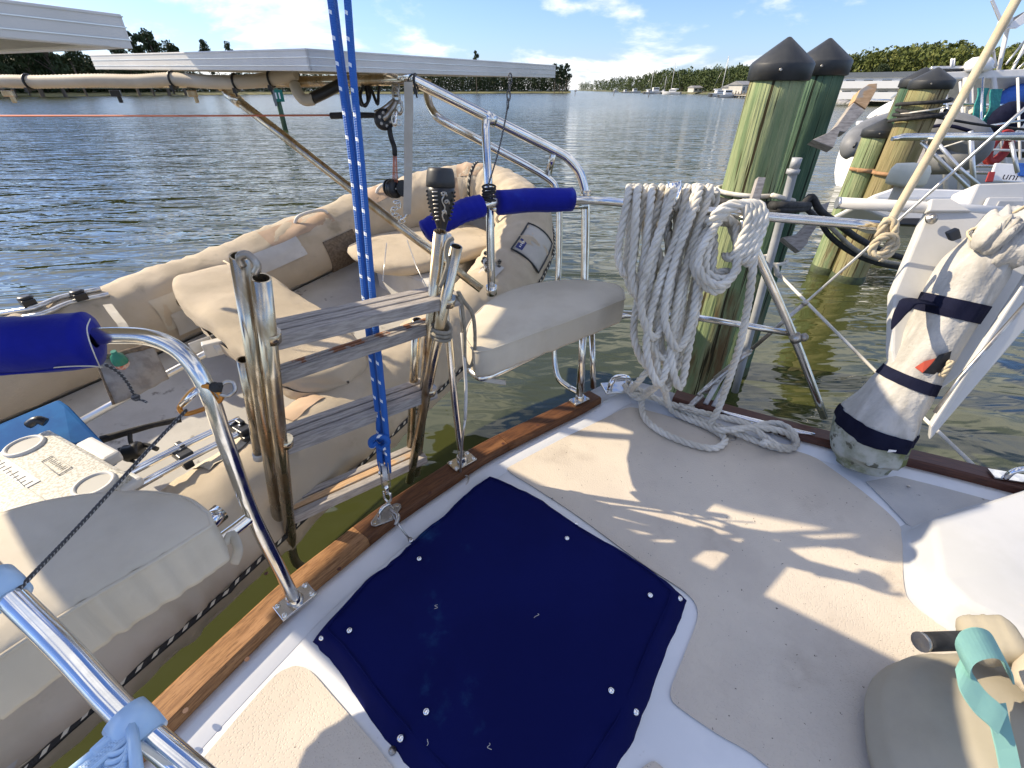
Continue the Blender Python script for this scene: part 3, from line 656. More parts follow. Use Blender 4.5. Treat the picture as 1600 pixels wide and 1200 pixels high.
# rounded waterway lip inside the rail
mb = MB(); lp = [(-.075, .001), (-.05, .010), (-.02, .016), (.004, .018), (.004, -.02)]
mb.grid(lambda a, b: allp[int(round(a*(n-1)))] + OUTW[int(round(a*(n-1)))] * lp[int(round(b*4))][0] + Vector((0, 0, lp[int(round(b*4))][1])), n-1, 4); obj('waterway', mb, K['gelcoat'], boat)
# teak toe rail in planks
def plank(P, m, name='toe_rail_plank', w0=.004, w1=.098, h=.052):
    mb = MB(); n = len(P); O = [outward(i, P) for i in range(n)]; L = [0]
    for i in range(1, n): L.append(L[-1] + (P[i]-P[i-1]).length)
    sec = [(w0, .0), (w0+.004, h-.006), (w0+.012, h), (w1-.012, h), (w1-.004, h-.006), (w1, .0)]
    b0 = len(mb.v)
    for i in range(n):
        for (o_, z_) in sec: mb.v.append(P[i] + O[i]*o_ + Vector((0, 0, z_)))
    for i in range(n-1):
        for k in range(5):
            mb.face((b0+i*6+k, b0+i*6+k+1, b0+(i+1)*6+k+1, b0+(i+1)*6+k), [(L[i], sec[k][0]+sec[k][1]), (L[i], sec[k+1][0]+sec[k+1][1]), (L[i+1], sec[k+1][0]+sec[k+1][1]), (L[i+1], sec[k][0]+sec[k][1])], k in (0, 4))
    mb.face([b0+k for k in range(6)]); mb.face([b0+(n-1)*6+k for k in range(6)][::-1])
    return obj(name, mb, m, boat, label=None)
PL_ = catmull(EL, 6); i1, i2 = 6*6+3, 9*6+2
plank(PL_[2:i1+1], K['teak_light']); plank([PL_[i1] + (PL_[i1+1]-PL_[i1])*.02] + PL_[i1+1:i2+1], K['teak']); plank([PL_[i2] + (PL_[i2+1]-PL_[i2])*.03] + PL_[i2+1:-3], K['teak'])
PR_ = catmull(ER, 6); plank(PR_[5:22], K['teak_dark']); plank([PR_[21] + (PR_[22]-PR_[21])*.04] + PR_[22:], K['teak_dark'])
# plugs and screw heads in the toe rail
plug = None
for u, v in [(258, 1145), (290, 1110), (386, 1030), (268, 1170), (416, 886+10), (530, 889), (671, 770), (735, 722), (786, 693), (840, 664)]:
    mb = MB(); c = Z(u, v, .0525); mb.lathe([(.0065, 0), (.0065, .0006)], c, seg=12); obj('wood_plug', mb, K['teak_dark'], boat)
for u, v in [(855, 672), (886, 659), (902, 651), (1120, 668), (1420, 760)]:
    mb = MB(); c = Z(u, v, .012); mb.lathe([(.006, 0), (.005, .003)], c, seg=10); obj('screw', mb, K['steel_dull'], boat)
# non-skid panels
def panel(pix, m, z=.003, t=.003, smooth=4):
    P = [Z(u, v, 0) for u, v in pix]; Q = catmull([P[-1]] + P + [P[0], P[1]], smooth)[smooth:-smooth-1]
    a = sum(Q[i].x*Q[(i+1) % len(Q)].y - Q[(i+1) % len(Q)].x*Q[i].y for i in range(len(Q)))
    if a < 0: Q = Q[::-1]
    mb = MB(); mb.prism([Vector((p.x, p.y, z)) for p in Q], t); return obj('nonskid_panel', mb, m, boat)
panel([(798, 740), (793, 728), (815, 716), (880, 686), (945, 655), (975, 640), (1000, 640), (1080, 662), (1180, 690), (1262, 712), (1300, 735), (1350, 772), (1396, 812), (1408, 835), (1409, 870), (1411, 915), (1424, 945), (1480, 985), (1600, 1060), (1800, 1180), (1700, 1500), (1400, 1400),
       (1200, 1200), (1120, 1148), (1062, 1108), (1048, 1092), (1050, 1070), (1072, 1015), (1088, 972), (1088, 950), (1076, 932), (1052, 914), (1000, 880), (900, 806), (830, 760)], K['nonskid'])
panel([(452, 1045), (470, 1043), (488, 1052), (520, 1088), (615, 1200), (760, 1400), (520, 1500), (210, 1310), (310, 1196), (420, 1068)], K['nonskid'])
panel([(1010, 1195), (1040, 1205), (1120, 1290), (1000, 1380), (960, 1260)], K['nonskid'])
panel([(1352, 754), (1405, 744), (1500, 766), (1578, 786), (1500, 806), (1430, 828), (1416, 820), (1380, 782)], K['nonskid_grey'], smooth=1)
# coaming of the cockpit at the right
cb = [Z(1418, 836, 0), Z(1432, 932, 0), Z(1470, 972, 0), Z(1700, 1110, 0), Vector((2.6, .1, 0)), Vector((2.6, 1.1, 0)), Z(1600, 776, 0), Z(1500, 806, 0)]
cen = sum(cb, Vector()) / len(cb)
mb = MB(); rings = [(0.045, .001), (0.012, .008), (.0, .024), (-.018, .080), (-.028, .096), (-.045, .103), (-.24, .108)]
Q = [cb[i].lerp(cb[(i+1) % len(cb)], k_/6) for i in range(len(cb)) for k_ in range(6)]; m_ = len(Q)
def ringpt(a, b):
    p = Q[int(round(a*m_)) % m_]; o_, z_ = rings[int(round(b*6))]; d_ = (p - cen); L_ = d_.length; return cen + d_ * ((L_ + o_) / L_) + Vector((0, 0, z_))
mb.grid(ringpt, m_, 6, True, True); mb.face([len(mb.v)-m_+i for i in range(m_)]); obj('coaming', mb, K['coaming'], boat)

# ---- rail base plates and tubes
def base_plate(u, v, ang, big=1.0):
    c = Z(u, v, .0535); M_ = Matrix.Rotation(ang, 3, 'Z'); mb = MB()
    mb.box(c + Vector((0, 0, .004)), (.105*big, .062*big, .008), M_); mb.lathe([(.024, .0), (.022, .012), (.019, .028)], c + Vector((0, 0, .006)), seg=16)
    o = obj('base_plate', mb, K['steel'], boat, bevel=.002)
    for sx in (-1, 1):
        for sy in (-1, 1):
            mb = MB(); mb.lathe([(.0085, 0), (.0085, .003), (.004, .006), (.0001, .0065)], c + M_ @ Vector((sx*.042*big, sy*.021*big, .008)), seg=10); obj('bolt', mb, K['steel'], o)
    return c
TR = .0165
def rail(pts, m=None, r=TR, sm=6, name='rail_tube', seg=14):
    mb = MB(); mb.tube(pts, r, seg, sm); return obj(name, mb, m or K['steel'], boat)
a1 = math.atan2(.55, .48); c1 = base_plate(462, 940, R(50)); c2 = base_plate(722, 722, R(42)); c3 = base_plate(905, 626, R(35), .85)
rail([c1, D(432, 880, 1.15), D(395, 805, 1.063), D(352, 690, .945), D(330, 625, .895)] + [D(308, 580, .872), D(280, 548, .862), D(240, 529, .856), D(190, 524, .85), D(120, 528, .84), D(0, 540, .81), D(-140, 560, .79)])
# rail over the stern: davit arch tubes
rail([c3, D(912, 505, 1.885)], sm=0)
rail([D(907, 612, 2.24), D(911, 520, 2.13), D(914, 420, 2.03), D(915, 320, 1.93), D(909, 278, 1.89), D(892, 252, 1.86), D(868, 236, 1.83), D(768, 186, 1.70), D(700, 152, 1.62), D(632, 119, 1.55), D(600, 108, 1.52)], r=.019)
rail([D(890, 606, 2.26), D(872, 590, 2.24), D(866, 555, 2.22), D(868, 500, 2.16), D(873, 420, 2.08), D(874, 330, 1.98), D(870, 300, 1.95), D(852, 276, 1.92), D(760, 225, 1.80), D(694, 190, 1.70), D(675, 172, 1.70), D(668, 150, 1.70), D(668, 125, 1.69)], r=.015)
rail([D(890, 606, 2.26), D(906, 614, 2.25)], r=.015)
rail([D(927, 606, 2.15), D(925, 520, 2.06)], r=.014, sm=0)
rail([D(865, 239, 1.83), D(857, 272, 1.92)], r=.014, sm=0)
rail([D(768, 462, 1.90), D(765, 330, 1.74), D(759, 205, 1.69), D(762, 190, 1.70)], r=.0165, sm=3)
mb = MB(); mb.lathe([(.023, -.02), (.023, .02)], D(768, 453, 1.88), seg=16); obj('tee_fitting', mb, K['steel'], boat)
for p_, q_ in ((D(766, 186, 1.70), D(700, 152, 1.62)), (D(632, 119, 1.55), D(700, 152, 1.62))):
    ax = (q_ - p_).normalized(); mb = MB(); mb.lathe([(.0225, -.022), (.0225, .022)], p_, ax, seg=16); obj('tee_fitting', mb, K['steel'], boat)
mb = MB(); mb.lathe([(.0225, -.02), (.0225, .02)], D(915, 305, 1.91), (0, 0, 1), seg=16); obj('tee_fitting', mb, K['steel_old'], boat)
# horizontal guard rail round the quarter
top_rail = [D(665, 352, 1.62), D(700, 338, 1.64), D(764, 318, 1.70), D(830, 312, 1.78), D(917, 313, 1.86), D(975, 317, 1.80), D(1080, 327, 1.67), D(1180, 337, 1.61), D(1372, 353, 1.49)]
rail(top_rail, sm=5); rail([D(764, 326, 1.73), D(830, 325, 1.80), D(917, 322, 1.89)], r=.012, sm=4)
rail([D(1068, 493, 2.0), D(1150, 506, 1.93), D(1238, 521, 1.855)], r=.014, sm=0)
rail([Z(1288, 652, .04), D(1240, 525, 1.85), D(1172, 372, 1.62), D(1160, 345, 1.60)], sm=4)
rail([D(970, 490, 2.0), D(1068, 493, 2.0)], r=.014, sm=0)
mb = MB(); mb.lathe([(.022, -.016), (.022, .016)], D(1243, 528, 1.845), D(1288, 652, 2.0) - D(1240, 525, 1.85), seg=14); mb.lathe([(.012, 0), (.018, .01), (.018, .02), (.008, .03)], D(1250, 527, 1.84), (1, -.2, .1), seg=10); obj('clamp_fitting', mb, K['steel_dull'], boat)
# rod holder cup at the rail
mb = MB(); mb.pipe([D(1052, 330, 1.66), D(1054, 308, 1.64), D(1054, 284, 1.615)], .024, .020); obj('rod_holder', mb, K['chrome'], boat)
# seat support tubes
rail([D(1068, 494, 2.01)] + [Z(975, 493, .45), Z(900, 525, .45), Z(830, 557, .45), Z(778, 582, .45), Z(752, 590, .455), Z(735, 578, .46)], sm=4, name='seat_tube', r=.014)
rail([D(395, 805, 1.064), Z(352, 838, .44), Z(250, 906, .44), Z(120, 996, .44), Z(0, 1080, .44), Z(-120, 1165, .44)], sm=4, name='seat_tube', r=.015)
rail([Z(345, 800, .40), Z(270, 862, .40), Z(120, 975, .40), Z(-60, 1105, .40)], sm=4, name='seat_tube', r=.024, m=K['chrome'])
# thick tube close at the lower left with its two clamps
rail([D(-60, 850, .62), D(10, 925, .595), D(100, 1015, .57), D(190, 1112, .545), D(310, 1215, .52), D(420, 1310, .50)], r=.0155, m=K['chrome'], sm=4, name='near_rail', seg=20)
# davit strut and cross bars
rail([D(352, 142, 1.78), D(450, 218, 1.80), D(600, 335, 1.84), D(752, 452, 1.90)], r=.0175, m=K['steel_old'], sm=0, name='strut')
mb = MB(); mb.lathe([(.0215, -.03), (.0215, .03)], D(366, 153, 1.785), D(450, 218, 1.80) - D(352, 142, 1.78), seg=14); obj('strut_end', mb, K['steel'], boat)
rail([D(345, 138, 1.77), D(338, 128, 1.77)], r=.012, m=K['steel_old'], sm=0, name='strut_end')
rail([D(-150, 130, 1.9), D(100, 130, 1.8), D(400, 129, 1.70), D(635, 124, 1.55)], r=.0175, m=K['steel_old'], sm=3, name='cross_bar')
for u in (12, 180, 300):
    mb = MB(); p = D(u, 144, 1.76); mb.box(p + Vector((0, 0, -.004)), (.034, .03, .022), Matrix.Rotation(.5, 3, 'Z')); mb.box(p + Vector((.008, 0, -.024)), (.014, .016, .024), Matrix.Rotation(.5, 3, 'Z')); obj('panel_clamp', mb, K['steel_old'] if u != 180 else K['black'], boat, bevel=.003)
# eye plate for the tackle
c = Z(604, 805, .053); M_ = Matrix.Rotation(R(50), 3, 'Z')
out_ = [c + M_ @ Vector((x, y, 0)) for x, y in ((-.062, 0), (-.055, .014), (0, .036), (.055, .014), (.062, 0), (.055, -.014), (0, -.036), (-.055, -.014))]
mb = MB(); mb.prism(out_, .006); pl = obj('eye_plate', mb, K['steel_dull'], boat, bevel=.002)
mb = MB(); mb.tube([c + M_ @ Vector((x, 0, z)) for x, z in ((-.03, .004), (-.02, .035), (0, .046), (.02, .035), (.03, .004))], .007, 8, 4); obj('eye', mb, K['steel'], pl)
for x, y in ((-.048, 0), (.048, 0), (0, .024), (0, -.024)):
    mb = MB(); mb.lathe([(.006, 0), (.005, .002)], c + M_ @ Vector((x, y, .006)), seg=10); obj('screw', mb, K['steel'], pl)
# chock at the quarter, cleat on the deck
c = Z(968, 604, .05); M_ = Matrix.Rotation(R(8), 3, 'Z')
mb = MB(); mb.box(c + Vector((0, 0, -.006)), (.17, .095, .012), M_); ck = obj('chock', mb, K['steel'], boat, bevel=.003)
mb = MB(); mb.tube([c + M_ @ Vector((x, y, z)) for x, y, z in ((-.055, -.01, 0), (-.05, -.01, .035), (-.025, 0, .055), (.02, 0, .055), (.045, .01, .035), (.05, .01, 0))], .015, 10, 4); obj('horn', mb, K['chrome'], ck)
c = Z(1190, 676, 0); ax = (Z(1262, 692, 0) - Z(1118, 655, 0)).normalized(); sd = Vector((-ax.y, ax.x, 0))
mb = MB()
for s_ in (-.05, .05): mb.lathe([(.030, 0), (.02, .008), (.015, .03), (.017, .05)], c + ax*s_, seg=12)
mb.tube([c + ax*x + Vector((0, 0, z)) for x, z in ((-.19, .062), (-.12, .055), (0, .052), (.12, .055), (.19, .062))], .014, 10, 4, radii=[.006, .013, .016, .013, .006], flat=.75); obj('cleat', mb, K['chrome'], boat)
for u, v in ((1143, 685), (1203, 699)):
    mb = MB(); p = Z(u, v, .004); mb.tube([p + Vector((math.cos(a)*.02, math.sin(a)*.014, .004)) for a in [i*math.pi/5 for i in range(10)]], .003, 6, 0, closed=True); obj('pad_eye', mb, K['steel_dull'], boat)
# bow-shackle fitting at right border
c = Z(1590, 748, .06); mb = MB(); mb.tube([c + Vector((x, y, z)) for x, y, z in ((-.05, 0, .0), (-.04, .0, .04), (0, 0, .05), (.05, .0, .035), (.09, 0, .0))], .011, 8, 4); mb.box(c + Vector((.02, 0, 0)), (.2, .05, .006), Matrix.Rotation(-.3, 3, 'Z')); obj('fairlead', mb, K['chrome'], boat)
# chain plate
mb = MB(); mb.beam(Z(1072, 640, .02), Z(1098, 616, .10), .03, .008); mb.beam(Z(1060, 634, .06), Z(1085, 640, .06), .05, .006); obj('chain_plate', mb, K['steel_dull'], boat, bevel=.002)

# ---- hatch cover
hatch = [(765, 742), (800, 756), (850, 784), (900, 817), (960, 852), (1010, 883), (1050, 911), (1075, 935), (1067, 962), (1046, 1010), (1026, 1060), (1006, 1116), (985, 1166), (962, 1204), (850, 1390), (760, 1330), (640, 1200), (600, 1152), (570, 1112), (540, 1067), (510, 1026), (485, 1000), (506, 972), (540, 937), (572, 905), (600, 888), (622, 866), (652, 838), (690, 808), (722, 774), (745, 756)]
HP = [Z(u, v, .012) for u, v in hatch]; HQ = []
for i in range(len(HP)):
    a, b = HP[i], HP[(i+1) % len(HP)]
    for k_ in range(4): HQ.append(a.lerp(b, k_/4))
hc = sum(HP, Vector()) / len(HP); mh = len(HQ)
hatch_o = thing('hatch_cover', 'dark navy blue canvas hatch cover held down by silver snaps', 'hatch cover', hc)
hprof = [(1.0, -.004), (.985, .008), (.955, .030), (.925, .046), (.90, .052), (.85, .054), (.7, .056), (.5, .058), (.3, .059), (.12, .06)]
def hpt(a, b):
    i = int(round(a*mh)) % mh; s_, z_ = hprof[int(round(b*9))]; p = hc + (HQ[i] - hc) * s_; w = noise.noise(Vector((i*.35, s_*6, 2))) + .5*noise.noise(Vector((i*.9, s_*3, 7)))
    edge = max(0, (s_ - .82) / .18); p = p + (HQ[i]-hc).normalized() * w * .006 * edge
    return Vector((p.x, p.y, z_ + w*.008*edge*(1-edge)*3 + noise.noise(p*5)*.006 + noise.noise(p*16)*.0016 - .006*abs(noise.noise(Vector((p.x*3.5+p.y*2, p.y*1.5-p.x, 5))))))
mb = MB(); mb.grid(hpt, mh, 9, True, True); mb.face([len(mb.v)-mh+i for i in range(mh)], None, True)
obj('canvas', mb, K['navy'], hatch_o, thick=.002)
seam = [i for i in range(mh)]
mb = MB(); mb.tube([hc + (HQ[i]-hc)*.90 + Vector((0, 0, .0545 - .012 + noise.noise((hc + (HQ[i]-hc)*.9)*5)*.0045)) for i in range(mh)], .0022, 6, 0, closed=True); obj('seam', mb, K['navy'], hatch_o)
for u, v, z_ in [(771, 770, .045), (886, 841, .058), (900, 818, .03), (1016, 930, .058), (1062, 935, .03), (993, 1112, .036), (955, 1079, .060), (666, 1112, .060), (626, 1153, .045), (655, 873, .060), (643, 845, .030), (546, 985, .058), (503, 996, .03), (790, 764, .03)]:
    mb = MB(); mb.lathe([(.0085, -.004), (.0085, .001), (.0065, .0038), (.003, .005), (.0001, .0052)], Z(u, v, z_), seg=14); obj('snap', mb, K['chrome'], hatch_o)
mb = MB(); mb.lathe([(.009, -.002), (.009, .002), (.005, .002), (.004, .008), (.0001, .008)], Z(613, 1173, .004), seg=14); obj('bare_stud', mb, K['steel_dull'], boat)
# bits of thread and lint on the cover
for k_, (u, v) in enumerate([(838, 962), (672, 1160), (765, 1166), (682, 948)]):
    p = Z(u, v, .064); mb = MB(); mb.tube([p + Vector((random.uniform(-.008, .008), x, 0)) for x in (-.006, -.002, .003, .006)], .0006, 4, 3)
    tag(obj('lint_thread', mb, K['rope']), ['pale thread lying in the middle of the navy cover', 'pale curled thread near the lower left of the navy cover', 'pale bent thread at the bottom of the navy cover', 'tiny pale fleck left of the middle of the navy cover'][k_], 'thread', 'threads on the hatch cover')

# ---- seat cushions
def cushion(name, far, near, ztop, zbot, label, group, ties):
    pts = [Z(u, v, ztop) for u, v in far] + [Z(u, v, ztop) for u, v in near]
    Q = []
    nf = len(far); F = catmull([Z(u, v, ztop) for u, v in far], 6); Nn = catmull([Z(u, v, ztop) for u, v in near], 10)
    Q = F + Nn; mq = len(Q); cc = sum(Q, Vector()) / mq; t = thing(name, label, 'cushion', (cc.x, cc.y, zbot), group)
    pr = [(.30, zbot-ztop), (.985, zbot-ztop), (1.0, zbot-ztop+.012), (1.006, (zbot-ztop)*.5), (1.0, -.010), (.992, -.003), (.972, .0), (.88, .006), (.6, .010), (.3, .012), (.08, .013)]
    def fn(a, b):
        i = int(round(a*mq)) % mq; s_, z_ = pr[int(round(b*10))]; p = cc + (Q[i]-cc)*s_; w = noise.noise(Vector((i*.45, 3, s_*4)))
        side = 1 if .98 < s_ else 0
        d_ = (Q[i]-cc).normalized() * (w*.008*side)
        rp = noise.noise(Vector((p.x*22 + p.y*9, p.y*4, 8))) * .0035 * (1 if .5 < s_ < .98 else .3)
        return Vector((p.x, p.y, ztop + z_)) + d_ + Vector((0, 0, rp if b > .45 else 0))
    mb = MB(); mb.grid(fn, mq, 10, True, True); mb.face([i for i in range(mq)][::-1], None, True); mb.face([len(mb.v)-mq+i for i in range(mq)], None, True)
    o = obj('cover', mb, K['canvas_pale'], t)
    mb = MB(); mb.tube([cc + (Q[i]-cc)*1.001 + Vector((0, 0, -.005)) for i in range(mq)], .0042, 6, 0, closed=True); obj('piping', mb, K['canvas_pale'], o)
    for tie in ties:
        mb = MB(); mb.tube(tie, .011, 8, 5, flat=.35); obj('tie_strap', mb, K['webbing'], t)
    return t
cushion('seat_cushion', [(742, 548), (728, 525), (738, 497), (765, 470), (800, 452), (850, 440), (905, 437), (960, 443), (974, 452)], [(976, 466), (900, 496), (830, 521), (768, 544)], .575, .465,
        'beige rounded corner seat cushion beside the hanging white rope', 'stern seat cushions', [[Z(745, 560, .48), Z(738, 580, .46), Z(755, 592, .45), Z(790, 598, .42)]])
cushion('seat_cushion', [(-160, 960), (-120, 860), (-40, 815), (60, 784), (150, 770), (230, 767), (290, 777), (325, 800)], [(330, 818), (250, 868), (150, 926), (60, 982), (-80, 1075)], .575, .455,
        'beige rounded corner seat cushion over the dinghy at the lower left', 'stern seat cushions', [[Z(318, 830, .52), Z(335, 842, .46), Z(352, 848, .44), Z(362, 835, .45), Z(372, 858, .42), Z(366, 880, .36)]])
# ================================================================== BOARDING LADDER
e_ = Vector((.81, .585, 0)).normalized(); U_ = Vector((.268, -.144, .953)).normalized(); n_ = e_.cross(U_).normalized()
P0 = Z(650, 735, 0)
def LP(u, v, off=0): return PL(u, v, P0 + n_*off, n_)
out_n = n_ if n_.dot(Vector((-.6, .8, 0))) > 0 else -n_
lad = thing('boarding_ladder', 'folded stainless boarding ladder with grey teak steps standing at the stern', 'ladder', LP(550, 790))
def ltube(pts, r=.0165, m=None, name='rail', open_=True):
    mb = MB()
    if open_: mb.pipe(pts, r, r*.82)
    else: mb.tube(pts, r, 14, 4)
    return obj(name, mb, m or K['steel_old'], lad)
off2 = .045
ltube([LP(455, 850), LP(432, 640), LP(408, 434)], .0195)
mb = MB(); mb.tube([LP(455, 850), LP(458, 868), LP(466, 882), LP(482, 886), LP(500, 880)], .0165, 12, 4); obj('rail_foot', mb, K['steel_old'], lad)
ltube([LP(640, 752), LP(676, 565), LP(713, 385)], .0165)
def LQ(u, v): return PL(u, v, P0 + out_n*off2, n_)
ltube([LQ(440, 850), LQ(410, 640), LQ(374, 400)], .0190)
ltube([LQ(650, 740), LQ(668, 560), LQ(688, 362)], .0175)
def LT(u, v): return PL(u, v, P0 + out_n*.10, n_)
ltube([LT(404, 708), LT(394, 640), LT(380, 562)], .0150)
mb = MB(); mb.lathe([(.0185, -.01), (.0185, .012), (.017, .018)], LT(405, 712), U_, seg=14); obj('end_cap', mb, K['pvc_white'], lad)
ltube([LT(641, 700), LT(646, 600), LT(652, 500)], .0150)
# hinge knuckles and the shackle between the left tubes
mb = MB(); mb.tube([LP(384, 424) + out_n*.02, LP(378, 410) + out_n*.02, LP(390, 404) + out_n*.015, LP(402, 414), LP(398, 428)], .008, 8, 4); obj('hinge_shackle', mb, K['steel_dull'], lad)
mb = MB(); mb.lathe([(.022, -.012), (.022, .012)], LQ(697, 378) , e_, seg=14); obj('hinge_disc', mb, K['pvc_white'], lad)
# steps: three slats over a bar painted dark for shade in the grooves
def step(uL, vL, uR, vR, depth, m, ms=None, plane=LP, tilt=0):
    a = plane(uL, vL); b = plane(uR, vR); t = (b - a).normalized(); up = Vector((0, 0, 1)); up = (up - t*up.dot(t)).normalized()
    w = up.cross(t) 
    if w.dot(out_n) < 0: w = -w
    up = (up + w*tilt).normalized(); w = (w - up*w.dot(up)).normalized()
    mb = MB(); mb.beam(a + w*depth*.5 - up*.022, b + w*depth*.5 - up*.022, depth*.72, .012, up); s_ = obj('step', mb, K['black_cloth'], lad, bevel=.004)
    k_ = 3; sw = depth / k_
    for i in range(k_):
        o_ = w * (sw*(i+.5)); mb = MB(); mm = (ms[i] if ms else m)
        hh = .036 if i in (0, k_-1) else .018; mb.beam(a + o_ - up*hh/2, b + o_ - up*hh/2, sw*.80, hh, up); obj('slat', mb, mm, s_, bevel=.0025)
    return s_
step(428, 528, 722, 460, .115, K['grey_wood'])
step(430, 585, 684, 502, .050, K['grey_wood'], [K['grey_wood'], K['rust_wood'], K['rust_wood']], LQ)
step(447, 698, 684, 610, .115, K['grey_wood'])
step(457, 810, 668, 714, .115, K['grey_wood'], [K['grey_wood'], K['bare_wood'], K['grey_wood']])
for (u, v) in ((424, 525), (446, 690), (700, 470), (672, 610)):
    mb = MB(); mb.lathe([(.021, -.014), (.021, .014)], LP(u, v), U_, seg=14); obj('weld_collar', mb, K['steel_old'], lad)
# lashing of grey line on the right tube of the ladder
mb = MB()
for k_ in range(3): 
    p = LP(690, 512 + k_*6); mb.tube([p + (e_*math.cos(a) + out_n*math.sin(a))*.028 + U_*(.004*math.sin(2*a)) for a in [i*math.pi/6 for i in range(12)]], .006, 7, 0, closed=True)
tag(obj('lashing', mb, K['rope_grey']), 'dark grey cord lashed round the right tube of the ladder', 'lashing')
mb = MB(); mb.tube([LP(716, 456) - n_*0, LP(724, 470), LP(738, 490), LP(742, 520), LP(741, 555), LP(735, 572), LP(727, 566), LP(726, 520), LP(722, 480), LP(716, 462)], .0062, 8, 5)
mb.tube([LP(708, 372), LP(700, 378), LP(697, 395), LP(700, 410), LP(695, 430), LP(688, 448)], .0062, 8, 5)
tag(obj('ladder_line', mb, K['rope_grey']), 'worn grey line hanging in a loop from the ladder top', 'line')
# stay tube and covered wire at the ladder's right
mb = MB(); mb.tube([Z(722, 722, .055), D(712, 640, 1.62), D(702, 540, 1.50), D(694, 470, 1.43)], .0125, 12, 3); obj('stanchion', mb, K['steel'], boat)
mb = MB(); mb.tube([Z(719, 742, .03), D(722, 690, 1.62), D(727, 655, 1.585)], .0045, 8, 2); mb.tube([D(716, 460, 1.40), D(722, 520, 1.44)], .003, 6); w_ = obj('lifeline_wire', mb, K['wire'], boat)
mb = MB(); mb.tube([D(727, 655, 1.585), D(728, 600, 1.53), D(722, 520, 1.44)], .0058, 10, 3); obj('wire_sleeve', mb, K['pvc_white'], w_)
mb = MB(); mb.tube([Z(719, 742, .03), Z(732, 745, .02), Z(728, 758, .012), Z(712, 758, .012), Z(708, 768, .012)], .004, 6, 4); obj('hook', mb, K['steel_dull'], boat)
# ---- torch
tp = D(690, 470, 1.36); tb = D(690, 362, 1.27); tt_ = D(688, 262, 1.20); ax = (tt_ - tb).normalized(); hL = (tt_ - tb).length
mb = MB(); mb.pipe([D(680, 480, 1.385), D(684, 420, 1.325), D(688, 366, 1.275)], .0165, .0135); hold = obj('torch_socket', mb, K['steel_old'], boat)
tor = thing('garden_torch', 'black plastic garden torch with cut-out scrollwork standing in a rail tube', 'torch', tb)
mb = MB(); mb.lathe([(.010, -.06), (.011, 0), (.016, .12*hL), (.026, .28*hL), (.0345, .46*hL), (.038, .62*hL), (.0385, .72*hL)], tb, ax, seg=28); body = obj('body', mb, K['black'], tor)
mb = MB(); mb.lathe([(.0395, .71*hL), (.0395, .80*hL), (.0365, .94*hL), (.033, .99*hL), (.030, 1.0*hL), (.026, .975*hL), (.0001, .96*hL)], tb, ax, seg=28); obj('solar_top', mb, K['rubber'], tor)
vdir = (CAM - tb); vdir = (vdir - ax*vdir.dot(ax)).normalized(); sdir = ax.cross(vdir)
def on_body(h, a):
    r_ = .012 + .0275*math.sin(min(1, max(0, h/.66))*math.pi/2); return tb + ax*(h*hL) + (vdir*math.cos(a) + sdir*math.sin(a))*r_
for i in range(8):
    h = .20 + i*.062
    mb = MB(); mb.tube([on_body(h, -.62), on_body(h+.006, -.42), on_body(h+.012, -.22)], .0036, 6, 2, flat=.5); obj('diffuser_slot', mb, K['steel_dull'], body)
    for a in (-1.3, 1.35, 1.0 if i % 2 else 1.5):
        mb = MB(); mb.tube([on_body(h, a-.09), on_body(h+.01, a+.06)], .0026, 6); obj('raised_bar', mb, K['black'], body)
mb = MB()
for s0, turns, h0, a0 in ((.02, 2, .30, .25), (.022, 2, .46, .42), (.018, 2, .58, .2)):
    mb.tube([on_body(h0 + .055*math.sin(q*.62) * (1-q/14) + q*.006, a0 + .22*math.cos(q*.62)*(1-q/14)) for q in range(12)], .0026, 6, 2)
mb.tube([on_body(.18, .35), on_body(.28, .10), on_body(.40, .30), on_body(.52, .08), on_body(.64, .38)], .0024, 6, 5); obj('scrollwork', mb, K['steel_dull'], body)
# ---- padded grips on the rails
def grip(pts, r, label, wr=0, ripple=0):
    P = catmull([Vector(p) for p in pts], 8); T, N = frames(P); t = thing('rail_pad', label, 'rail pad', P[len(P)//2] - Vector((0, 0, r)), 'blue rail pads'); n = len(P); seg = 22
    def fn(a, b):
        i = int(round(b*(n+3))) - 2; j = min(n-1, max(0, i)); rr = r * (.62 if i < 0 else (.62 if i >= n else 1)) if not (i in (-2, n+1)) else r*.3
        ang = a*2*math.pi; w = noise.noise(Vector((math.cos(ang)*1.4, math.sin(ang)*1.4, j*.22)))
        fold = ripple * math.sin(j*2.4 + math.sin(ang*2)*1.6) * r
        rr *= 1 + .08*w + .045*abs(noise.noise(Vector((math.cos(ang)*3, math.sin(ang)*3, j*.6)))); rr += fold if 0 <= i < n else 0
        off = T[j] * (-.006 if i < 0 else (.006 if i >= n else 0)); B = T[j].cross(N[j])
        return P[j] + off + (N[j]*math.cos(ang) + B*math.sin(ang)) * rr
    mb = MB(); mb.grid(fn, seg, n+3, True, True); obj('cover', mb, K['royal'], t)
    mb = MB(); mb.tube([P[i] - N[i]*0 + (N[i]*math.cos(2.2) + T[i].cross(N[i])*math.sin(2.2))*r*1.03 for i in range(1, n-1)], .0022, 5); obj('seam', mb, K['royal'], t)
    return t
grip([D(778, 316, 1.72), D(835, 313, 1.78), D(893, 312, 1.83)], .046, 'straight blue padded sleeve on the stern rail beside the rope')
grip([D(664, 362, 1.60), D(690, 347, 1.61), D(722, 331, 1.64), D(752, 322, 1.67)], .041, 'curved wrinkled blue padded sleeve behind the black torch', ripple=.035)
grip([D(-60, 545, .79), D(40, 540, .81), D(142, 531, .84)], .053, 'blue padded sleeve with frayed stitching at the left border')
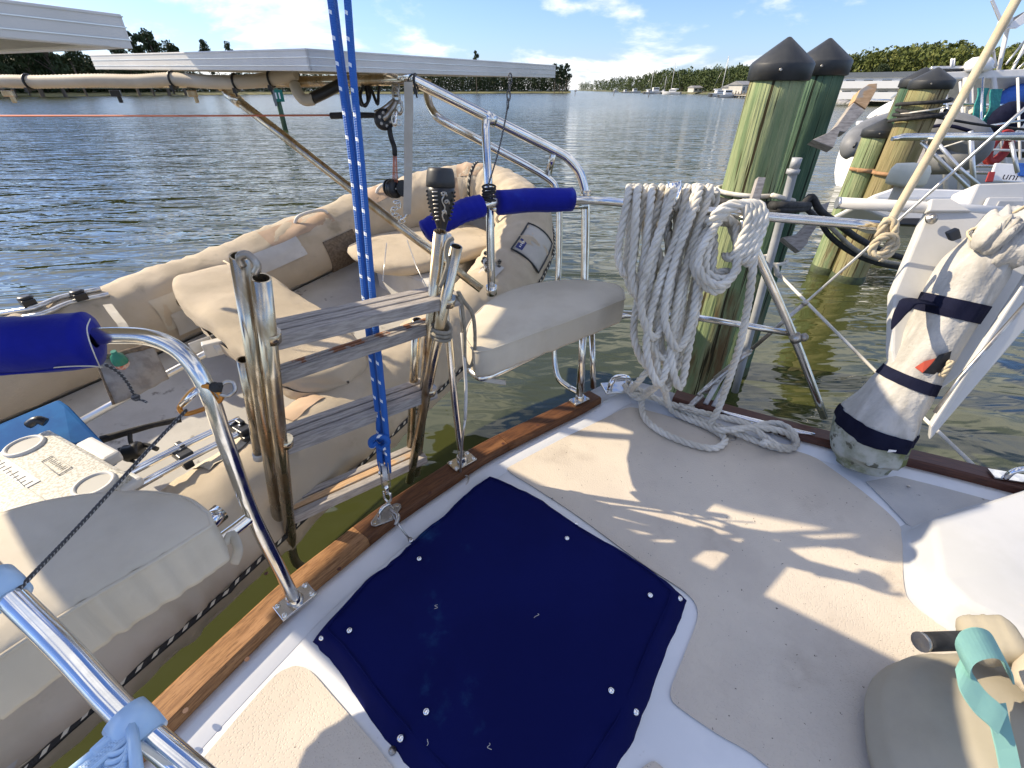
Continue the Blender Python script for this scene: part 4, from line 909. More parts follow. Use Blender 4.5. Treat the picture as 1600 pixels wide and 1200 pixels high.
mb = MB(); mb.tube([D(141, 498, .815), D(136, 512, .80), D(139, 530, .79), D(147, 552, .795), D(153, 566, .81), D(157, 575, .83)], .0011, 5, 5); mb.tube([D(60, 577, .815), D(100, 573, .80), D(140, 572, .80), D(160, 574, .82)], .0012, 5, 4)
obj('frayed_stitching', mb, K['rope'], [o for o in bpy.data.objects if o.name.startswith('rail_pad')][-1])
mb = MB(); mb.tube([D(163, 569, .84), D(185, 582, .86), D(200, 600, .88), D(208, 615, .89)], .0030, 7, 5)
mb.ball(D(212, 621, .89), .008, 8, 5); mb.tube([D(216, 624, .89), D(224, 626, .89), D(230, 629, .89)], .0022, 6, 3); tag(obj('pad_cord', mb, K['grey_fleck']), 'short grey flecked cord with a knot hanging from the left blue pad', 'cord')
mb = MB()
for k_ in range(5):
    p = D(764, 292 + k_*5, 1.66); mb.tube([p + Vector((math.cos(a)*.024, math.sin(a)*.024, math.sin(a + k_)*.004)) for a in [i*math.pi/6 for i in range(12)]], .0042, 6, 0, closed=True)
tag(obj('post_lashing', mb, K['black_cloth']), 'black cord wound round the steel post between the two blue pads', 'lashing')
mb = MB(); mb.tube([D(762, 292, 1.64), D(778, 240, 1.62), D(790, 185, 1.60), D(793, 165, 1.59)], .0030, 6, 2); mb.tube([D(762, 300, 1.67), D(762, 380, 1.74), D(763, 455, 1.84)], .0028, 6, 2)
for k_ in range(4):
    p = D(793.5 + k_*1.2, 162 - k_*13, 1.585); mb.tube([p + Vector((math.cos(a)*.006, 0, math.sin(a)*.017)) if k_ % 2 else p + Vector((math.cos(a)*.003, math.cos(a)*.006, math.sin(a)*.017)) for a in [i*math.pi/5 for i in range(10)]], .0024, 6, 0, closed=True)
tag(obj('panel_tether', mb, K['grey_fleck']), 'thin dark cord and chain tethering the solar panel to the post', 'cord')
# ---- blue tackle line
def path(pix, ds): return [D(u, v, d) for (u, v), d in zip(pix, ds)]
hal = thing('blue_tackle_line', 'blue braided line with white flecks running down in three parts to a block', 'line', Z(600, 790, .1))
for pix, ds in (([(511, -60), (517, 0), (533, 120), (552, 270), (572, 480), (590, 640), (593, 690)], [1.17, 1.18, 1.21, 1.25, 1.32, 1.43, 1.47]), ([(538, -60), (543, 0), (552, 120), (566, 270), (584, 480), (602, 660), (607, 738)], [1.16, 1.17, 1.20, 1.24, 1.31, 1.43, 1.49])):
    mb = MB(); mb.tube(path(pix, ds), .0100, 12, 6); obj('fall', mb, K['blue_line'], hal)
mb = MB(); mb.tube(path([(516, -40), (536, 120), (557, 270), (575, 480), (592, 640), (600, 700), (604, 720)], [1.20, 1.235, 1.28, 1.35, 1.45, 1.49, 1.50]), .0105, 12, 6); obj('fall', mb, K['blue_line'], hal)
mb = MB(); mb.tube(path([(590, 690), (581, 697), (580, 688), (590, 682), (602, 684), (606, 692), (598, 700), (588, 694), (586, 684), (596, 680)], [1.455, 1.45, 1.44, 1.43, 1.43, 1.44, 1.45, 1.46, 1.47, 1.47]), .0095, 10, 5); obj('knot', mb, K['blue_line'], hal)
mb = MB(); mb.tube(path([(593, 698), (594, 720), (598, 735)], [1.47, 1.48, 1.49]), .011, 10, 3); obj('whipping', mb, K['blue_line'], hal)
def shackle(mb, p, ax, w, h, r=.0045):
    ax = Vector(ax).normalized(); s_ = ax.cross(Vector((.3, 1, .1))).normalized()
    mb.tube([p + s_*w + ax*0, p + s_*w*1.05 + ax*h*.6, p + ax*h, p - s_*w*1.05 + ax*h*.6, p - s_*w], r, 8, 5); mb.tube([p + s_*w*1.4, p - s_*w*1.4], r*.9, 8)
blk = thing('tackle_block', 'stainless block shackled to the eye plate on the teak rail', 'block', Z(604, 800, .09))
bp = D(601, 738, 1.49); bax = (D(598, 715, 1.47) - D(605, 775, 1.545)).normalized(); vd = (CAM - bp).normalized(); sx = bax.cross(vd).normalized(); wd = sx.cross(bax)
mb = MB(); mb.lathe([(.030, -.008), (.026, 0), (.030, .008)], bp, sx, seg=20); obj('sheave', mb, K['pvc_white'], blk)
for s_ in (-1, 1):
    o_ = sx*(.012*s_); outl = [bp + o_ + bax*y + wd*x for x, y in ((0, .048), (.018, .038), (.026, .012), (.026, -.012), (.016, -.04), (.008, -.062), (-.008, -.062), (-.016, -.04), (-.026, -.012), (-.026, .012), (-.018, .038))]
    mb = MB(); mb.prism(outl, .003*s_, sx); obj('cheek', mb, K['steel_dull'], blk, bevel=.001)
mb = MB(); mb.lathe([(.006, -.02), (.006, .02)], bp, sx, seg=10); mb.tube([bp - bax*.05, bp - bax*.09], .010, 8); obj('swivel', mb, K['steel'], blk)
mb = MB(); shackle(mb, bp - bax*.09, -bax, .012, .04, .005); obj('shackle', mb, K['steel'], blk)
mb = MB(); mb.tube([Z(612, 800, .095), Z(622, 818, .085), Z(630, 830, .06), Z(640, 842, .03)], .0036, 7, 3); mb.ball(Z(641, 843, .028), .009, 8, 5); mb.tube([Z(610, 796, .1), Z(622, 806, .1), Z(618, 820, .09)], .007, 7, 3)
tag(obj('lanyard_pin', mb, K['steel_dull']), 'thin steel pin and shackle beside the block running to the hatch snap', 'pin')
# ---- dinghy hoist tackle under the davit
ho = thing('hoist_block', 'black sheave block hanging by shackles under the davit bar', 'block', D(605, 225, 1.6))
def sheave(parent, p, r, w, ax, m=K['black'], holes=6):
    ax = Vector(ax).normalized(); mb = MB(); mb.lathe([(r*.99, -w), (r, -w*.6), (r*.86, 0), (r, w*.6), (r*.99, w), (r*.3, w*1.05), (.0001, w*1.05)], p, ax, seg=26); s_ = obj('sheave', mb, m, parent)
    x = ax.orthogonal().normalized(); y = ax.cross(x)
    for k_ in range(holes):
        a = k_*2*math.pi/holes; mb = MB(); mb.lathe([(r*.16, 0), (r*.16, w*.12), (.0001, w*.12)], p + (x*math.cos(a)+y*math.sin(a))*r*.6 + ax*w, ax, seg=10); obj('lightening_hole', mb, K['pvc_grey'], s_)
    mb = MB(); mb.lathe([(r*.14, 0), (r*.14, w*.3), (.0001, w*.35)], p + ax*w, ax, seg=10); obj('axle', mb, K['steel'], s_)
    return s_
hp = D(600, 187, 1.58); vd = (CAM - hp).normalized(); sheave(ho, hp, .034, .010, vd*.85 + Vector((.4, 0, .1)))
mb = MB(); mb.tube([hp + Vector((.002, -.012, 0)), D(613, 170, 1.56), D(619, 158, 1.56)], .0095, 8, 3); mb.tube([hp + Vector((-.03, 0, .02)), D(600, 170, 1.57), D(617, 156, 1.57)], .008, 8, 3); obj('strap', mb, K['steel_dull'], ho)
mb = MB()
for k_, (u, v) in enumerate([(619, 122), (619, 133), (619, 144), (620, 152)]): shackle(mb, D(u, v + 6, 1.57), (0, 0, 1), .011, .03, .0042)
shackle(mb, D(622, 160, 1.565), (0, 0, -1), .012, .036, .005); obj('chain', mb, K['steel_dull'], ho)
mb = MB()
for u, v in ((625, 171), (623, 191)): mb.tube([D(u, v, 1.55) + Vector((math.cos(a)*.009, 0, math.sin(a)*.009)) for a in [i*math.pi/6 for i in range(12)]], .0013, 5, 0, closed=True)
mb.tube([D(619, 172, 1.555), D(618, 186, 1.56), D(616, 197, 1.565)], .006, 8, 2); mb.tube([D(616, 188, 1.56) + Vector((math.cos(a)*.008, 0, math.sin(a)*.017)) for a in [i*math.pi/6 for i in range(12)]], .003, 6, 0, closed=True); obj('clevis', mb, K['steel'], ho)
lb = thing('hoist_block', 'lower black block of the dinghy hoist with chain and snap hook', 'block', D(622, 330, 1.75))
lp_ = D(616, 295, 1.70); sheave(lb, lp_, .034, .012, Vector((.75, -.6, .1)), holes=0)
mb = MB(); mb.lathe([(.030, -.004), (.030, .004)], lp_ + Vector((.03, .01, 0)), (.75, -.6, .1), seg=20); mb.lathe([(.033, -.004), (.033, .004)], lp_ - Vector((.02, -.02, 0)), (.75, -.6, .1), seg=20); obj('cheek', mb, K['black'], lb)
mb = MB(); prev = D(618, 312, 1.71)
for k_ in range(7):
    p = D([620, 623, 617, 614, 618, 624, 628][k_], 316 + k_*5, 1.72 + k_*.01); mb.tube([p + (Vector((math.cos(a)*.008, .002, math.sin(a)*.012)) if k_ % 2 else Vector((math.cos(a)*.012, .004*math.cos(a), math.sin(a)*.006))) for a in [i*math.pi/5 for i in range(10)]], .0030, 6, 0, closed=True)
mb.tube([D(626, 344, 1.76), D(634, 338, 1.76), D(638, 332, 1.75), D(634, 330, 1.75)], .006, 8, 3); obj('chain', mb, K['steel'], lb)
mb = MB()
for u0, u1 in ((615, 614), (617, 617), (619, 621)): mb.tube([D(u0, 242, 1.63), D(u1, 290, 1.69)], .0022, 6)
mb.tube([D(-60, 181, 1.75), D(300, 181, 1.68), D(520, 180, 1.62)], .0030, 6, 0); tag(obj('hoist_line', mb, K['orange_line']), 'thin orange red hoist line running left from the black sleeve', 'line')
mb = MB(); mb.tube([D(517, 181, 1.62), D(545, 180, 1.61), D(575, 180, 1.60), D(590, 179, 1.59), D(606, 168, 1.575)], .0095, 10, 4, radii=[.0105, .0105, .009, .008, .007]); mb.tube([D(608, 198, 1.59), D(611, 215, 1.60), D(616, 230, 1.615), D(617, 243, 1.63)], .009, 10, 4); tag(obj('line_sleeve', mb, K['black_cloth']), 'black cloth sleeves over the hoist line at the upper block', 'sleeve')
mb = MB(); 
def ribbon(mb, pts, w, side, th=.0022):
    P = [Vector(p) for p in pts]; sd = Vector(side).normalized(); b = len(mb.v); n = len(P); L = 0
    for i, p in enumerate(P):
        t = (P[min(n-1, i+1)] - P[max(0, i-1)]).normalized(); nn = t.cross(sd).normalized()
        for a, c_ in ((-1, -1), (1, -1), (1, 1), (-1, 1)): mb.v.append(p + sd*(a*w/2) + nn*(c_*th/2))
    for i in range(n-1):
        for k_ in range(4):
            k2 = (k_+1) % 4; mb.face((b+i*4+k_, b+i*4+k2, b+(i+1)*4+k2, b+(i+1)*4+k_), [(i*.05, k_*.03), (i*.05, k_*.03+.03), (i*.05+.05, k_*.03+.03), (i*.05+.05, k_*.03)])
    mb.face((b+3, b+2, b+1, b)); e0 = b+(n-1)*4; mb.face((e0, e0+1, e0+2, e0+3)); return mb
ribbon(mb, [D(638, 128, 1.535), D(639, 170, 1.56), D(638, 210, 1.59), D(638, 260, 1.63), D(637, 300, 1.68), D(636, 335, 1.73)], .030, (1, .25, 0)); tag(obj('hoist_strap', mb, K['webbing']), 'pale webbing strap hanging straight down from the davit corner', 'strap')
# ---- wiring on the davit bar
rr = []
P = [D(-150, 128, 1.80), D(0, 127, 1.74), D(60, 128, 1.72), D(150, 126, 1.68), D(215, 127, 1.66), D(270, 124, 1.645), D(330, 128, 1.625), D(380, 128, 1.605), D(425, 123, 1.59), D(462, 114, 1.575)]
PP = catmull(P, 30); mb = MB(); mb.tube(PP, .022, 12, 0, radii=[.0225 if i % 2 else .0205 for i in range(len(PP))]); t = obj('cable_conduit', mb, K['conduit'])
tag(t, 'pale corrugated cable conduit tied along the davit bar', 'conduit')
P = [D(460, 132, 1.60), D(466, 146, 1.60), D(476, 156, 1.60), D(490, 155, 1.60)]; PP = catmull(P, 12); mb = MB(); mb.tube(PP, .02, 12, 0, radii=[.020 if i % 2 else .018 for i in range(len(PP))]); cd = tag(obj('cable_conduit', mb, K['conduit']), 'short curved end of cable conduit dipping below the bar', 'conduit')
mb = MB(); mb.tube([D(488, 154, 1.60), D(505, 146, 1.60), D(522, 137, 1.60), D(532, 131, 1.60)], .0185, 10, 4); mb.tube([D(530, 132, 1.6), D(545, 126, 1.6), D(560, 128, 1.6), D(573, 135, 1.6), D(578, 150, 1.6), D(570, 166, 1.6), D(563, 150, 1.6), D(570, 133, 1.6), D(580, 140, 1.6), D(590, 163, 1.6), D(592, 140, 1.6), D(600, 118, 1.6), D(616, 112, 1.6)], .0055, 8, 6)
mb.tube([D(556, 116, 1.61), D(566, 124, 1.61), D(572, 140, 1.61), D(574, 160, 1.61), D(564, 164, 1.61), D(562, 146, 1.61), D(572, 130, 1.61)], .005, 8, 6); tag(obj('cable_loop', mb, K['black']), 'black cable loop bundled under the davit bar', 'cable')
for i, (u, v, d) in enumerate([(46, 128, 1.724), (271, 124, 1.645), (369, 128, 1.609), (424, 123.5, 1.59), (466, 126, 1.66), (650, 129, 1.56)]):
    p = D(u, v, d); mb = MB(); mb.tube([p + Vector((.10*math.cos(a)*.02, math.cos(a)*.0235, math.sin(a)*.0245)) for a in [k_*math.pi/8 for k_ in range(16)]], .0042, 6, 0, closed=True); mb.box(p + Vector((0, -.024, -.026)), (.012, .014, .016)); mb.tube([p + Vector((0, -.026, -.03)), p + Vector((.004, -.03, -.045))], .003, 5)
    tag(obj('cable_tie', mb, K['black']), ['black cable tie nearest the left border on the pale conduit', 'second black cable tie from the left on the pale conduit', 'black cable tie above the strut end on the pale conduit', 'black cable tie just left of where the conduit lifts', 'black cable tie at the curved conduit end', 'black cable tie near the steel corner of the davit'][i], 'cable tie', 'cable ties')
# ---- solar panels
K['cells'] = mat('solar_cells', (.01, .012, .03), rough=.1); K['backsheet'] = mat('panel_backsheet', (.45, .43, .36), (.38, .36, .30), scale=3, rough=.6)
def solar(A, ex, ey, L1, L2, label, hgt=.052, drop=0):
    t = thing('solar_panel', label, 'solar panel', A, 'solar panels'); ex = Vector(ex).normalized(); ey = Vector(ey).normalized(); up = ex.cross(ey).normalized()
    if up.z < 0: up = -up
    c = [A, A + ex*L1, A + ex*L1 + ey*L2, A + ey*L2]
    for i in range(4):
        a, b = c[i], c[(i+1) % 4]; tdir = (b-a).normalized(); inn = ((c[0]+c[2])/2 - (a+b)/2).normalized()
        mb = MB(); mb.beam(a + inn*.004 + up*hgt/2, b + inn*.004 + up*hgt/2, .008, hgt, up); f = obj('frame_side', mb, K['white_frame'], t, bevel=.0015)
        for hz in (.25, .62, .93): 
            mb = MB(); mb.beam(a - inn*.0006 + up*hgt*hz, b - inn*.0006 + up*hgt*hz, .0022, hgt*.035, up); obj('frame_rib', mb, K['white_frame'] if hz > .9 else K['alu'], f)
        mb = MB(); mb.beam(a + inn*.017 + up*.002, b + inn*.017 + up*.002, .032, .004, up); obj('frame_lip', mb, K['white_frame'], f)
    mb = MB(); ctr = (c[0]+c[2])/2; Mx = Matrix((ex, ey - ex*ey.dot(ex), up)).transposed(); mb.box(ctr + up*(hgt-.008), (L1-.02, L2-.02, .006), Mx); obj('cell_sheet', mb, K['cells'], t)
    mb = MB(); mb.box(ctr + up*(hgt-.016), (L1-.02, L2-.02, .004), Mx); obj('back_sheet', mb, K['backsheet'], t)
    mb = MB(); mb.box(ctr + up*(hgt-.03) + ex*.2, (.12, .1, .025), Mx); obj('junction_box', mb, K['black'], t, bevel=.003)
    return t
SP1 = D(485, 111, 1.26); SPr = D(862, 115, 1.90)
SPl = min((D(141, 104, 1.5 + .005*k_) for k_ in range(400)), key=lambda q: abs((q - SP1).dot(SPr - SP1)))
PEX = Vector((.56, .83, .004)); PEY = Vector((-.83, .56, .02))
solar(SP1, PEX, PEY, 1.42, 1.53, 'white framed solar panel over the dinghy, its near corner beside the blue lines')
SQ = D(208, 76, .745); el = D(-10, 67, .745) - SQ; er = D(40, 98, 1.02) - SQ; er.z = 0; el.z = el.z*.5
solar(SQ, -PEX + Vector((0, 0, .03)), PEY, .88, 1.75, 'white framed solar panel seen from below at the upper left corner', hgt=.045)
# ================================================================== DINGHY HOISTED UNDER THE DAVITS
def pix(P):
    q = P - CAM; d = q.y*_c - q.z*_s; return 800 + FPX*q.x/d, 600 - FPX*(q.y*_s + q.z*_c)/d, d
DP = [Vector(p) for p in ((-1.99, -.70, -.01), (-1.27, .62, -.02), (-1.05, 1.045, -.02), (-.67, 1.81, .01), (-.385, 2.30, .07), (-.10, 2.72, .20), (.08, 3.14, .40), (.02, 3.58, .56), (-.34, 3.86, .60), (-.98, 3.66, .47), (-1.75, 2.88, .27), (-2.34, 1.86, .20), (-3.1, .45, .18))]
DC = catmull(DP, 12); DT, _ = frames(DC); ND = len(DC)
DOUT = []
for t in DT:
    o_ = t.cross(Vector((0, 0, 1))); DOUT.append(o_.normalized())
DUP = [DOUT[i].cross(DT[i]).normalized() for i in range(ND)]
def drad(i): 
    s_ = i / (ND-1); return .215 - .03*math.exp(-((s_-.58)/.10)**2)
def surf(i, th, off=0.0):
    i = max(0, min(ND-1, i)); i0 = int(i); f = i - i0; i1 = min(ND-1, i0+1)
    def at(k_): return DC[k_] + (DOUT[k_]*math.cos(th) + DUP[k_]*math.sin(th)) * (drad(k_) + off)
    return at(i0).lerp(at(i1), f)
def pick(u, v, th0=-90, th1=270):           # surface position seen at a place, nearest to the eye
    best = None
    for i2 in range(0, (ND-1)*2):
        i = i2/2
        for td in range(th0, th1, 5):
            P = surf(i, R(td)); a, b, d = pix(P)
            if d < .2: continue
            e = math.hypot(a-u, b-v)
            if e < 14:
                s_ = d*40 + e
                if best is None or s_ < best[0]: best = (s_, i, R(td))
    return (best[1], best[2]) if best else (0, 0)
din = thing('dinghy', 'inflatable dinghy in tan canvas covers hoisted under the solar panel', 'dinghy', (-1.0, 2.2, -.3))
mb = MB(); mb.grid(lambda a, b: surf(a*(ND-1), b*2*math.pi), ND-1, 26); obj('tube', mb, K['pvc_grey'], din)
def wr(i, th): 
    p = surf(i, th); return noise.noise(Vector((i*.55, th*1.2, 4)))*.014 + (abs(noise.noise(Vector((i*1.5 + th*1.6, th*.5, 9))))**.7)*.022 + noise.noise(p*9)*.004
lo_, hi_ = R(-24), R(214)
mb = MB(); mb.grid(lambda a, b: surf(a*(ND-1), lo_ + (hi_-lo_)*b, .006 + wr(a*(ND-1), lo_ + (hi_-lo_)*b)), (ND-1)*2, 40); obj('canvas_cover', mb, K['canvas'], din)
mb = MB(); mb.tube([surf(i, lo_, .008) for i in range(ND)], .006, 6); mb.tube([surf(i, R(-2), .010 + wr(i, R(-2))) for i in range(ND)], .003, 6); obj('cover_hem', mb, K['canvas'], din)
# grab line along the outside
mb = MB(); L = []
for i in range(0, ND): L.append(surf(i, R(-2), .018 + (.006 if (i % 10) in (0,) else 0)))
mb.tube(L, .0092, 10); obj('grab_line', mb, K['black_fleck'], din)
mb = MB(); mb.grid(lambda a, b: surf(a*(ND-1), R(-62 - 8*b), .012 + .012*math.sin(b*math.pi)), ND-1, 4); obj('rub_strake', mb, K['rubber'], din)
# rigid hull underneath
def keel(a, b):
    i = int(round(a*30)); k_ = 6 + i*2; j = ND-1-(6 + i*2) if False else None
    return None
n_half = int(ND*.60); 
nearI = [i for i in range(4, 82)]; 
def far_of(k_):    # matching station on the far tube
    t = k_/77; return ND-5 - t*(ND-5-88)
mb = MB()
def hullfn(a, b):
    k_ = a*77; A = surf(4 + k_, R(-110)); B = surf(far_of(k_), R(-110)); m_ = (A+B)/2 - Vector((0, 0, .26*(1-a*.75)))
    return A*(1-b)**2 + m_*2*b*(1-b) + B*b*b
mb.grid(hullfn, 40, 8); obj('hull', mb, K['pvc_white'], din)
mb = MB()
def floorfn(a, b):
    k_ = a*60; A = surf(4 + k_, R(214)); B = surf(far_of(k_), R(214)); return A.lerp(B, b) + Vector((0, 0, -.03))
mb.grid(floorfn, 30, 8); obj('floor', mb, K['floor_grey'], din)
# oar along the far side, with its clip
mb = MB(); mb.tube([D(100, 674, 1.80), D(270, 580, 2.02), D(330, 548, 2.10), D(405, 508, 2.22)], .0165, 12, 0); oar = tag(obj('oar_shaft', mb, K['alu']), 'grey aluminium oar lying along the far inside of the dinghy', 'oar')
mb = MB(); mb.tube([D(335, 546, 2.09), D(372, 526, 2.16)], .026, 12, 0); obj('sleeve', mb, K['pvc_white'], oar)
mb = MB(); mb.box(D(335, 543, 2.10), (.09, .05, .07), Matrix.Rotation(.6, 3, 'Z')); mb.box(D(325, 535, 2.14), (.16, .012, .06), Matrix.Rotation(.95, 3, 'Z')); obj('oar_clip', mb, K['pvc_white'], din, bevel=.006)
# thwart seat
def pillow(name, A, B, w, h, m, parent, wob=.012, nu=26, nv=20, seedv=0):
    ax = (B - A); Lx = ax.length; ax.normalize(); sd = Vector((0, 0, 1)).cross(ax).normalized(); up = ax.cross(sd)
    def fn(a, b):
        ang = b*2*math.pi; ca, sa = math.cos(ang), math.sin(ang); ee = math.sqrt(max(0, 1 - abs(a*2-1)**5))
        x = math.copysign(abs(ca)**.55, ca); y = math.copysign(abs(sa)**.6, sa)
        p = A + ax*(a*Lx) + sd*(x*w/2*ee) + up*(y*h/2*ee)
        q = noise.noise(Vector((a*5 + seedv, b*7, 2)))*wob + abs(noise.noise(Vector((a*9 + b*5, b*3, seedv))))*wob
        return p + (sd*x + up*y)*q
    mb = MB(); mb.grid(fn, nu, nv, True)
    o = obj(name, mb, m, parent); return o
thw = pillow('thwart_seat', Vector((-.72, 1.62, .22)), Vector((-1.80, 2.48, .40)), .46, .19, K['canvas'], din, .024, nu=46, nv=36)
mb = MB(); mb.tube([Vector((-.78, 1.86, .26)), Vector((-1.1, 2.12, .34)), Vector((-1.5, 2.43, .42)), Vector((-1.72, 2.6, .45))], .006, 6, 3); obj('seam', mb, K['canvas'], thw)
def decal(parent, name, u, v, ds, dth, m, off=.012, n=8):
    i, th = pick(u, v); mb = MB(); mb.grid(lambda a, b: surf(i + (a-.5)*ds, th + (b-.5)*dth, off + max(0, wr(i + (a-.5)*ds, th + (b-.5)*dth))), n, n); return obj(name, mb, m, parent)
decal(din, 'patch', 438, 398, 3.6, .55, K['pvc_white'], .015); decal(din, 'patch', 322, 488, 3.6, .60, K['pvc_white'], .015); decal(din, 'patch', 310, 470, 4.6, .8, K['canvas_pale'], .008)
decal(din, 'patch', 470, 352, 5, .7, K['tan_patch'], .008); decal(din, 'patch', 735, 262, 5, .9, K['tan_patch'], .008); decal(din, 'patch', 700, 300, 4, .8, K['tan_patch'], .007); decal(din, 'patch', 600, 300, 4, .7, K['tan_patch'], .008)
decal(din, 'patch', 350, 700, 3.0, .7, K['canvas_pale'], .012); decal(din, 'patch', 468, 640, 2.2, .6, K['tan_patch'], .010)
# name panel at the bow with its navy crest
i, th = pick(838, 385); ds, dth = 6.2, 1.05
mb = MB(); mb.grid(lambda a, b: surf(i + (a-.5)*ds, th + (b-.5)*dth, .016), 10, 10); npn = obj('name_panel', mb, K['pvc_grey'], din, thick=.003)
ed = [(q/6, 0) for q in range(6)] + [(1, q/6) for q in range(6)] + [(1-q/6, 1) for q in range(6)] + [(0, 1-q/6) for q in range(6)]
mb = MB(); mb.tube([surf(i + (a-.5)*ds, th + (b-.5)*dth, .019) for a, b in ed], .006, 6, 0, closed=True); obj('panel_border', mb, K['rubber'], npn)
mb = MB(); mb.grid(lambda a, b: surf(i + (a*.34+.10-.5)*ds, th + (b*.20+.74-.5)*dth, .0195), 5, 5); cr_ = obj('crest', mb, mat('crest_navy', (.02, .03, .16), rough=.6), npn)
mb = MB()
for q in range(4): mb.grid(lambda a, b: surf(i + ((a*.03 + q*.06)+.16-.5)*ds, th + (b*.05+.815-.5)*dth, .0215), 2, 2)
obj('crest_marks', mb, K['white'], cr_)
# handles
def handle(u1, v1, u2, v2, rise, m, r=.011, flat=1.0):
    i1, t1 = pick(u1, v1); i2, t2 = pick(u2, v2); mb = MB(); mb.tube([surf(i1, t1, .0), surf(i1*.85+i2*.15, t1*.85+t2*.15, rise*.8), surf((i1+i2)/2, (t1+t2)/2, rise), surf(i1*.15+i2*.85, t1*.15+t2*.85, rise*.8), surf(i2, t2, .0)], r, 8, 5, flat=flat); return obj('grab_handle', mb, m, din)
handle(460, 352, 512, 334, .055, K['pvc_white']); handle(585, 305, 626, 288, .055, K['pvc_white']); handle(770, 345, 800, 335, .05, K['canvas_pale'])
i, th = pick(768, 425); mb = MB(); mb.grid(lambda a, b: surf(i + (a-.5)*3.2, th + (b-.5)*.5, .013 + .006*math.sin(a*math.pi)), 6, 6); lug = obj('towing_patch', mb, K['pvc_white'], din)
mb = MB(); mb.tube([surf(i-1, th, .01), surf(i-.6, th+.1, .05), surf(i, th+.15, .065), surf(i+.6, th+.1, .05), surf(i+1, th, .01)], .012, 8, 4); obj('towing_ring', mb, K['pvc_white'], lug)
mb = MB(); c = surf(i, th+.1, .04)
for q in range(16): mb.ball(c + Vector((random.gauss(0, .028), random.gauss(0, .02), random.gauss(0, .026))), .014, 6, 4)
mb.tube([c, c + Vector((-.05, .02, -.06)), c + Vector((.02, -.02, -.12)), c + Vector((.06, 0, -.05))], .009, 7, 5); tag(obj('painter_knot', mb, K['black_fleck']), 'black and white painter line knotted at the dinghy bow ring', 'knot')
i0_, _t = pick(742, 262); mb = MB(); mb.tube([surf(i0_ + k_*.08, R(200 - k_*22), .020 + .004*math.sin(k_)) for k_ in range(13)], .013, 8, 3); obj('bow_line', mb, K['black_fleck'], din)
# brown mesh bag over the far tube, straps and pouch
i, th = pick(540, 395); mb = MB(); mb.grid(lambda a, b: surf(i + (a-.5)*2.6, th + (b-.5)*1.25, .022 + .01*noise.noise(Vector((a*4, b*4, 1)))), 10, 12); tag(obj('mesh_bag', mb, K['brown_mesh'], thick=.008), 'dark patterned mesh bag strapped over the far tube of the dinghy', 'bag')
i, th = pick(545, 432); mb = MB(); mb.grid(lambda a, b: surf(i + (a-.5)*2.6, th + (b-.5)*.25, .028), 6, 4); obj('bag_hem', mb, K['canvas'], din)
A = D(160, 560, 1.74); pch = thing('mesh_pouch', 'grey fabric pouch hanging inside the dinghy holding a small bottle', 'pouch', D(205, 640, 1.85))
def pouchfn(a, b):
    tl, trp, bl, br = D(150, 562, 1.78), D(238, 540, 1.93), D(178, 632, 1.80), D(264, 592, 1.94); p = tl.lerp(trp, a).lerp(bl.lerp(br, a), b)
    return p - Vector((-.8, .5, -.3))*(.05*math.sin(a*math.pi)*math.sin(min(1, b+.15)*math.pi*.8)) + Vector((0, 0, noise.noise(Vector((a*4, b*4, 3)))*.012))
mb = MB(); mb.grid(pouchfn, 14, 10); obj('pocket', mb, K['mesh_cloth'], pch, thick=.006)
mb = MB(); mb.tube([pouchfn(a/8, 0) for a in range(9)], .014, 8, 0); mb.tube([pouchfn(0, a/8) for a in range(9)], .006, 6, 0); obj('hem', mb, K['brown_mesh'], pch)
mb = MB(); ribbon(mb, [D(168, 476, 2.05), D(178, 490, 1.98), D(190, 505, 1.94), D(200, 522, 1.92)], .035, (1, .4, 0), .004); obj('hanger_strap', mb, K['webbing'], pch)
bt = D(186, 562, 1.80); mb = MB(); mb.lathe([(.024, -.10), (.026, -.08), (.026, .0), (.022, .02), (.010, .032), (.010, .045)], bt, (.1, -.2, 1), seg=16); bo = tag(obj('small_bottle', mb, K['green_bottle']), 'small green plastic bottle sticking out of the grey pouch', 'bottle')
mb = MB(); mb.lathe([(.0268, -.06), (.0268, -.015)], bt, (.1, -.2, 1), seg=16, cap=False); obj('bottle_label', mb, mat('bottle_label', (.62, .55, .45), (.55, .12, .06), scale=60, rough=.5), bo)
# rails with black clips on the near and far tubes
def drail(pts, lab, r=.0125):
    P = [surf(*pick(u, v), .022) for u, v in pts]; mb = MB(); mb.tube(P, r, 10, 3); return P
P1 = [D(150, 768, 1.36), D(215, 733, 1.44), D(290, 695, 1.55), D(375, 655, 1.68)]; P2 = [p + Vector((.05, -.02, -.022)) for p in P1]
rl = thing('dinghy_rail', 'pair of polished aluminium rails along the near dinghy tube', 'rail', P1[1] - Vector((0, 0, .05)), 'dinghy rails')
for P in (P1, P2): mb = MB(); mb.tube(P, .0125, 12, 4); obj('rail_tube', mb, K['chrome'], rl)
for (u, v, d) in ((285, 710, 1.54), (378, 672, 1.66)):
    p = D(u, v, d); M_ = Matrix.Rotation(1.0, 3, 'Z'); mb = MB(); mb.box(p + Vector((0, 0, .004)), (.045, .085, .034), M_); mb.box(p + Vector((-.01, .02, .024)), (.02, .04, .016), M_); mb.box(p + Vector((.03, -.03, -.015)), (.03, .03, .03), M_); c_ = obj('clip', mb, K['black'], rl, bevel=.004)
    mb = MB(); mb.lathe([(.006, 0), (.006, .003)], p + Vector((0, 0, .022)), seg=8); obj('screw', mb, K['steel'], c_)
P3 = [surf(*pick(u, v), .03) for u, v in ((-10, 500), (60, 484), (100, 474), (160, 460))]
r2 = thing('dinghy_rail', 'pale aluminium track with black clips on the far dinghy tube at the left', 'rail', P3[1] - Vector((0, 0, .05)), 'dinghy rails')
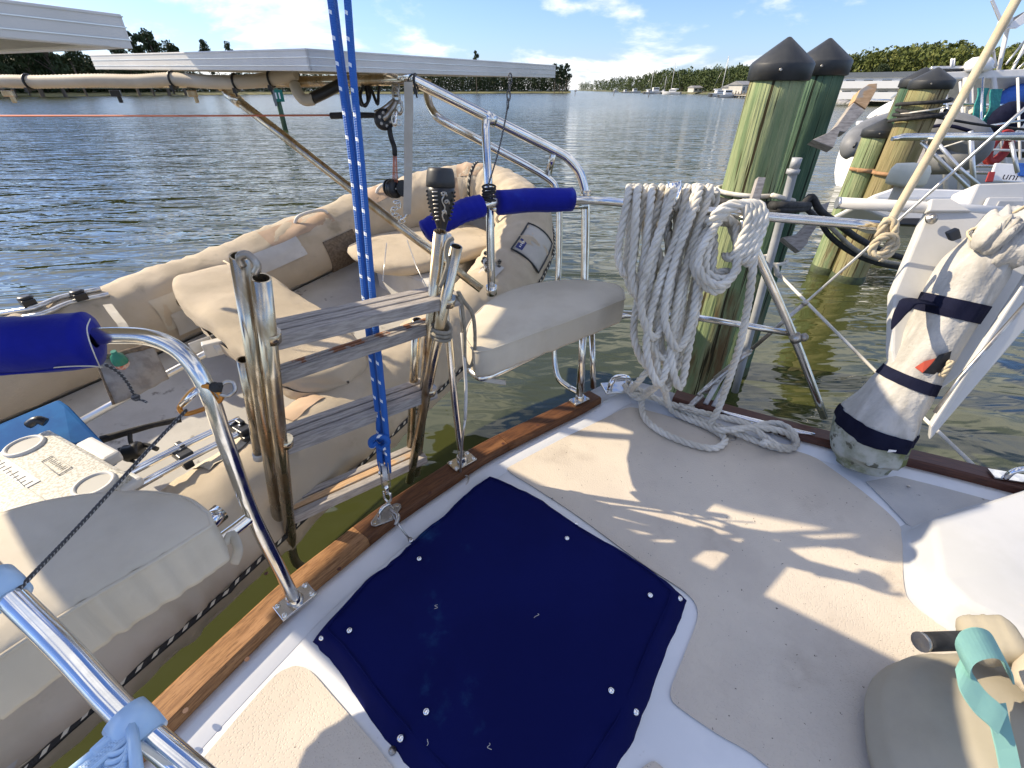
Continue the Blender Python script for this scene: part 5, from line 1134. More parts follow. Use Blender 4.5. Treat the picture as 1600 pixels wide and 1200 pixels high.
for o_ in (0, .045): mb = MB(); mb.tube([p + Vector((o_, -o_*.4, -o_*.5)) for p in P3], .012, 10, 3); obj('track', mb, K['alu'], r2)
for u, v in ((52, 482), (126, 466)):
    p = surf(*pick(u, v + 8), .045); mb = MB(); mb.box(p, (.05, .07, .035), Matrix.Rotation(1.0, 3, 'Z')); mb.lathe([(.03, .016), (.03, .026), (.02, .032)], p, seg=14); obj('clip', mb, K['black'], r2, bevel=.004)
# bow locker with its cushion
lk = thing('bow_locker', 'white bow locker in the dinghy with a tan cushion on top', 'locker', (-.75, 2.95, .05))
lt = [Z(583, 398, .36), Z(660, 330, .42), Z(738, 372, .40), Z(690, 440, .33)]
mb = MB(); mb.prism([Vector((p.x, p.y, .0)) for p in lt][::-1], .30); obj('box', mb, K['pvc_white'], lk, bevel=.02)
cc = sum(lt, Vector())/4; ex_ = (lt[3]-lt[0]); ey_ = (lt[1]-lt[0])
pillow('cushion', (lt[0]+lt[1])/2 + Vector((0, 0, -.02)), (lt[3]+lt[2])/2 + Vector((0, 0, -.02)), ey_.length, .11, K['canvas'], lk, .010, seedv=4)
mb = MB(); mb.tube([D(636, 375, 2.75), D(650, 415, 2.6), D(667, 450, 2.45)], .003, 6); mb.tube([D(604, 380, 2.7), D(598, 440, 2.5)], .003, 6); tag(obj('lift_wire', mb, K['wire']), 'thin wires of the lifting bridle running down inside the dinghy', 'wire')
# ---- cooler, blue foam pad, fishing rod
c0, c1_, c2_ = Z(75, 668, .345), Z(205, 740, .345), Z(0, 818, .345)
ux = (c1_ - c0); uy = Vector((-ux.y, ux.x, 0)).normalized(); 
if uy.dot(c2_ - c0) < 0: uy = -uy
ux_n = ux.normalized(); CW, CL = ux.length, .74
coo = thing('cooler', 'white speckled cooler with two cup holders in its lid', 'cooler', c0 + ux/2 + uy*CL/2 - Vector((0, 0, .36)))
def CP(a, b, z=0): return c0 + ux_n*(a*CW) + uy*(b*CL) + Vector((0, 0, z))
Mc = Matrix((ux_n, uy, Vector((0, 0, 1)))).transposed()
if Mc.determinant() < 0: Mc = Matrix((-ux_n, uy, Vector((0, 0, 1)))).transposed()
mb = MB(); mb.box(CP(.5, .5, -.20), (CW*.94, CL*.94, .32), Mc); obj('body', mb, K['cooler_white'], coo, bevel=.03)
mb = MB(); mb.box(CP(.5, .5, -.026), (CW, CL, .05), Mc); lid = obj('lid', mb, K['cooler'], coo, bevel=.014)
mb = MB(); mb.box(CP(.5, -.03, -.03), (CW*.35, .05, .04), Mc); mb.box(CP(.96, .02, -.035), (.07, .06, .03), Mc); obj('lid_lip', mb, K['cooler_white'], lid, bevel=.01)
def on_plane(u, v, z): return Z(u, v, z)
for u, v in ((38, 697), (147, 757)):
    p = Z(u, v, .346); mb = MB(); mb.lathe([(.052, -.004), (.052, .004), (.048, .007), (.042, .006), (.041, -.001), (.0001, -.001)], p, seg=30, cap=False); h_ = obj('cup_holder', mb, K['cooler_white'], lid)
    mb = MB(); mb.lathe([(.0405, .0015), (.0001, .0015)], p, seg=30, cap=False); obj('recess', mb, K['cup_grey'], h_)
q4 = [Z(u, v, .3465) for u, v in ((64, 722), (82, 712), (112, 730), (92, 742))]
mb = MB(); mb.tube(q4, .0016, 6, 0, closed=True); bd = obj('badge_border', mb, K['cup_grey'], lid)
bx_ = (q4[2]-q4[1]).normalized(); by_ = (q4[1]-q4[0]).normalized()
mb = MB()
for k_, hgt in enumerate((.5, .75, .5, .5, .75, .5, .5, .8)):
    p = q4[0].lerp(q4[3], .18 + k_*.09) + by_*.012 + Vector((0, 0, .0006)); mb.tube([p, p + by_*(.022*hgt)], .0012, 5); mb.tube([p + by_*(.022*hgt*.5), p + by_*(.022*hgt*.5) + bx_*.004], .001, 5)
obj('badge_lettering', mb, K['cup_grey'], lid)
mb = MB(); rA, rB = Z(0, 722, .3455), Z(52, 757, .3455); mb.beam(rA, rB, .034, .002); ru = obj('ruler_strip', mb, K['cooler_white'], lid)
mb = MB(); rd = (rB - rA).normalized(); rn = Vector((-rd.y, rd.x, 0))
for k_ in range(9): p = rA.lerp(rB, .08 + k_*.105) + Vector((0, 0, .0018)); mb.tube([p - rn*.015, p - rn*(.002 if k_ % 2 else -.006)], .0011, 5)
obj('ruler_marks', mb, K['cup_grey'], ru)
mb = MB(); mb.tube([Z(40, 762, .3455), Z(108, 806, .3455)], .0016, 5); mb.tube([Z(-20, 700, .3455), Z(40, 762, .3455)], .0016, 5); obj('lid_groove', mb, K['cup_grey'], lid)
fp = [Z(-60, 700, .30), Z(-30, 672, .33), Z(92, 622, .36), Z(106, 632, .35), Z(178, 708, .27), Z(120, 740, .27), Z(-40, 780, .27)]
mb = MB(); mb.prism(fp[::-1], -.05); fo = obj('foam_pad', mb, K['blue_foam'], bevel=.012); tag(fo, 'blue foam pad propped behind the white cooler', 'foam pad')
mb = MB(); mb.tube([Z(45, 664, .372), Z(58, 656, .385), Z(72, 660, .372)], .014, 8, 4); obj('pad_handle', mb, K['black'], fo)
rod = thing('fishing_rod', 'black spinning rod and reel lying on the dinghy floor', 'fishing rod', D(205, 690, 1.72))
mb = MB(); mb.tube([D(158, 687, 1.66), D(200, 675, 1.70), D(240, 664, 1.75), D(283, 655, 1.80)], .013, 10, 3, radii=[.015, .013, .011, .013]); obj('grip', mb, K['black_cloth'], rod)
mb = MB(); mb.tube([D(203, 676, 1.70), D(204, 690, 1.69), D(210, 700, 1.68)], .008, 8, 3); mb.lathe([(.028, -.03), (.034, -.02), (.03, 0), (.036, .02), (.030, .03)], D(208, 706, 1.67), (.9, .4, .1), seg=16); mb.tube([D(200, 700, 1.68), D(225, 695, 1.70), D(246, 702, 1.70)], .009, 8, 3); mb.ball(D(185, 712, 1.66), .018, 8, 6); mb.tube([D(186, 700, 1.66), D(196, 716, 1.66), D(212, 722, 1.66)], .006, 7, 3); obj('reel', mb, K['black'], rod)
# ---- carabiner, shackle and the cord to the near rail
cb_ = thing('carabiner', 'orange carabiner clipped round the curved steel rail', 'carabiner', D(315, 640, .91))
mb = MB(); mb.tube([D(u, v, d) for u, v, d in ((283, 632, .885), (300, 611, .88), (318, 603, .87), (338, 611, .875), (346, 622, .89), (330, 634, .90), (300, 645, .90), (288, 646, .895), (281, 640, .89))], .0050, 8, 5, closed=True); obj('hook', mb, K['orange'], cb_)
mb = MB(); mb.tube([D(284, 633, .883), D(309, 610, .87)], .0058, 8); obj('gate', mb, K['chrome'], cb_)
mb = MB(); mb.tube([D(u, v, d) for u, v, d in ((340, 606, .875), (352, 597, .88), (364, 598, .885), (367, 610, .885), (356, 618, .885), (344, 616, .88))], .0042, 8, 5); obj('bow_shackle', mb, K['steel_dull'], cb_)
mb = MB(); mb.ball(D(336, 605, .87), .011, 8, 6); mb.tube([D(332, 604, .865), D(345, 600, .87), D(343, 612, .875)], .004, 7, 3); obj('knot', mb, K['black_cloth'], cb_)
mb = MB(); mb.tube([D(292, 640, .88), D(230, 705, .82), D(130, 815, .72), D(28, 922, .59)], .0032, 8, 3); tag(obj('tether_cord', mb, K['grey_fleck']), 'dark flecked cord stretched from the orange carabiner to the near tube', 'cord')
# ---- blue plastic clamps and basket on the near tube
def clampo(u, v, d, ax, lab):
    p = D(u, v, d); t = thing('tube_clamp', lab, 'clamp', p - Vector((0, 0, .03)), 'blue tube clamps'); ax = Vector(ax).normalized()
    mb = MB(); mb.lathe([(.0165, -.022), (.023, -.022), (.024, 0), (.023, .022), (.0165, .022)], p, ax, seg=22, cap=False); obj('ring', mb, K['clear'], t)
    sd = ax.cross(Vector((0, 0, 1))).normalized(); up = sd.cross(ax); M_ = Matrix((ax, sd, up)).transposed()
    mb = MB(); mb.box(p + sd*.026, (.034, .024, .020), M_); mb.box(p + sd*.038 + up*.004, (.018, .014, .010), M_); obj('latch', mb, K['clear'], t, bevel=.003)
    mb = MB(); mb.box(p - up*.028, (.030, .018, .022), M_); obj('bracket', mb, K['clear'], t, bevel=.003)
    return t
tax = D(190, 1112, .545) - D(100, 1015, .57)
clampo(212, 1137, .538, tax, 'blue plastic clamp on the near tube above the lattice basket'); clampo(2, 920, .598, tax, 'blue plastic clamp on the near tube at the left border')
bk = thing('lattice_basket', 'pale blue plastic lattice basket hanging from the near tube', 'basket', D(160, 1210, .50))
A_, B_, C_, D_ = D(205, 1128, .53), D(110, 1205, .50), D(215, 1215, .47), D(120, 1290, .45)
def bask(a, b): return A_.lerp(B_, a).lerp(C_.lerp(D_, a), b) 
mb = MB(); 
for r_ in range(5):
    for c_ in range(11):
        p = bask(.03 + c_*.092 + (.046 if r_ % 2 else 0), .04 + r_*.045); e1 = (B_-A_)*.036; e2 = (C_-A_)*.020
        mb.tube([p + e1*math.cos(q*math.pi/4) + e2*math.sin(q*math.pi/4) for q in range(8)], .0011, 5, 0, closed=True)
lat = obj('lattice', mb, K['clear'], bk)
mb = MB()
for r_ in range(4): mb.tube([bask(.04 + .30*(1-math.cos(q*.35))*.6 + r_*.05, .30 + .09*math.sin(q*.45) + r_*.11) for q in range(9)], .0034, 6, 3)
mb.tube([bask(0, 0), bask(.5, 0), bask(1, 0)], .0045, 7); mb.tube([bask(0, 0), bask(0, .5), bask(0, 1)], .006, 7, 0); mb.tube([bask(0, .26), bask(.5, .27), bask(1, .28)], .003, 6); obj('scroll_bars', mb, K['clear'], bk)
mb = MB(); mb.grid(lambda a, b: bask(a, b*.9) - Vector((0, 0, .012)), 6, 6); obj('basket_wall', mb, mat('basket_white', (.60, .68, .78), rough=.5), bk, thick=.002)
# ================================================================== PILINGS
def piling(name, top, ztop, r0, r1, m, label, capm=True, group='dock pilings', zb=WATER-1.5, cap_r=None):
    base = Vector((top.x, top.y, WATER)); t = thing(name, label, 'piling', base, group); mb = MB(); seg = 36; nh = 26
    def fn(a, b):
        z = zb + (ztop - zb)*b; rr = r1 + (r0 - r1)*min(1, max(0, (z - WATER)/(ztop - WATER))); ang = a*2*math.pi
        rr *= 1 + .035*noise.noise(Vector((math.cos(ang)*1.3, math.sin(ang)*1.3, z*.7 + top.x))) + .012*noise.noise(Vector((math.cos(ang)*6, math.sin(ang)*6, z*.5)))
        return Vector((top.x + math.cos(ang)*rr, top.y + math.sin(ang)*rr, z))
    mb.grid(fn, seg, nh, True, True); mb.face([len(mb.v)-seg+i for i in range(seg)]); p = obj('post', mb, m, t)
    mb = MB(); mb.lathe([(r1*1.03, -.10), (r1*1.05, .03), (r1*1.035, .075), (r1*1.0, .10)], (top.x, top.y, WATER), seg=30, cap=False); obj('tide_line', mb, K['algae'], t)
    if capm:
        cr = cap_r or r0*1.09; mb = MB(); mb.lathe([(cr*.98, -.045), (cr*1.035, -.04), (cr*1.045, .03), (cr*1.035, .036)], (top.x, top.y, ztop), seg=56, cap=False); mb.lathe([(cr*1.035, .034), (cr*.99, .045), (cr*.5, .105), (cr*.06, .158), (.0005, .160)], (top.x, top.y, ztop), seg=56, cap=False); c = obj('cap', mb, K['rubber'], t)
        d = (CAM - Vector((top.x, top.y, ztop))); d.z = 0; d.normalize(); mb = MB(); mb.lathe([(.010, 0), (.006, .006)], Vector((top.x, top.y, ztop + .005)) + d*cr*1.045, d, seg=8); obj('screw', mb, K['steel_dull'], c)
    return t
T1 = D(1219, 112, 2.55); T2 = D(1283, 106, 2.98)
pil1 = piling('piling', T1, T1.z, .147, .196, K['piling'], 'near yellow green wooden piling with a black cone cap')
pil2 = piling('piling', T2, T2.z, .152, .186, K['piling_green'], 'dark green piling with a black cone cap behind the near one')
B3 = Z(1322, 437, WATER); B4 = Z(1288, 424, WATER)
def top_at(B, v):     # height on the vertical through B seen at row v
    lo_, hi_ = WATER, 4
    for _ in range(40):
        m_ = (lo_ + hi_)/2
        if pix(Vector((B.x, B.y, m_)))[1] > v: lo_ = m_
        else: hi_ = m_
    return lo_
pil3 = piling('piling', B3, top_at(B3, 132), .185, .20, K['piling_brown'], 'tan brown piling with a black cap, front of the far group')
pil4 = piling('piling', B4, top_at(B4, 208), .175, .19, K['piling'], 'short green piling with a low black cap left of the tan brown one')
B5 = B3 + Vector((B3.x, B3.y, 0)).normalized()*.48 + Vector((-.10, .06, 0)); pil5 = piling('piling', B5, top_at(B5, 130), .18, .2, K['piling_green'], 'green piling with a black cap hidden behind the tan brown one')
# notched wooden line holders bolted to the pilings
def wooden(name, outline, d, th, m, parent, d2=None):
    P = [D(u, v, d + ((d2 or 0) * (u - outline[0][0]) / 100)) for u, v in outline]; nrm = (P[1]-P[0]).cross(P[2]-P[0]).normalized(); 
    if nrm.dot(CAM - P[0]) > 0: nrm = -nrm
    mb = MB(); mb.prism(P, th, nrm); return obj(name, mb, m, parent, bevel=.003)
h1 = wooden('line_bracket', [(1270, 218), (1292, 208), (1308, 196), (1334, 160), (1352, 172), (1322, 206), (1312, 205), (1302, 231)], 2.83, .06, K['grey_wood'], pil2)
wooden('line_bracket', [(1335, 158), (1344, 140), (1358, 131), (1371, 130), (1370, 140), (1353, 170)], 2.83, .06, K['bare_wood'], pil2)
wooden('line_bracket', [(1222, 371), (1247, 366), (1262, 350), (1277, 322), (1297, 315), (1290, 334), (1264, 372), (1262, 380), (1250, 393)], 2.93, .05, K['grey_wood'], pil2)
wooden('line_peg', [(1168, 332), (1185, 276), (1197, 277), (1186, 318), (1176, 338)], 2.40, .035, K['grey_wood'], pil1)
# grey conduit on the piling
mb = MB(); mb.tube([D(1241, 262, 2.491), D(1232, 298, 2.558), D(1190, 455, 2.846), D(1148, 612, 3.259)], .024, 12, 3); cnd = tag(obj('pipe', mb, K['pvc_pipe']), 'grey plastic pipe running down between the two near pilings', 'pipe')
mb = MB(); mb.lathe([(.034, -.012), (.034, .012)], D(1239, 268, 2.500), (0, 0, 1), seg=14); mb.lathe([(.026, 0), (.026, .05)], D(1241, 262, 2.491), (0, 0, 1), seg=14); obj('coupling', mb, K['pvc_pipe'], cnd)
# ---- lines round the pilings
def loop_round(T, z, r, a0, a1, tilt=0, n=14):
    return [Vector((T.x + math.cos(R(a0 + (a1-a0)*i/n))*r, T.y + math.sin(R(a0 + (a1-a0)*i/n))*r, z + tilt*i/n)) for i in range(n+1)]
z1 = top_at(T1, 298)
mb = MB(); mb.tube(loop_round(T1, z1, .185, 120, 300, 0.0) + [D(1210, 306, 2.516), D(1240, 314, 2.640)], .014, 9, 3); tag(obj('mooring_line', mb, K['rope']), 'white mooring line wrapped round the near piling', 'mooring line')
mb = MB(); mb.tube(loop_round(T1, z1 - .055, .190, 120, 300) + [D(1215, 322, 2.516), D(1262, 322, 2.722)], .026, 9, 3); mb.tube(loop_round(T1, z1 - .085, .192, 120, 300) + [D(1215, 330, 2.516), D(1262, 326, 2.722)], .018, 9, 3)
mb.tube([D(1255, 320, 2.722), D(1268, 308, 2.722), D(1282, 330, 2.764), D(1310, 350, 2.887), D(1345, 375, 3.135), D(1400, 400, 3.465), D(1480, 420, 3.795)], .022, 9, 4)
mb.tube([D(1255, 322, 2.722), D(1280, 345, 2.722), D(1300, 372, 2.764), D(1345, 402, 2.970), D(1405, 418, 3.217), D(1500, 420, 3.465)], .016, 9, 4); tag(obj('chafe_line', mb, K['black_cloth']), 'black sleeved mooring line round the near piling running right', 'mooring line')
mb = MB(); mb.tube([D(1285, 340, 2.681), D(1305, 362, 2.722), D(1345, 395, 2.887), D(1405, 412, 3.135), D(1500, 412, 3.382)], .013, 9, 4); tag(obj('mooring_line', mb, K['rope_grey']), 'grey mooring line sagging beside the black sleeved one', 'mooring line')
z2 = top_at(T2, 402); mb = MB(); mb.tube(loop_round(T2, z2, .190, 330, 150)[::1] + [D(1168, 398, 2.722), D(1190, 402, 2.805), D(1205, 400, 2.805), D(1200, 410, 2.805), D(1212, 416, 2.805), D(1214, 428, 2.805), D(1220, 432, 2.764)], .016, 8, 4); tag(obj('spring_line', mb, K['rope']), 'pale line tied round the rear green piling', 'mooring line')
mb = MB(); mb.tube([D(1217, 428, 2.788), D(1260, 472, 2.475), D(1380, 592, 2.3), D(1520, 726, 1.85)], .0085, 8, 3); tag(obj('taut_line', mb, K['rope']), 'thin taut pale line slanting from the green piling to the toe rail', 'line')
z3 = top_at(B3, 270); mb = MB(); mb.tube(loop_round(B3, z3, .215, 160, 340) , .022, 8, 3); mb.tube(loop_round(B4, z3, .20, 180, 330), .022, 8, 3); mb.tube([D(1340, 266, 5.4), D(1362, 268, 5.35)], .022, 8); tag(obj('brown_line', mb, K['rope_brown']), 'brown rope binding the far pilings together', 'mooring line')
z3 = top_at(B3, 172); mb = MB()
for k_, dz in enumerate((0, -.05, .05, -.12)): mb.tube(loop_round(B3, z3 + dz, .22 + .01*k_, 150, 345, .06*(k_-1)), .020, 8, 3)
mb.tube([D(1444, 180, 5.0), D(1490, 188, 5.0), D(1540, 196, 5.0), D(1620, 204, 5)], .013, 8, 3); mb.tube([D(1428, 182, 5.2), D(1425, 240, 5.5), D(1424, 290, 5.8)], .010, 7, 2); tag(obj('black_line', mb, K['black_cloth']), 'black line wound round the tan brown piling below its cap', 'mooring line')
mb = MB(); mb.tube(loop_round(B3, z3 - .06, .232, 160, 300, .1), .010, 8, 3); tag(obj('mooring_line', mb, K['rope']), 'white line under the black turns on the tan brown piling', 'mooring line')

# ================================================================== ROPE COIL ON THE RAIL
coil = thing('rope_coil', 'thick white three strand dock line coiled over the rail', 'rope', Z(1030, 620, 0))
RR = .0155
def hang(ut, ub, vb, dfront, spread, vt=298, ul=None, back=.10):
    # over the rail, down in front, round the bight and up behind
    dt = 1.70 - (ut - 985)*.0005; ul = ul if ul is not None else ub - spread
    f = dfront; ur = ub + spread
    return [D(ut + 3, vt + 18, dt + back*.6), D(ut, vt - 5, dt), D(ut - 3, vt + 14, f), D(ul*.7 + ut*.3, vt + (vb - vt)*.45, f + .02), D(ul, vt + (vb - vt)*.80, f + .04), D(ub, vb, f + .06), D(ur, vt + (vb - vt)*.80, f + .08), D(ur*.55 + (ut + 14)*.45, vt + (vb-vt)*.45, f + .075), D(ut + 10, vt + 18, dt + back), D(ut + 8, vt, dt + .03)]
loops = [(984, 978, 430, 1.62, 12), (998, 1012, 478, 1.60, 24), (1010, 1005, 455, 1.66, 18), (1020, 1030, 492, 1.61, 26), (1034, 1020, 505, 1.65, 22), (1046, 1035, 560, 1.62, 26), (1058, 1012, 572, 1.69, 22), (1074, 1040, 610, 1.64, 16), (1086, 1030, 600, 1.60, 20), (1098, 1050, 585, 1.67, 18), (1108, 1062, 606, 1.62, 14), (991, 995, 462, 1.66, 16), (1052, 1022, 528, 1.58, 20), (1092, 1060, 545, 1.58, 22)]
for lp in loops:
    mb = MB(); mb.rope(hang(*lp), RR); obj('hanging_turn', mb, K['rope'], coil)
# hitched bundle and wrap to the right
for k_, (ub, vb, sp) in enumerate(((1122, 446, 26), (1128, 436, 22), (1118, 456, 30), (1132, 424, 16))):
    f = 1.56 + k_*.025; mb = MB(); mb.rope([D(1150 - k_*6, 350, f + .06), D(1128 - k_*4, 342, f + .03), D(ub - sp, 390, f), D(ub - sp - 2, 425, f), D(ub, vb, f), D(ub + sp, 425, f + .02), D(ub + sp + 4, 385, f + .03), D(1150 - k_*4, 345, f + .06)], RR*.98); obj('hitched_turn', mb, K['rope'], coil)
for k_ in range(4):
    u0 = 1150 + k_*9; mb = MB(); mb.rope([D(1105 + k_*4, 350, 1.60), D(1125 + k_*5, 328, 1.555), D(u0 - 4, 318, 1.55), D(u0 + 12, 322, 1.55), D(u0 + 18, 342, 1.55), D(u0 + 10, 372, 1.565), D(u0 - 6, 402 + k_*3, 1.59), D(u0 - 20, 398, 1.65)], RR); obj('wrap_turn', mb, K['rope'], coil)
mb = MB(); mb.rope([D(1180, 360, 1.56), D(1178, 400, 1.58), D(1171, 460, 1.64), D(1158, 530, 1.74), D(1140, 590, 1.86), D(1122, 640, 1.97), Z(1110, 664, .03), Z(1128, 672, .05), Z(1170, 668, .075), Z(1215, 662, .075), Z(1242, 680, .05), Z(1236, 700, .022), Z(1190, 690, .075)], RR); obj('standing_part', mb, K['rope'], coil)
mb = MB(); mb.rope([D(1070, 560, 1.75), D(1030, 600, 1.9), Z(1005, 618, .05), Z(1006, 650, .022), Z(1032, 674, .022), Z(1080, 694, .022), Z(1118, 700, .022), Z(1133, 686, .022), Z(1108, 668, .024), Z(1065, 650, .026), Z(1045, 634, .05), D(1040, 600, 1.88), D(1052, 540, 1.74)], RR); obj('deck_loop', mb, K['rope'], coil)
mb = MB(); mb.rope([Z(985, 606, .08), Z(1005, 612, .05), Z(1050, 636, .03), Z(1100, 658, .03), Z(1150, 676, .03), Z(1200, 696, .022), Z(1232, 702, .022), Z(1244, 692, .03), Z(1225, 675, .07), Z(1180, 668, .085), Z(1140, 672, .06)], RR); obj('deck_part', mb, K['rope'], coil)
mb = MB(); mb.rope([Z(975, 600, .09), Z(985, 615, .06), Z(1015, 620, .05), Z(1070, 638, .055), Z(1120, 650, .06), Z(1165, 662, .085), Z(1205, 690, .05), Z(1225, 705, .022)], RR*.95); obj('deck_part', mb, K['rope'], coil)
mb = MB(); mb.rope([D(1015, 575, 1.9), D(998, 596, 1.95), Z(985, 612, .06), Z(1000, 622, .05), D(1030, 600, 1.9), D(1062, 570, 1.8)], RR); obj('deck_part', mb, K['rope'], coil)

# ================================================================== STAYS
mb = MB(); bot = Z(1090, 618, .09); mb.tube([bot, D(1160, 560, 2.05), D(1260, 472, 1.80), D(1420, 330, 1.52), D(1640, 135, 1.25)], .0052, 9, 3); st = obj('backstay_wire', mb, K['wire'], boat)
mb = MB(); mb.tube([D(1118, 592, 2.13), D(1150, 566, 2.06), D(1172, 548, 2.02)], .0135, 10, 0); mb.tube([D(1175, 545, 2.01), D(1255, 476, 1.81)], .0085, 10, 0); mb.tube([D(1255, 476, 1.81), D(1262, 470, 1.80)], .011, 10); obj('turnbuckle', mb, K['steel_dull'], st)
mb = MB(); mb.tube([bot, D(1118, 592, 2.13)], .009, 8); mb.tube([D(1122, 590, 2.13), D(1112, 606, 2.17), D(1100, 612, 2.2)], .016, 8, 2); obj('toggle', mb, K['steel_dull'], st)
mb = MB(); mb.tube([Z(1102, 632, .05), D(1120, 600, 2.15), D(1135, 580, 2.1)], .012, 8, 2); mb.tube([Z(1115, 636, .05), D(1130, 606, 2.15), D(1142, 582, 2.1)], .012, 8, 2); tag(obj('white_tail', mb, K['pvc_white']), 'two short white lines behind the turnbuckle at the toe rail', 'line')
mb = MB(); mb.tube([D(1378, 372, 1.47), D(1405, 322, 1.45), D(1450, 245, 1.42), D(1520, 122, 1.36), D(1610, -40, 1.28)], .0125, 12, 3); mb.rope([D(1372, 372, 1.47), D(1384, 345, 1.45), D(1398, 350, 1.44), D(1392, 378, 1.45), D(1375, 398, 1.46), D(1362, 392, 1.47), D(1372, 375, 1.45), D(1392, 368, 1.44), D(1400, 380, 1.45), D(1385, 400, 1.46), D(1368, 404, 1.47)], .013)
tag(obj('cream_line', mb, K['rope_tan']), 'thick cream line tied in a knot at the rail end and rising out of frame', 'line')
# ================================================================== WIND VANE PLATE, TUBE AND CANVAS BOOT
vane = thing('steering_plate', 'large grey white plate on a horizontal tube hanging outside the rail', 'plate', D(1450, 600, 1.75))
pts = [(1458, 322), (1444, 345), (1397, 458), (1394, 548), (1400, 590), (1470, 610), (1620, 500), (1700, 340)]
P = [D(u, v, 1.62 - (u-1400)*.0004) for u, v in pts]; nrm = (P[2]-P[0]).cross(P[5]-P[0]).normalized(); nrm = nrm if nrm.dot(P[0]-CAM) > 0 else -nrm
mb = MB(); mb.prism(P, .045, nrm); obj('plate', mb, K['plate'], vane, bevel=.008)
mb = MB(); mb.tube([D(1308, 317, 1.68), D(1440, 324, 1.62), D(1620, 336, 1.54)], .0205, 16, 0); tb_ = obj('cross_tube', mb, K['white_frame'], vane)
mb = MB(); mb.lathe([(.0215, -.004), (.0215, .004)], D(1309, 317, 1.68), D(1308, 317, 1.68) - D(1440, 324, 1.62), seg=16); obj('tube_end', mb, K['alu'], tb_)
mb = MB(); mb.lathe([(.020, 0), (.018, .006), (.010, .008), (.010, .018), (.004, .02)], D(1455, 342, 1.58), -nrm, seg=16); obj('bolt', mb, K['steel_dull'], vane)
mb = MB(); mb.prism([D(1456, 310, 1.585), D(1486, 310, 1.575), D(1520, 330, 1.56), D(1452, 330, 1.585)], .03, nrm); obj('saddle', mb, K['plate'], vane, bevel=.004)
P = [D(u, v, d) for u, v, d in ((1640, 380, 1.36), (1560, 505, 1.43), (1455, 668, 1.54), (1452, 690, 1.56), (1640, 470, 1.40))]; mb = MB(); mb.prism(P, .03, Vector((.3, .8, .2)).normalized()); obj('side_plate', mb, K['plate'], vane, bevel=.006)
mb = MB(); mb.tube([D(1640, 432, 1.35), D(1500, 590, 1.46), D(1460, 645, 1.50)], .006, 8); obj('edge_rod', mb, K['steel_dull'], vane)
bx0 = thing('canvas_boot', 'long dirty white canvas boot with navy bands standing on the deck', 'canvas boot', Z(1350, 735, 0))
cl = [(Z(1345, 728, .03), .088), (Z(1352, 702, .10), .128), (D(1368, 666, 1.71), .128), (D(1397, 622, 1.66), .104), (D(1430, 575, 1.61), .086), (D(1470, 505, 1.55), .088), (D(1514, 430, 1.49), .094), (D(1545, 390, 1.46), .082), (D(1572, 358, 1.44), .070)]
CC = catmull([c for c, r_ in cl], 8); rad = []
for i in range(len(CC)):
    k_ = min(len(cl)-2, i//8); f = i/8 - k_; f = f*f*(3-2*f); rad.append(cl[k_][1]*(1-f) + cl[k_+1][1]*f)
CT, CN = frames(CC); nb = len(CC)
def bootpt(a, i, off=0, sq=.82):
    i0 = int(min(nb-1, max(0, i))); i1 = min(nb-1, i0+1); f = min(1, max(0, i - i0)); ang = a*2*math.pi
    c = CC[i0].lerp(CC[i1], f); r_ = rad[i0]*(1-f) + rad[i1]*f; B = CT[i0].cross(CN[i0])
    w = noise.noise(Vector((math.cos(ang)*2.2, math.sin(ang)*2.2, i*.10)))*.09 + abs(noise.noise(Vector((math.cos(ang)*3.4, math.sin(ang)*3.4, i*.035 + 5))))*.20
    return c + (CN[i0]*math.cos(ang)*sq + B*math.sin(ang))*(r_*(1+w) + off)
def section(name, i0, i1, m, off=0, cap=False):
    mb = MB(); mb.grid(lambda a, b: bootpt(a, i0 + (i1-i0)*b, off), 40, max(4, int((i1-i0)*1.5)), True, True)
    if cap: mb.face([k_ for k_ in range(40)][::-1], None, True)
    return obj(name, mb, m, bx0)
section('foot', 0, 15.6, K['mouldy_sock'], 0, True); section('body', 15.5, 62, K['dirty_sock'])
for i0, i1 in ((14.8, 17.7), (28.2, 30.7), (41.2, 43.9)): section('navy_band', i0, i1, K['navy_band'], .004)
mb = MB(); mb.tube([bootpt(.0, 42.5, .01), D(1432, 470, 1.50), D(1412, 482, 1.48), D(1400, 500, 1.47), D(1393, 515, 1.47)], .02, 8, 4, flat=.15, radii=[.026, .026, .02, .012, .002]); obj('loose_band', mb, K['navy_band'], bx0)
# open seam with red lining and a rope inside
ia = [(a, i) for a in (0, 1) for i in (0, 1)]
mid = None
def bpick(u, v):
    best = (1e9, 0, 0)
    for a in range(80):
        for i in range(0, nb*2):
            P = bootpt(a/80, i/2); x, y, d = pix(P); e = math.hypot(x-u, y-v) + d*30
            if e < best[0]: best = (e, a/80, i/2)
    return bootpt(best[1], best[2], .006)
sp = [(1430, 572), (1444, 564), (1462, 557), (1452, 570), (1441, 580)]
mb = MB(); mb.prism([bpick(u, v) for u, v in sp], .003, (CAM - D(1455, 570, 1.5)).normalized()); obj('open_lining', mb, K['red_cloth'], bx0)
mb = MB(); mb.prism([bpick(u, v) + (CAM - bpick(u, v)).normalized()*.004 for u, v in [(1441, 582), (1452, 570), (1464, 556), (1484, 550), (1480, 568), (1474, 587)]], .002, (CAM - D(1455, 570, 1.5)).normalized()); obj('dark_opening', mb, K['black_cloth'], bx0)
mb = MB(); mb.rope([bpick(1464, 586) + Vector((0, -.008, .0)), bpick(1472, 572) + Vector((0, -.010, 0)), bpick(1482, 556) + Vector((0, -.008, 0))], .010); obj('inner_rope', mb, K['rope_tan'], bx0)
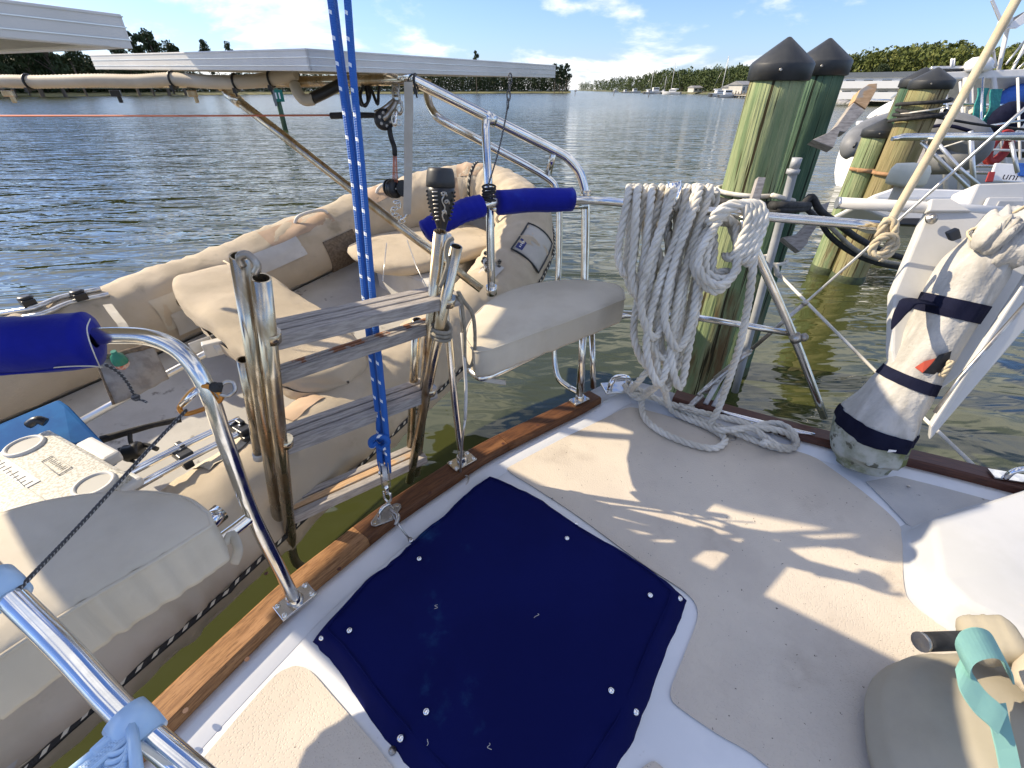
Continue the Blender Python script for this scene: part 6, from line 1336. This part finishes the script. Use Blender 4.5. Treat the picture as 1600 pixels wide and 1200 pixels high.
mb = MB(); mb.prism([bpick(1386, 700), bpick(1398, 700), bpick(1398, 706), bpick(1387, 705)], .003, (CAM - D(1390, 700, 1.6)).normalized()); obj('sewn_label', mb, K['white'], bx0)
hd = pillow('gathered_top', D(1520, 362, 1.45), D(1630, 392, 1.38), .16, .13, K['dirty_sock'], bx0, .03, seedv=2); pillow('folded_top', D(1545, 350, 1.43), D(1640, 352, 1.36), .14, .07, mat('grey_cloth', (.42, .42, .41), (.35, .35, .34), scale=6, rough=.9, bump=.6, bscale=12, bdist=.01), bx0, .03, seedv=7)
mb = MB(); mb.prism([D(1482, 365, 1.47), D(1500, 357, 1.46), D(1504, 372, 1.46), D(1488, 378, 1.47)], .02, (0, 1, 0)); obj('black_tab', mb, K['rubber'], bx0, bevel=.004)
mb = MB(); mb.tube([D(1640, 300, 1.32), D(1560, 345, 1.41), D(1512, 362, 1.45), D(1530, 385, 1.42), D(1555, 400, 1.40)], .004, 7, 4); obj('draw_cord', mb, K['rope_tan'], bx0)

# ================================================================== BAG WITH MINT STRAP
bg = thing('canvas_bag', 'tan canvas bag with black handle at the lower right corner', 'bag', (1.0, .42, 0))
bc = Vector((1.08, .30, 0)); hB = .36
def bagfn(a, b):
    ang = a*2*math.pi; prof = [(.18, 0), (.255, .015), (.275, .06), (.265, .12), (.23, .17), (.16, .205), (.09, .222), (.04, .228)]
    x = b*7; i = min(6, int(x)); f = x - i; r_ = prof[i][0]*(1-f) + prof[i+1][0]*f; z = prof[i][1]*(1-f) + prof[i+1][1]*f
    w = noise.noise(Vector((math.cos(ang)*1.5, math.sin(ang)*1.5, b*3)))*.05 + abs(noise.noise(Vector((ang*2.6, b*3, 3))))*.16*b*b - .07*b*b*abs(math.sin(ang*4.5 + 2.2*noise.noise(Vector((math.cos(ang), math.sin(ang), b*2)))))
    return bc + Vector((math.cos(ang)*r_*1.05*(1+w), math.sin(ang)*r_*.95*(1+w), z + .006))
mb = MB(); mb.grid(bagfn, 60, 40, True, True); mb.face([len(mb.v)-60+i for i in range(60)], None, True); obj('sack', mb, K['bag'], bg)
hp1, hp2 = D(1440, 1003, .98), D(1525, 1000, 1.0)
mb = MB(); mb.tube([hp1, hp1.lerp(hp2, .4), hp2], .020, 14, 3); hnd = obj('handle_grip', mb, K['black_cloth'], bg)
mb = MB(); mb.lathe([(.0205, -.004), (.0205, .004)], hp1, hp2 - hp1, seg=14); obj('grip_end', mb, K['steel_dull'], hnd)
pillow('crumpled_top', D(1500, 1000, 1.03), D(1600, 1000, .98), .10, .07, K['bag'], bg, .003, seedv=11); pillow('flap', D(1600, 1010, .97), D(1700, 1080, .90), .20, .06, K['canvas'], bg, .006, seedv=5)
mb = MB(); ribbon(mb, catmull([D(1512, 1052, .90), D(1505, 1030, .875), D(1512, 1012, .865), D(1535, 1004, .86), D(1556, 1010, .87), D(1568, 1028, .885), D(1572, 1046, .90)], 4), .055, Vector((.25, -.75, -.6)).normalized(), .003); stp = tag(obj('mint_strap', mb, K['mint']), 'mint green webbing strap looped over the canvas bag', 'strap')
mb = MB(); ribbon(mb, catmull([D(1500, 1030, .90), D(1508, 1062, .875), D(1530, 1095, .86), D(1552, 1115, .85), D(1566, 1130, .845)], 4), .052, Vector((.75, .6, .25)).normalized(), .003); ribbon(mb, [D(1556, 1100, .885), D(1562, 1130, .865), D(1572, 1170, .84), D(1584, 1230, .80)], .042, (1, .1, 0), .003); obj('strap_tail', mb, K['mint'], stp)
# ================================================================== BOATS DOCKED AT THE RIGHT
def slab(name, pixs, d, th, m, parent, bevel=.02, dv=0):
    P = [D(u, v, d + dv*(u-1450)/100) for u, v in pixs]; nrm = (P[1]-P[0]).cross(P[2]-P[0]).normalized()
    if nrm.dot(P[0]-CAM) < 0: nrm = -nrm
    mb = MB(); mb.prism(P, th, nrm); return obj(name, mb, m, parent, bevel=bevel)
def bar(name, pts, r, m, parent, sm=0):
    mb = MB(); mb.tube(pts, r, 10, sm); return obj(name, mb, m, parent)
nb1 = thing('docked_sailboat', 'white sailboat with hard top and steel arch docked at the right', 'sailboat', Z(1560, 325, WATER))
ax_ = Vector((.97, .24, 0)).normalized(); sd_ = Vector((-ax_.y, ax_.x, 0)); O = Z(1440, 318, WATER)
def NB(x, y, z): return O + ax_*x + sd_*y + Vector((0, 0, z))
def hullf(a, b):
    x = a*9; wdt = 1.55*(1 - .25*(1-a)**2); ang = math.pi*b; return NB(x, 1.6 - math.cos(ang)*wdt, 1.15 - (math.sin(ang)**.7)*1.5 + .12*a)
mb = MB(); mb.grid(hullf, 16, 14); mb.face([i*17 for i in range(15)]); obj('hull', mb, K['hull_white'], nb1)
mb = MB(); mb.grid(lambda a, b: NB(a*9, 1.6 + (b*2-1)*1.55*(1-.25*(1-a)**2), 1.15 + .12*a), 12, 2); obj('deck', mb, K['white'], nb1)
mb = MB(); mb.box(NB(4.6, 1.6, 1.45), (4.2, 2.0, .6), Matrix((ax_, sd_, Vector((0, 0, 1)))).transposed()); cab = obj('cabin', mb, K['white'], nb1, bevel=.08)
for x in (3.3, 4.3, 5.3): mb = MB(); mb.box(NB(x, .58, 1.5), (.6, .05, .2), Matrix((ax_, sd_, Vector((0, 0, 1)))).transposed()); obj('window', mb, K['glass_dark'], cab, bevel=.02)
mb = MB(); mb.beam(NB(0, -.02, .95), NB(9, -.02, 1.05), .03, .06); obj('rub_rail', mb, K['rust_wood'], nb1)
tpd = 9.2
slab('hard_top', [(1462, 112), (1620, 106), (1620, 120), (1462, 124)], tpd, 1.6, K['white_frame'], nb1, .03)
slab('top_rack', [(1456, 103), (1556, 102), (1556, 106), (1456, 107)], tpd, 1.0, K['alu'], nb1, .01)
for u0, u1 in ((1472, 1478), (1516, 1522), (1552, 1575), (1508, 1500)): bar('arch_post', [D(u0, 122, tpd), D(u1, 300, tpd + .4)], .045, K['white_frame'], nb1)
bar('arch_rail', [D(1462, 163, tpd), D(1600, 165, tpd)], .035, K['steel'], nb1); bar('guard_rail', [D(1490, 258, 8.4), D(1640, 262, 8.4)], .03, K['steel'], nb1); bar('guard_rail', [D(1488, 269, 8.4), D(1640, 272, 8.4)], .03, K['steel'], nb1)
slab('seat_panel', [(1520, 168), (1570, 168), (1570, 176), (1520, 176)], 9, .1, K['canvas_pale'], nb1)
slab('companionway', [(1582, 220), (1640, 220), (1640, 240), (1582, 238)], 8.6, .2, K['black'], nb1)
mb = MB(); mb.lathe([(.20, 0), (.24, .05), (.23, .16), (.15, .24), (.0001, .26)], D(1524, 112, tpd), seg=18); obj('radar_dome', mb, K['white'], nb1)
for u in (1486, 1490, 1548): bar('aerial', [D(u, 105, tpd), D(u + 1, 92, tpd)], .02, K['white'], nb1)
bar('frame_brace', [D(1530, 106, tpd), D(1552, 78, tpd), D(1556, 104, tpd)], .03, K['white_frame'], nb1)
for i, (u0, v0, u1, v1) in enumerate(((1572, 100, 1604, 60), (1584, 100, 1616, 62), (1590, 108, 1620, 80))): bar('shroud', [D(u0, v0, 10), D(u1, v1, 10)], .02, K['wire'], nb1)
mb = MB(); mb.tube([D(1552, 166, 9.4), D(1580, 152, 9.5), D(1640, 138, 9.8)], .22, 12, 4, radii=[.10, .22, .25]); tag(obj('sail_cover', mb, K['blue_cover']), 'bright blue sail cover on the docked sailboat at the right border', 'sail cover')
for v_, pts in enumerate((((1536, 138), (1530, 165), (1524, 196)), ((1556, 140), (1550, 170), (1538, 200)))):
    P = [D(u, v, 8.9) for u, v in pts]; mb = MB(); ribbon(mb, catmull(P, 5), .26, (1, .2, 0), .02)
    for q in mb.v: q += Vector((noise.noise(q*3)*.08, 0, noise.noise(q*4 + Vector((5, 0, 0)))*.05))
    tag(obj('drying_towel', mb, K['teal']), ['left teal towel hung on the docked sailboat frame', 'right teal towel hung on the docked sailboat frame'][v_], 'towel', 'teal towels')
mb = MB(); mb.ball(D(1574, 186, 8.7), .34, 12, 8, (1, .6, .9)); tag(obj('navy_cover', mb, K['navy_band']), 'dark navy bundle beside the teal towels', 'bundle')
# ring buoy in a cradle
c = D(1568, 232, 8.2); mb = MB(); mb.tube([c + Vector((math.cos(a)*.16, .1, math.sin(a)*.24)) for a in [i*math.pi/8 for i in range(16)]], .075, 8, 0, closed=True); tag(obj('horseshoe_buoy', mb, mat('dark_red', (.30, .02, .02), rough=.6)), 'dark red horseshoe buoy on the docked sailboat rail', 'buoy')
slab_o = thing('cockpit_cloth', 'white and blue printed cockpit cloth on the docked sailboat', 'cloth', D(1590, 290, 8.0))
s1 = slab('cloth', [(1556, 254), (1640, 258), (1640, 288), (1546, 282)], 8.0, .04, K['white'], slab_o); slab('blue_field', [(1588, 254), (1620, 255), (1620, 276), (1592, 275)], 7.97, .02, K['blue_cover'], s1); slab('red_stripe', [(1546, 268), (1556, 268), (1552, 284), (1540, 284)], 7.97, .02, mat('stripe_red', (.35, .03, .03), rough=.7), s1)
fc = bpy.data.curves.new('lettering', 'FONT'); fc.body = 'uni'; fc.size = .17; fc.extrude = .004; fo_ = bpy.data.objects.new('lettering', fc); COL.objects.link(fo_)
dep = bpy.context.evaluated_depsgraph_get(); me = bpy.data.meshes.new_from_object(fo_.evaluated_get(dep)); bpy.data.objects.remove(fo_)
lo = bpy.data.objects.new('lettering', me); me.materials.append(K['navy_band']); COL.objects.link(lo); lo.parent = s1; lo.location = D(1564, 280, 7.9) - BASE[s1.name]; lo.rotation_euler = (R(80), 0, R(-40))
# grey inflatable hung across its stern
inf = thing('grey_inflatable', 'grey inflatable hanging at the stern of the docked sailboat', 'inflatable', D(1480, 262, 7.6))
mb = MB(); mb.tube([D(1430, 206, 7.8), D(1460, 200, 7.4), D(1500, 206, 7.2), D(1522, 228, 7.2), D(1500, 246, 7.4), D(1450, 250, 7.8)], .24, 14, 6); obj('tube', mb, K['hypalon'], inf)
slab('hull', [(1432, 212), (1500, 205), (1520, 228), (1500, 252), (1428, 262)], 7.65, .1, K['pvc_pipe'], inf, .05); bar('lifeline', [D(1440, 200, 7.3), D(1480, 196, 7.0), D(1520, 206, 6.9)], .025, K['navy_band'], inf, 3)
bar('sling', [D(1455, 236, 7.2), D(1500, 222, 7.0), D(1530, 212, 6.9)], .012, K['rope'], inf)
# davit arm of the neighbouring boat, near us
dv_ = thing('davit_arm', 'polished horizontal davit tube with crossed braces reaching left from the right border', 'davit', D(1530, 300, 4.6))
mb = MB(); mb.tube([D(1394, 217, 4.6), D(1412, 214, 4.6), D(1640, 213, 4.3)], .036, 14, 0, radii=[.02, .036, .036]); obj('arm', mb, K['steel'], dv_)
bar('brace', [D(1440, 222, 4.6), D(1470, 252, 4.6), D(1524, 304, 4.6)], .018, K['alu'], dv_); bar('brace', [D(1462, 220, 4.5), D(1498, 262, 4.5), D(1532, 292, 4.5)], .018, K['alu'], dv_); bar('brace', [D(1580, 222, 4.5), D(1590, 270, 4.5)], .018, K['alu'], dv_)
bar('post', [D(1516, 205, 4.9), D(1522, 300, 5.1)], .025, K['alu'], dv_)
# its transom bench and mushroom aerial
tb2 = thing('transom_locker', 'white transom locker of the neighbouring boat below the mushroom aerial', 'locker', D(1480, 330, 3.4))
slab('locker_top', [(1365, 304), (1400, 292), (1530, 296), (1530, 312), (1372, 312)], 3.6, .5, K['white'], tb2, .02); slab('locker_front', [(1340, 322), (1372, 316), (1530, 330), (1530, 352), (1400, 346)], 3.5, .3, K['white_frame'], tb2, .02); slab('locker_slot', [(1404, 340), (1440, 340), (1442, 352), (1402, 350)], 3.45, .05, K['black'], tb2, .01)
ant = thing('mushroom_aerial', 'cream mushroom shaped satellite aerial beside the cream line', 'aerial', D(1402, 318, 3.3))
mb = MB(); mb.lathe([(.085, .10), (.115, .105), (.122, .13), (.118, .20), (.10, .235), (.0001, .25)], D(1402, 312, 3.3), (0, 0, 1), seg=26); obj('dome', mb, mat('cream_plastic', (.62, .60, .48), (.56, .54, .42), scale=5, rough=.5), ant)
mb = MB(); mb.lathe([(.055, -.08), (.055, .11)], D(1402, 312, 3.3), (0, 0, 1), seg=18); obj('stem', mb, K['canvas_pale'], ant)
bxg = thing('instrument_box', 'pale grey box with a clear lid above the canvas boot', 'box', D(1580, 340, 1.9)); slab('box', [(1528, 286), (1640, 282), (1640, 350), (1508, 330)], 1.95, .12, K['plate'], bxg, .01); slab('lid_frame', [(1546, 308), (1600, 308), (1600, 330), (1536, 328)], 1.93, .015, K['pvc_white'], bxg, .004); slab('recess', [(1562, 314), (1600, 314), (1600, 326), (1556, 325)], 1.925, .01, K['pvc_pipe'], bxg, .002)
# smaller craft beyond
sb = thing('sport_boat', 'white pointed sport boat bow beyond the tan brown piling', 'boat', D(1380, 190, 12))
mb = MB(); Pn = D(1354, 188, 12)
def spf(a, b):
    c = D(1354, 184, 12).lerp(D(1470, 160, 12.5), a); w_ = .9*min(1, a*2.2)**.7; ang = math.pi*2*b; return c + Vector((math.cos(ang)*w_*.3, math.cos(ang)*w_, 0)) + Vector((0, 0, math.sin(ang)*.34*min(1, a*2.5)**.6))
mb.grid(spf, 18, 16); obj('hull', mb, K['hull_white'], sb); bar('stripe', [D(1360, 186, 11.2), D(1390, 172, 11.2), D(1410, 166, 11.2)], .03, K['hypalon'], sb)
bar('pulpit', [D(1350, 168, 11.6), D(1352, 156, 11.6), D(1390, 157, 11.6)], .03, K['steel'], sb); bar('pulpit', [D(1346, 200, 11), D(1340, 193, 11), D(1380, 193, 11)], .06, K['white'], sb)
gi = thing('grey_tender', 'grey inflatable bow low on the water left of the green piling', 'inflatable', Z(1345, 250, WATER)); mb = MB(); mb.tube([D(1338, 240, 8), D(1334, 228, 8), D(1352, 212, 8.2), D(1400, 196, 8.6)], .26, 12, 5, radii=[.16, .22, .26, .27]); obj('tube', mb, K['hypalon'], gi); bar('seam', [D(1334, 230, 7.8), D(1350, 210, 7.9), D(1390, 196, 8.3)], .02, K['rubber'], gi, 3)
# dock edge planks beside the far pilings
dk = thing('finger_dock', 'grey weathered finger dock planks behind the tan brown piling', 'dock', D(1420, 290, 7))
for i in range(5): mb = MB(); mb.beam(D(1404 + i*5, 300 - i*3, 6.6), D(1432 + i*3, 222, 7.4), .09, .04); obj('plank', mb, K['grey_wood'], dk, bevel=.005)
# wind generator blades at the upper right corner
wg = thing('wind_generator', 'white wind generator with dark tipped blades at the upper right corner', 'wind generator', D(1590, 60, 9))
slab('blade', [(1549, 0), (1553, -2), (1566, 28), (1562, 32)], 9, .03, K['alu'], wg, .005); slab('blade', [(1574, 44), (1582, 34), (1640, -10), (1640, 10), (1590, 43)], 9, .03, K['hull_white'], wg, .005); slab('blade', [(1582, 28), (1600, 18), (1602, 22), (1584, 34)], 9.1, .03, K['hypalon'], wg, .005)
mb = MB(); mb.lathe([(.02, -.1), (.09, -.06), (.11, .1), (.05, .3)], D(1572, 34, 9), (.4, .8, 0), seg=14); obj('hub', mb, K['white'], wg)
bar('pole', [D(1575, 40, 9.2), D(1560, 110, 9.3)], .04, K['white_frame'], wg)
for k_, (u, v) in enumerate(((1541, 300), (1498, 312))):
    pass
nb2 = thing('docked_cruiser', 'white cabin cruiser behind the docked sailboat at the right', 'boat', D(1560, 150, 16))
slab('hull', [(1470, 168), (1660, 160), (1660, 196), (1480, 200)], 15, 1.8, K['hull_white'], nb2, .15); slab('cabin', [(1500, 140), (1640, 132), (1640, 162), (1490, 168)], 15.2, 1.5, K['white'], nb2, .1); slab('window_band', [(1512, 148), (1620, 143), (1620, 152), (1510, 156)], 15.1, .2, K['glass_dark'], nb2, .03)
for i, (u0, v0, u1, v1) in enumerate(((1478, 130, 1482, 205), (1500, 128, 1506, 210), (1536, 122, 1532, 200), (1590, 122, 1594, 250), (1460, 210, 1600, 188), (1466, 232, 1620, 236))): bar('rigging_tube', [D(u0, v0, 8.2), D(u1, v1, 8.0)], .02, K['white_frame'] if i % 2 else K['steel'], nb1)
# masts crowded behind
for i, (u, vt, d) in enumerate(((1566, 62, 40), (1584, 40, 55), (1596, 70, 38))):
    P = horiz(u, d, WATER + 1); t_ = ray(u, vt); k_ = d/math.hypot(t_.x, t_.y); mb = MB(); mb.tube([P, Vector((P.x, P.y, CAM_H + t_.z*k_))], .07, 7); tag(obj('mast', mb, K['white_frame']), ['slim bare mast left of the wind generator pole', 'tall bare mast behind the wind generator', 'short bare mast at the right border'][i], 'mast', 'masts in the marina')

# ================================================================== ADDED CANOPY (out of view, put in only to shade a patch of deck)
K_ = 1.95/math.tan(SUN_EL); sh = Vector((math.sin(SUN_AZ)*K_, math.cos(SUN_AZ)*K_, 1.95))
deckpoly = [(.70, 1.16), (.84, 1.09), (1.10, 1.02), (1.45, .92), (1.75, 1.0), (1.95, 1.35), (1.5, 1.55), (1.0, 1.55), (.78, 1.40)]
can = thing('added_canopy', 'cream canvas bimini added out of view to shade the deck', 'blocker', Vector((1.2, 1.3, 0)) + sh)
mb = MB(); mb.prism([Vector((x, y, 0)) + sh for x, y in deckpoly], .02); obj('canvas', mb, K['canvas_pale'], can)
mb = MB(); mb.tube([Vector((.70, 1.16, 0)) + sh, Vector((1.45, .92, 0)) + sh], .012, 8); obj('bow', mb, K['steel'], can)
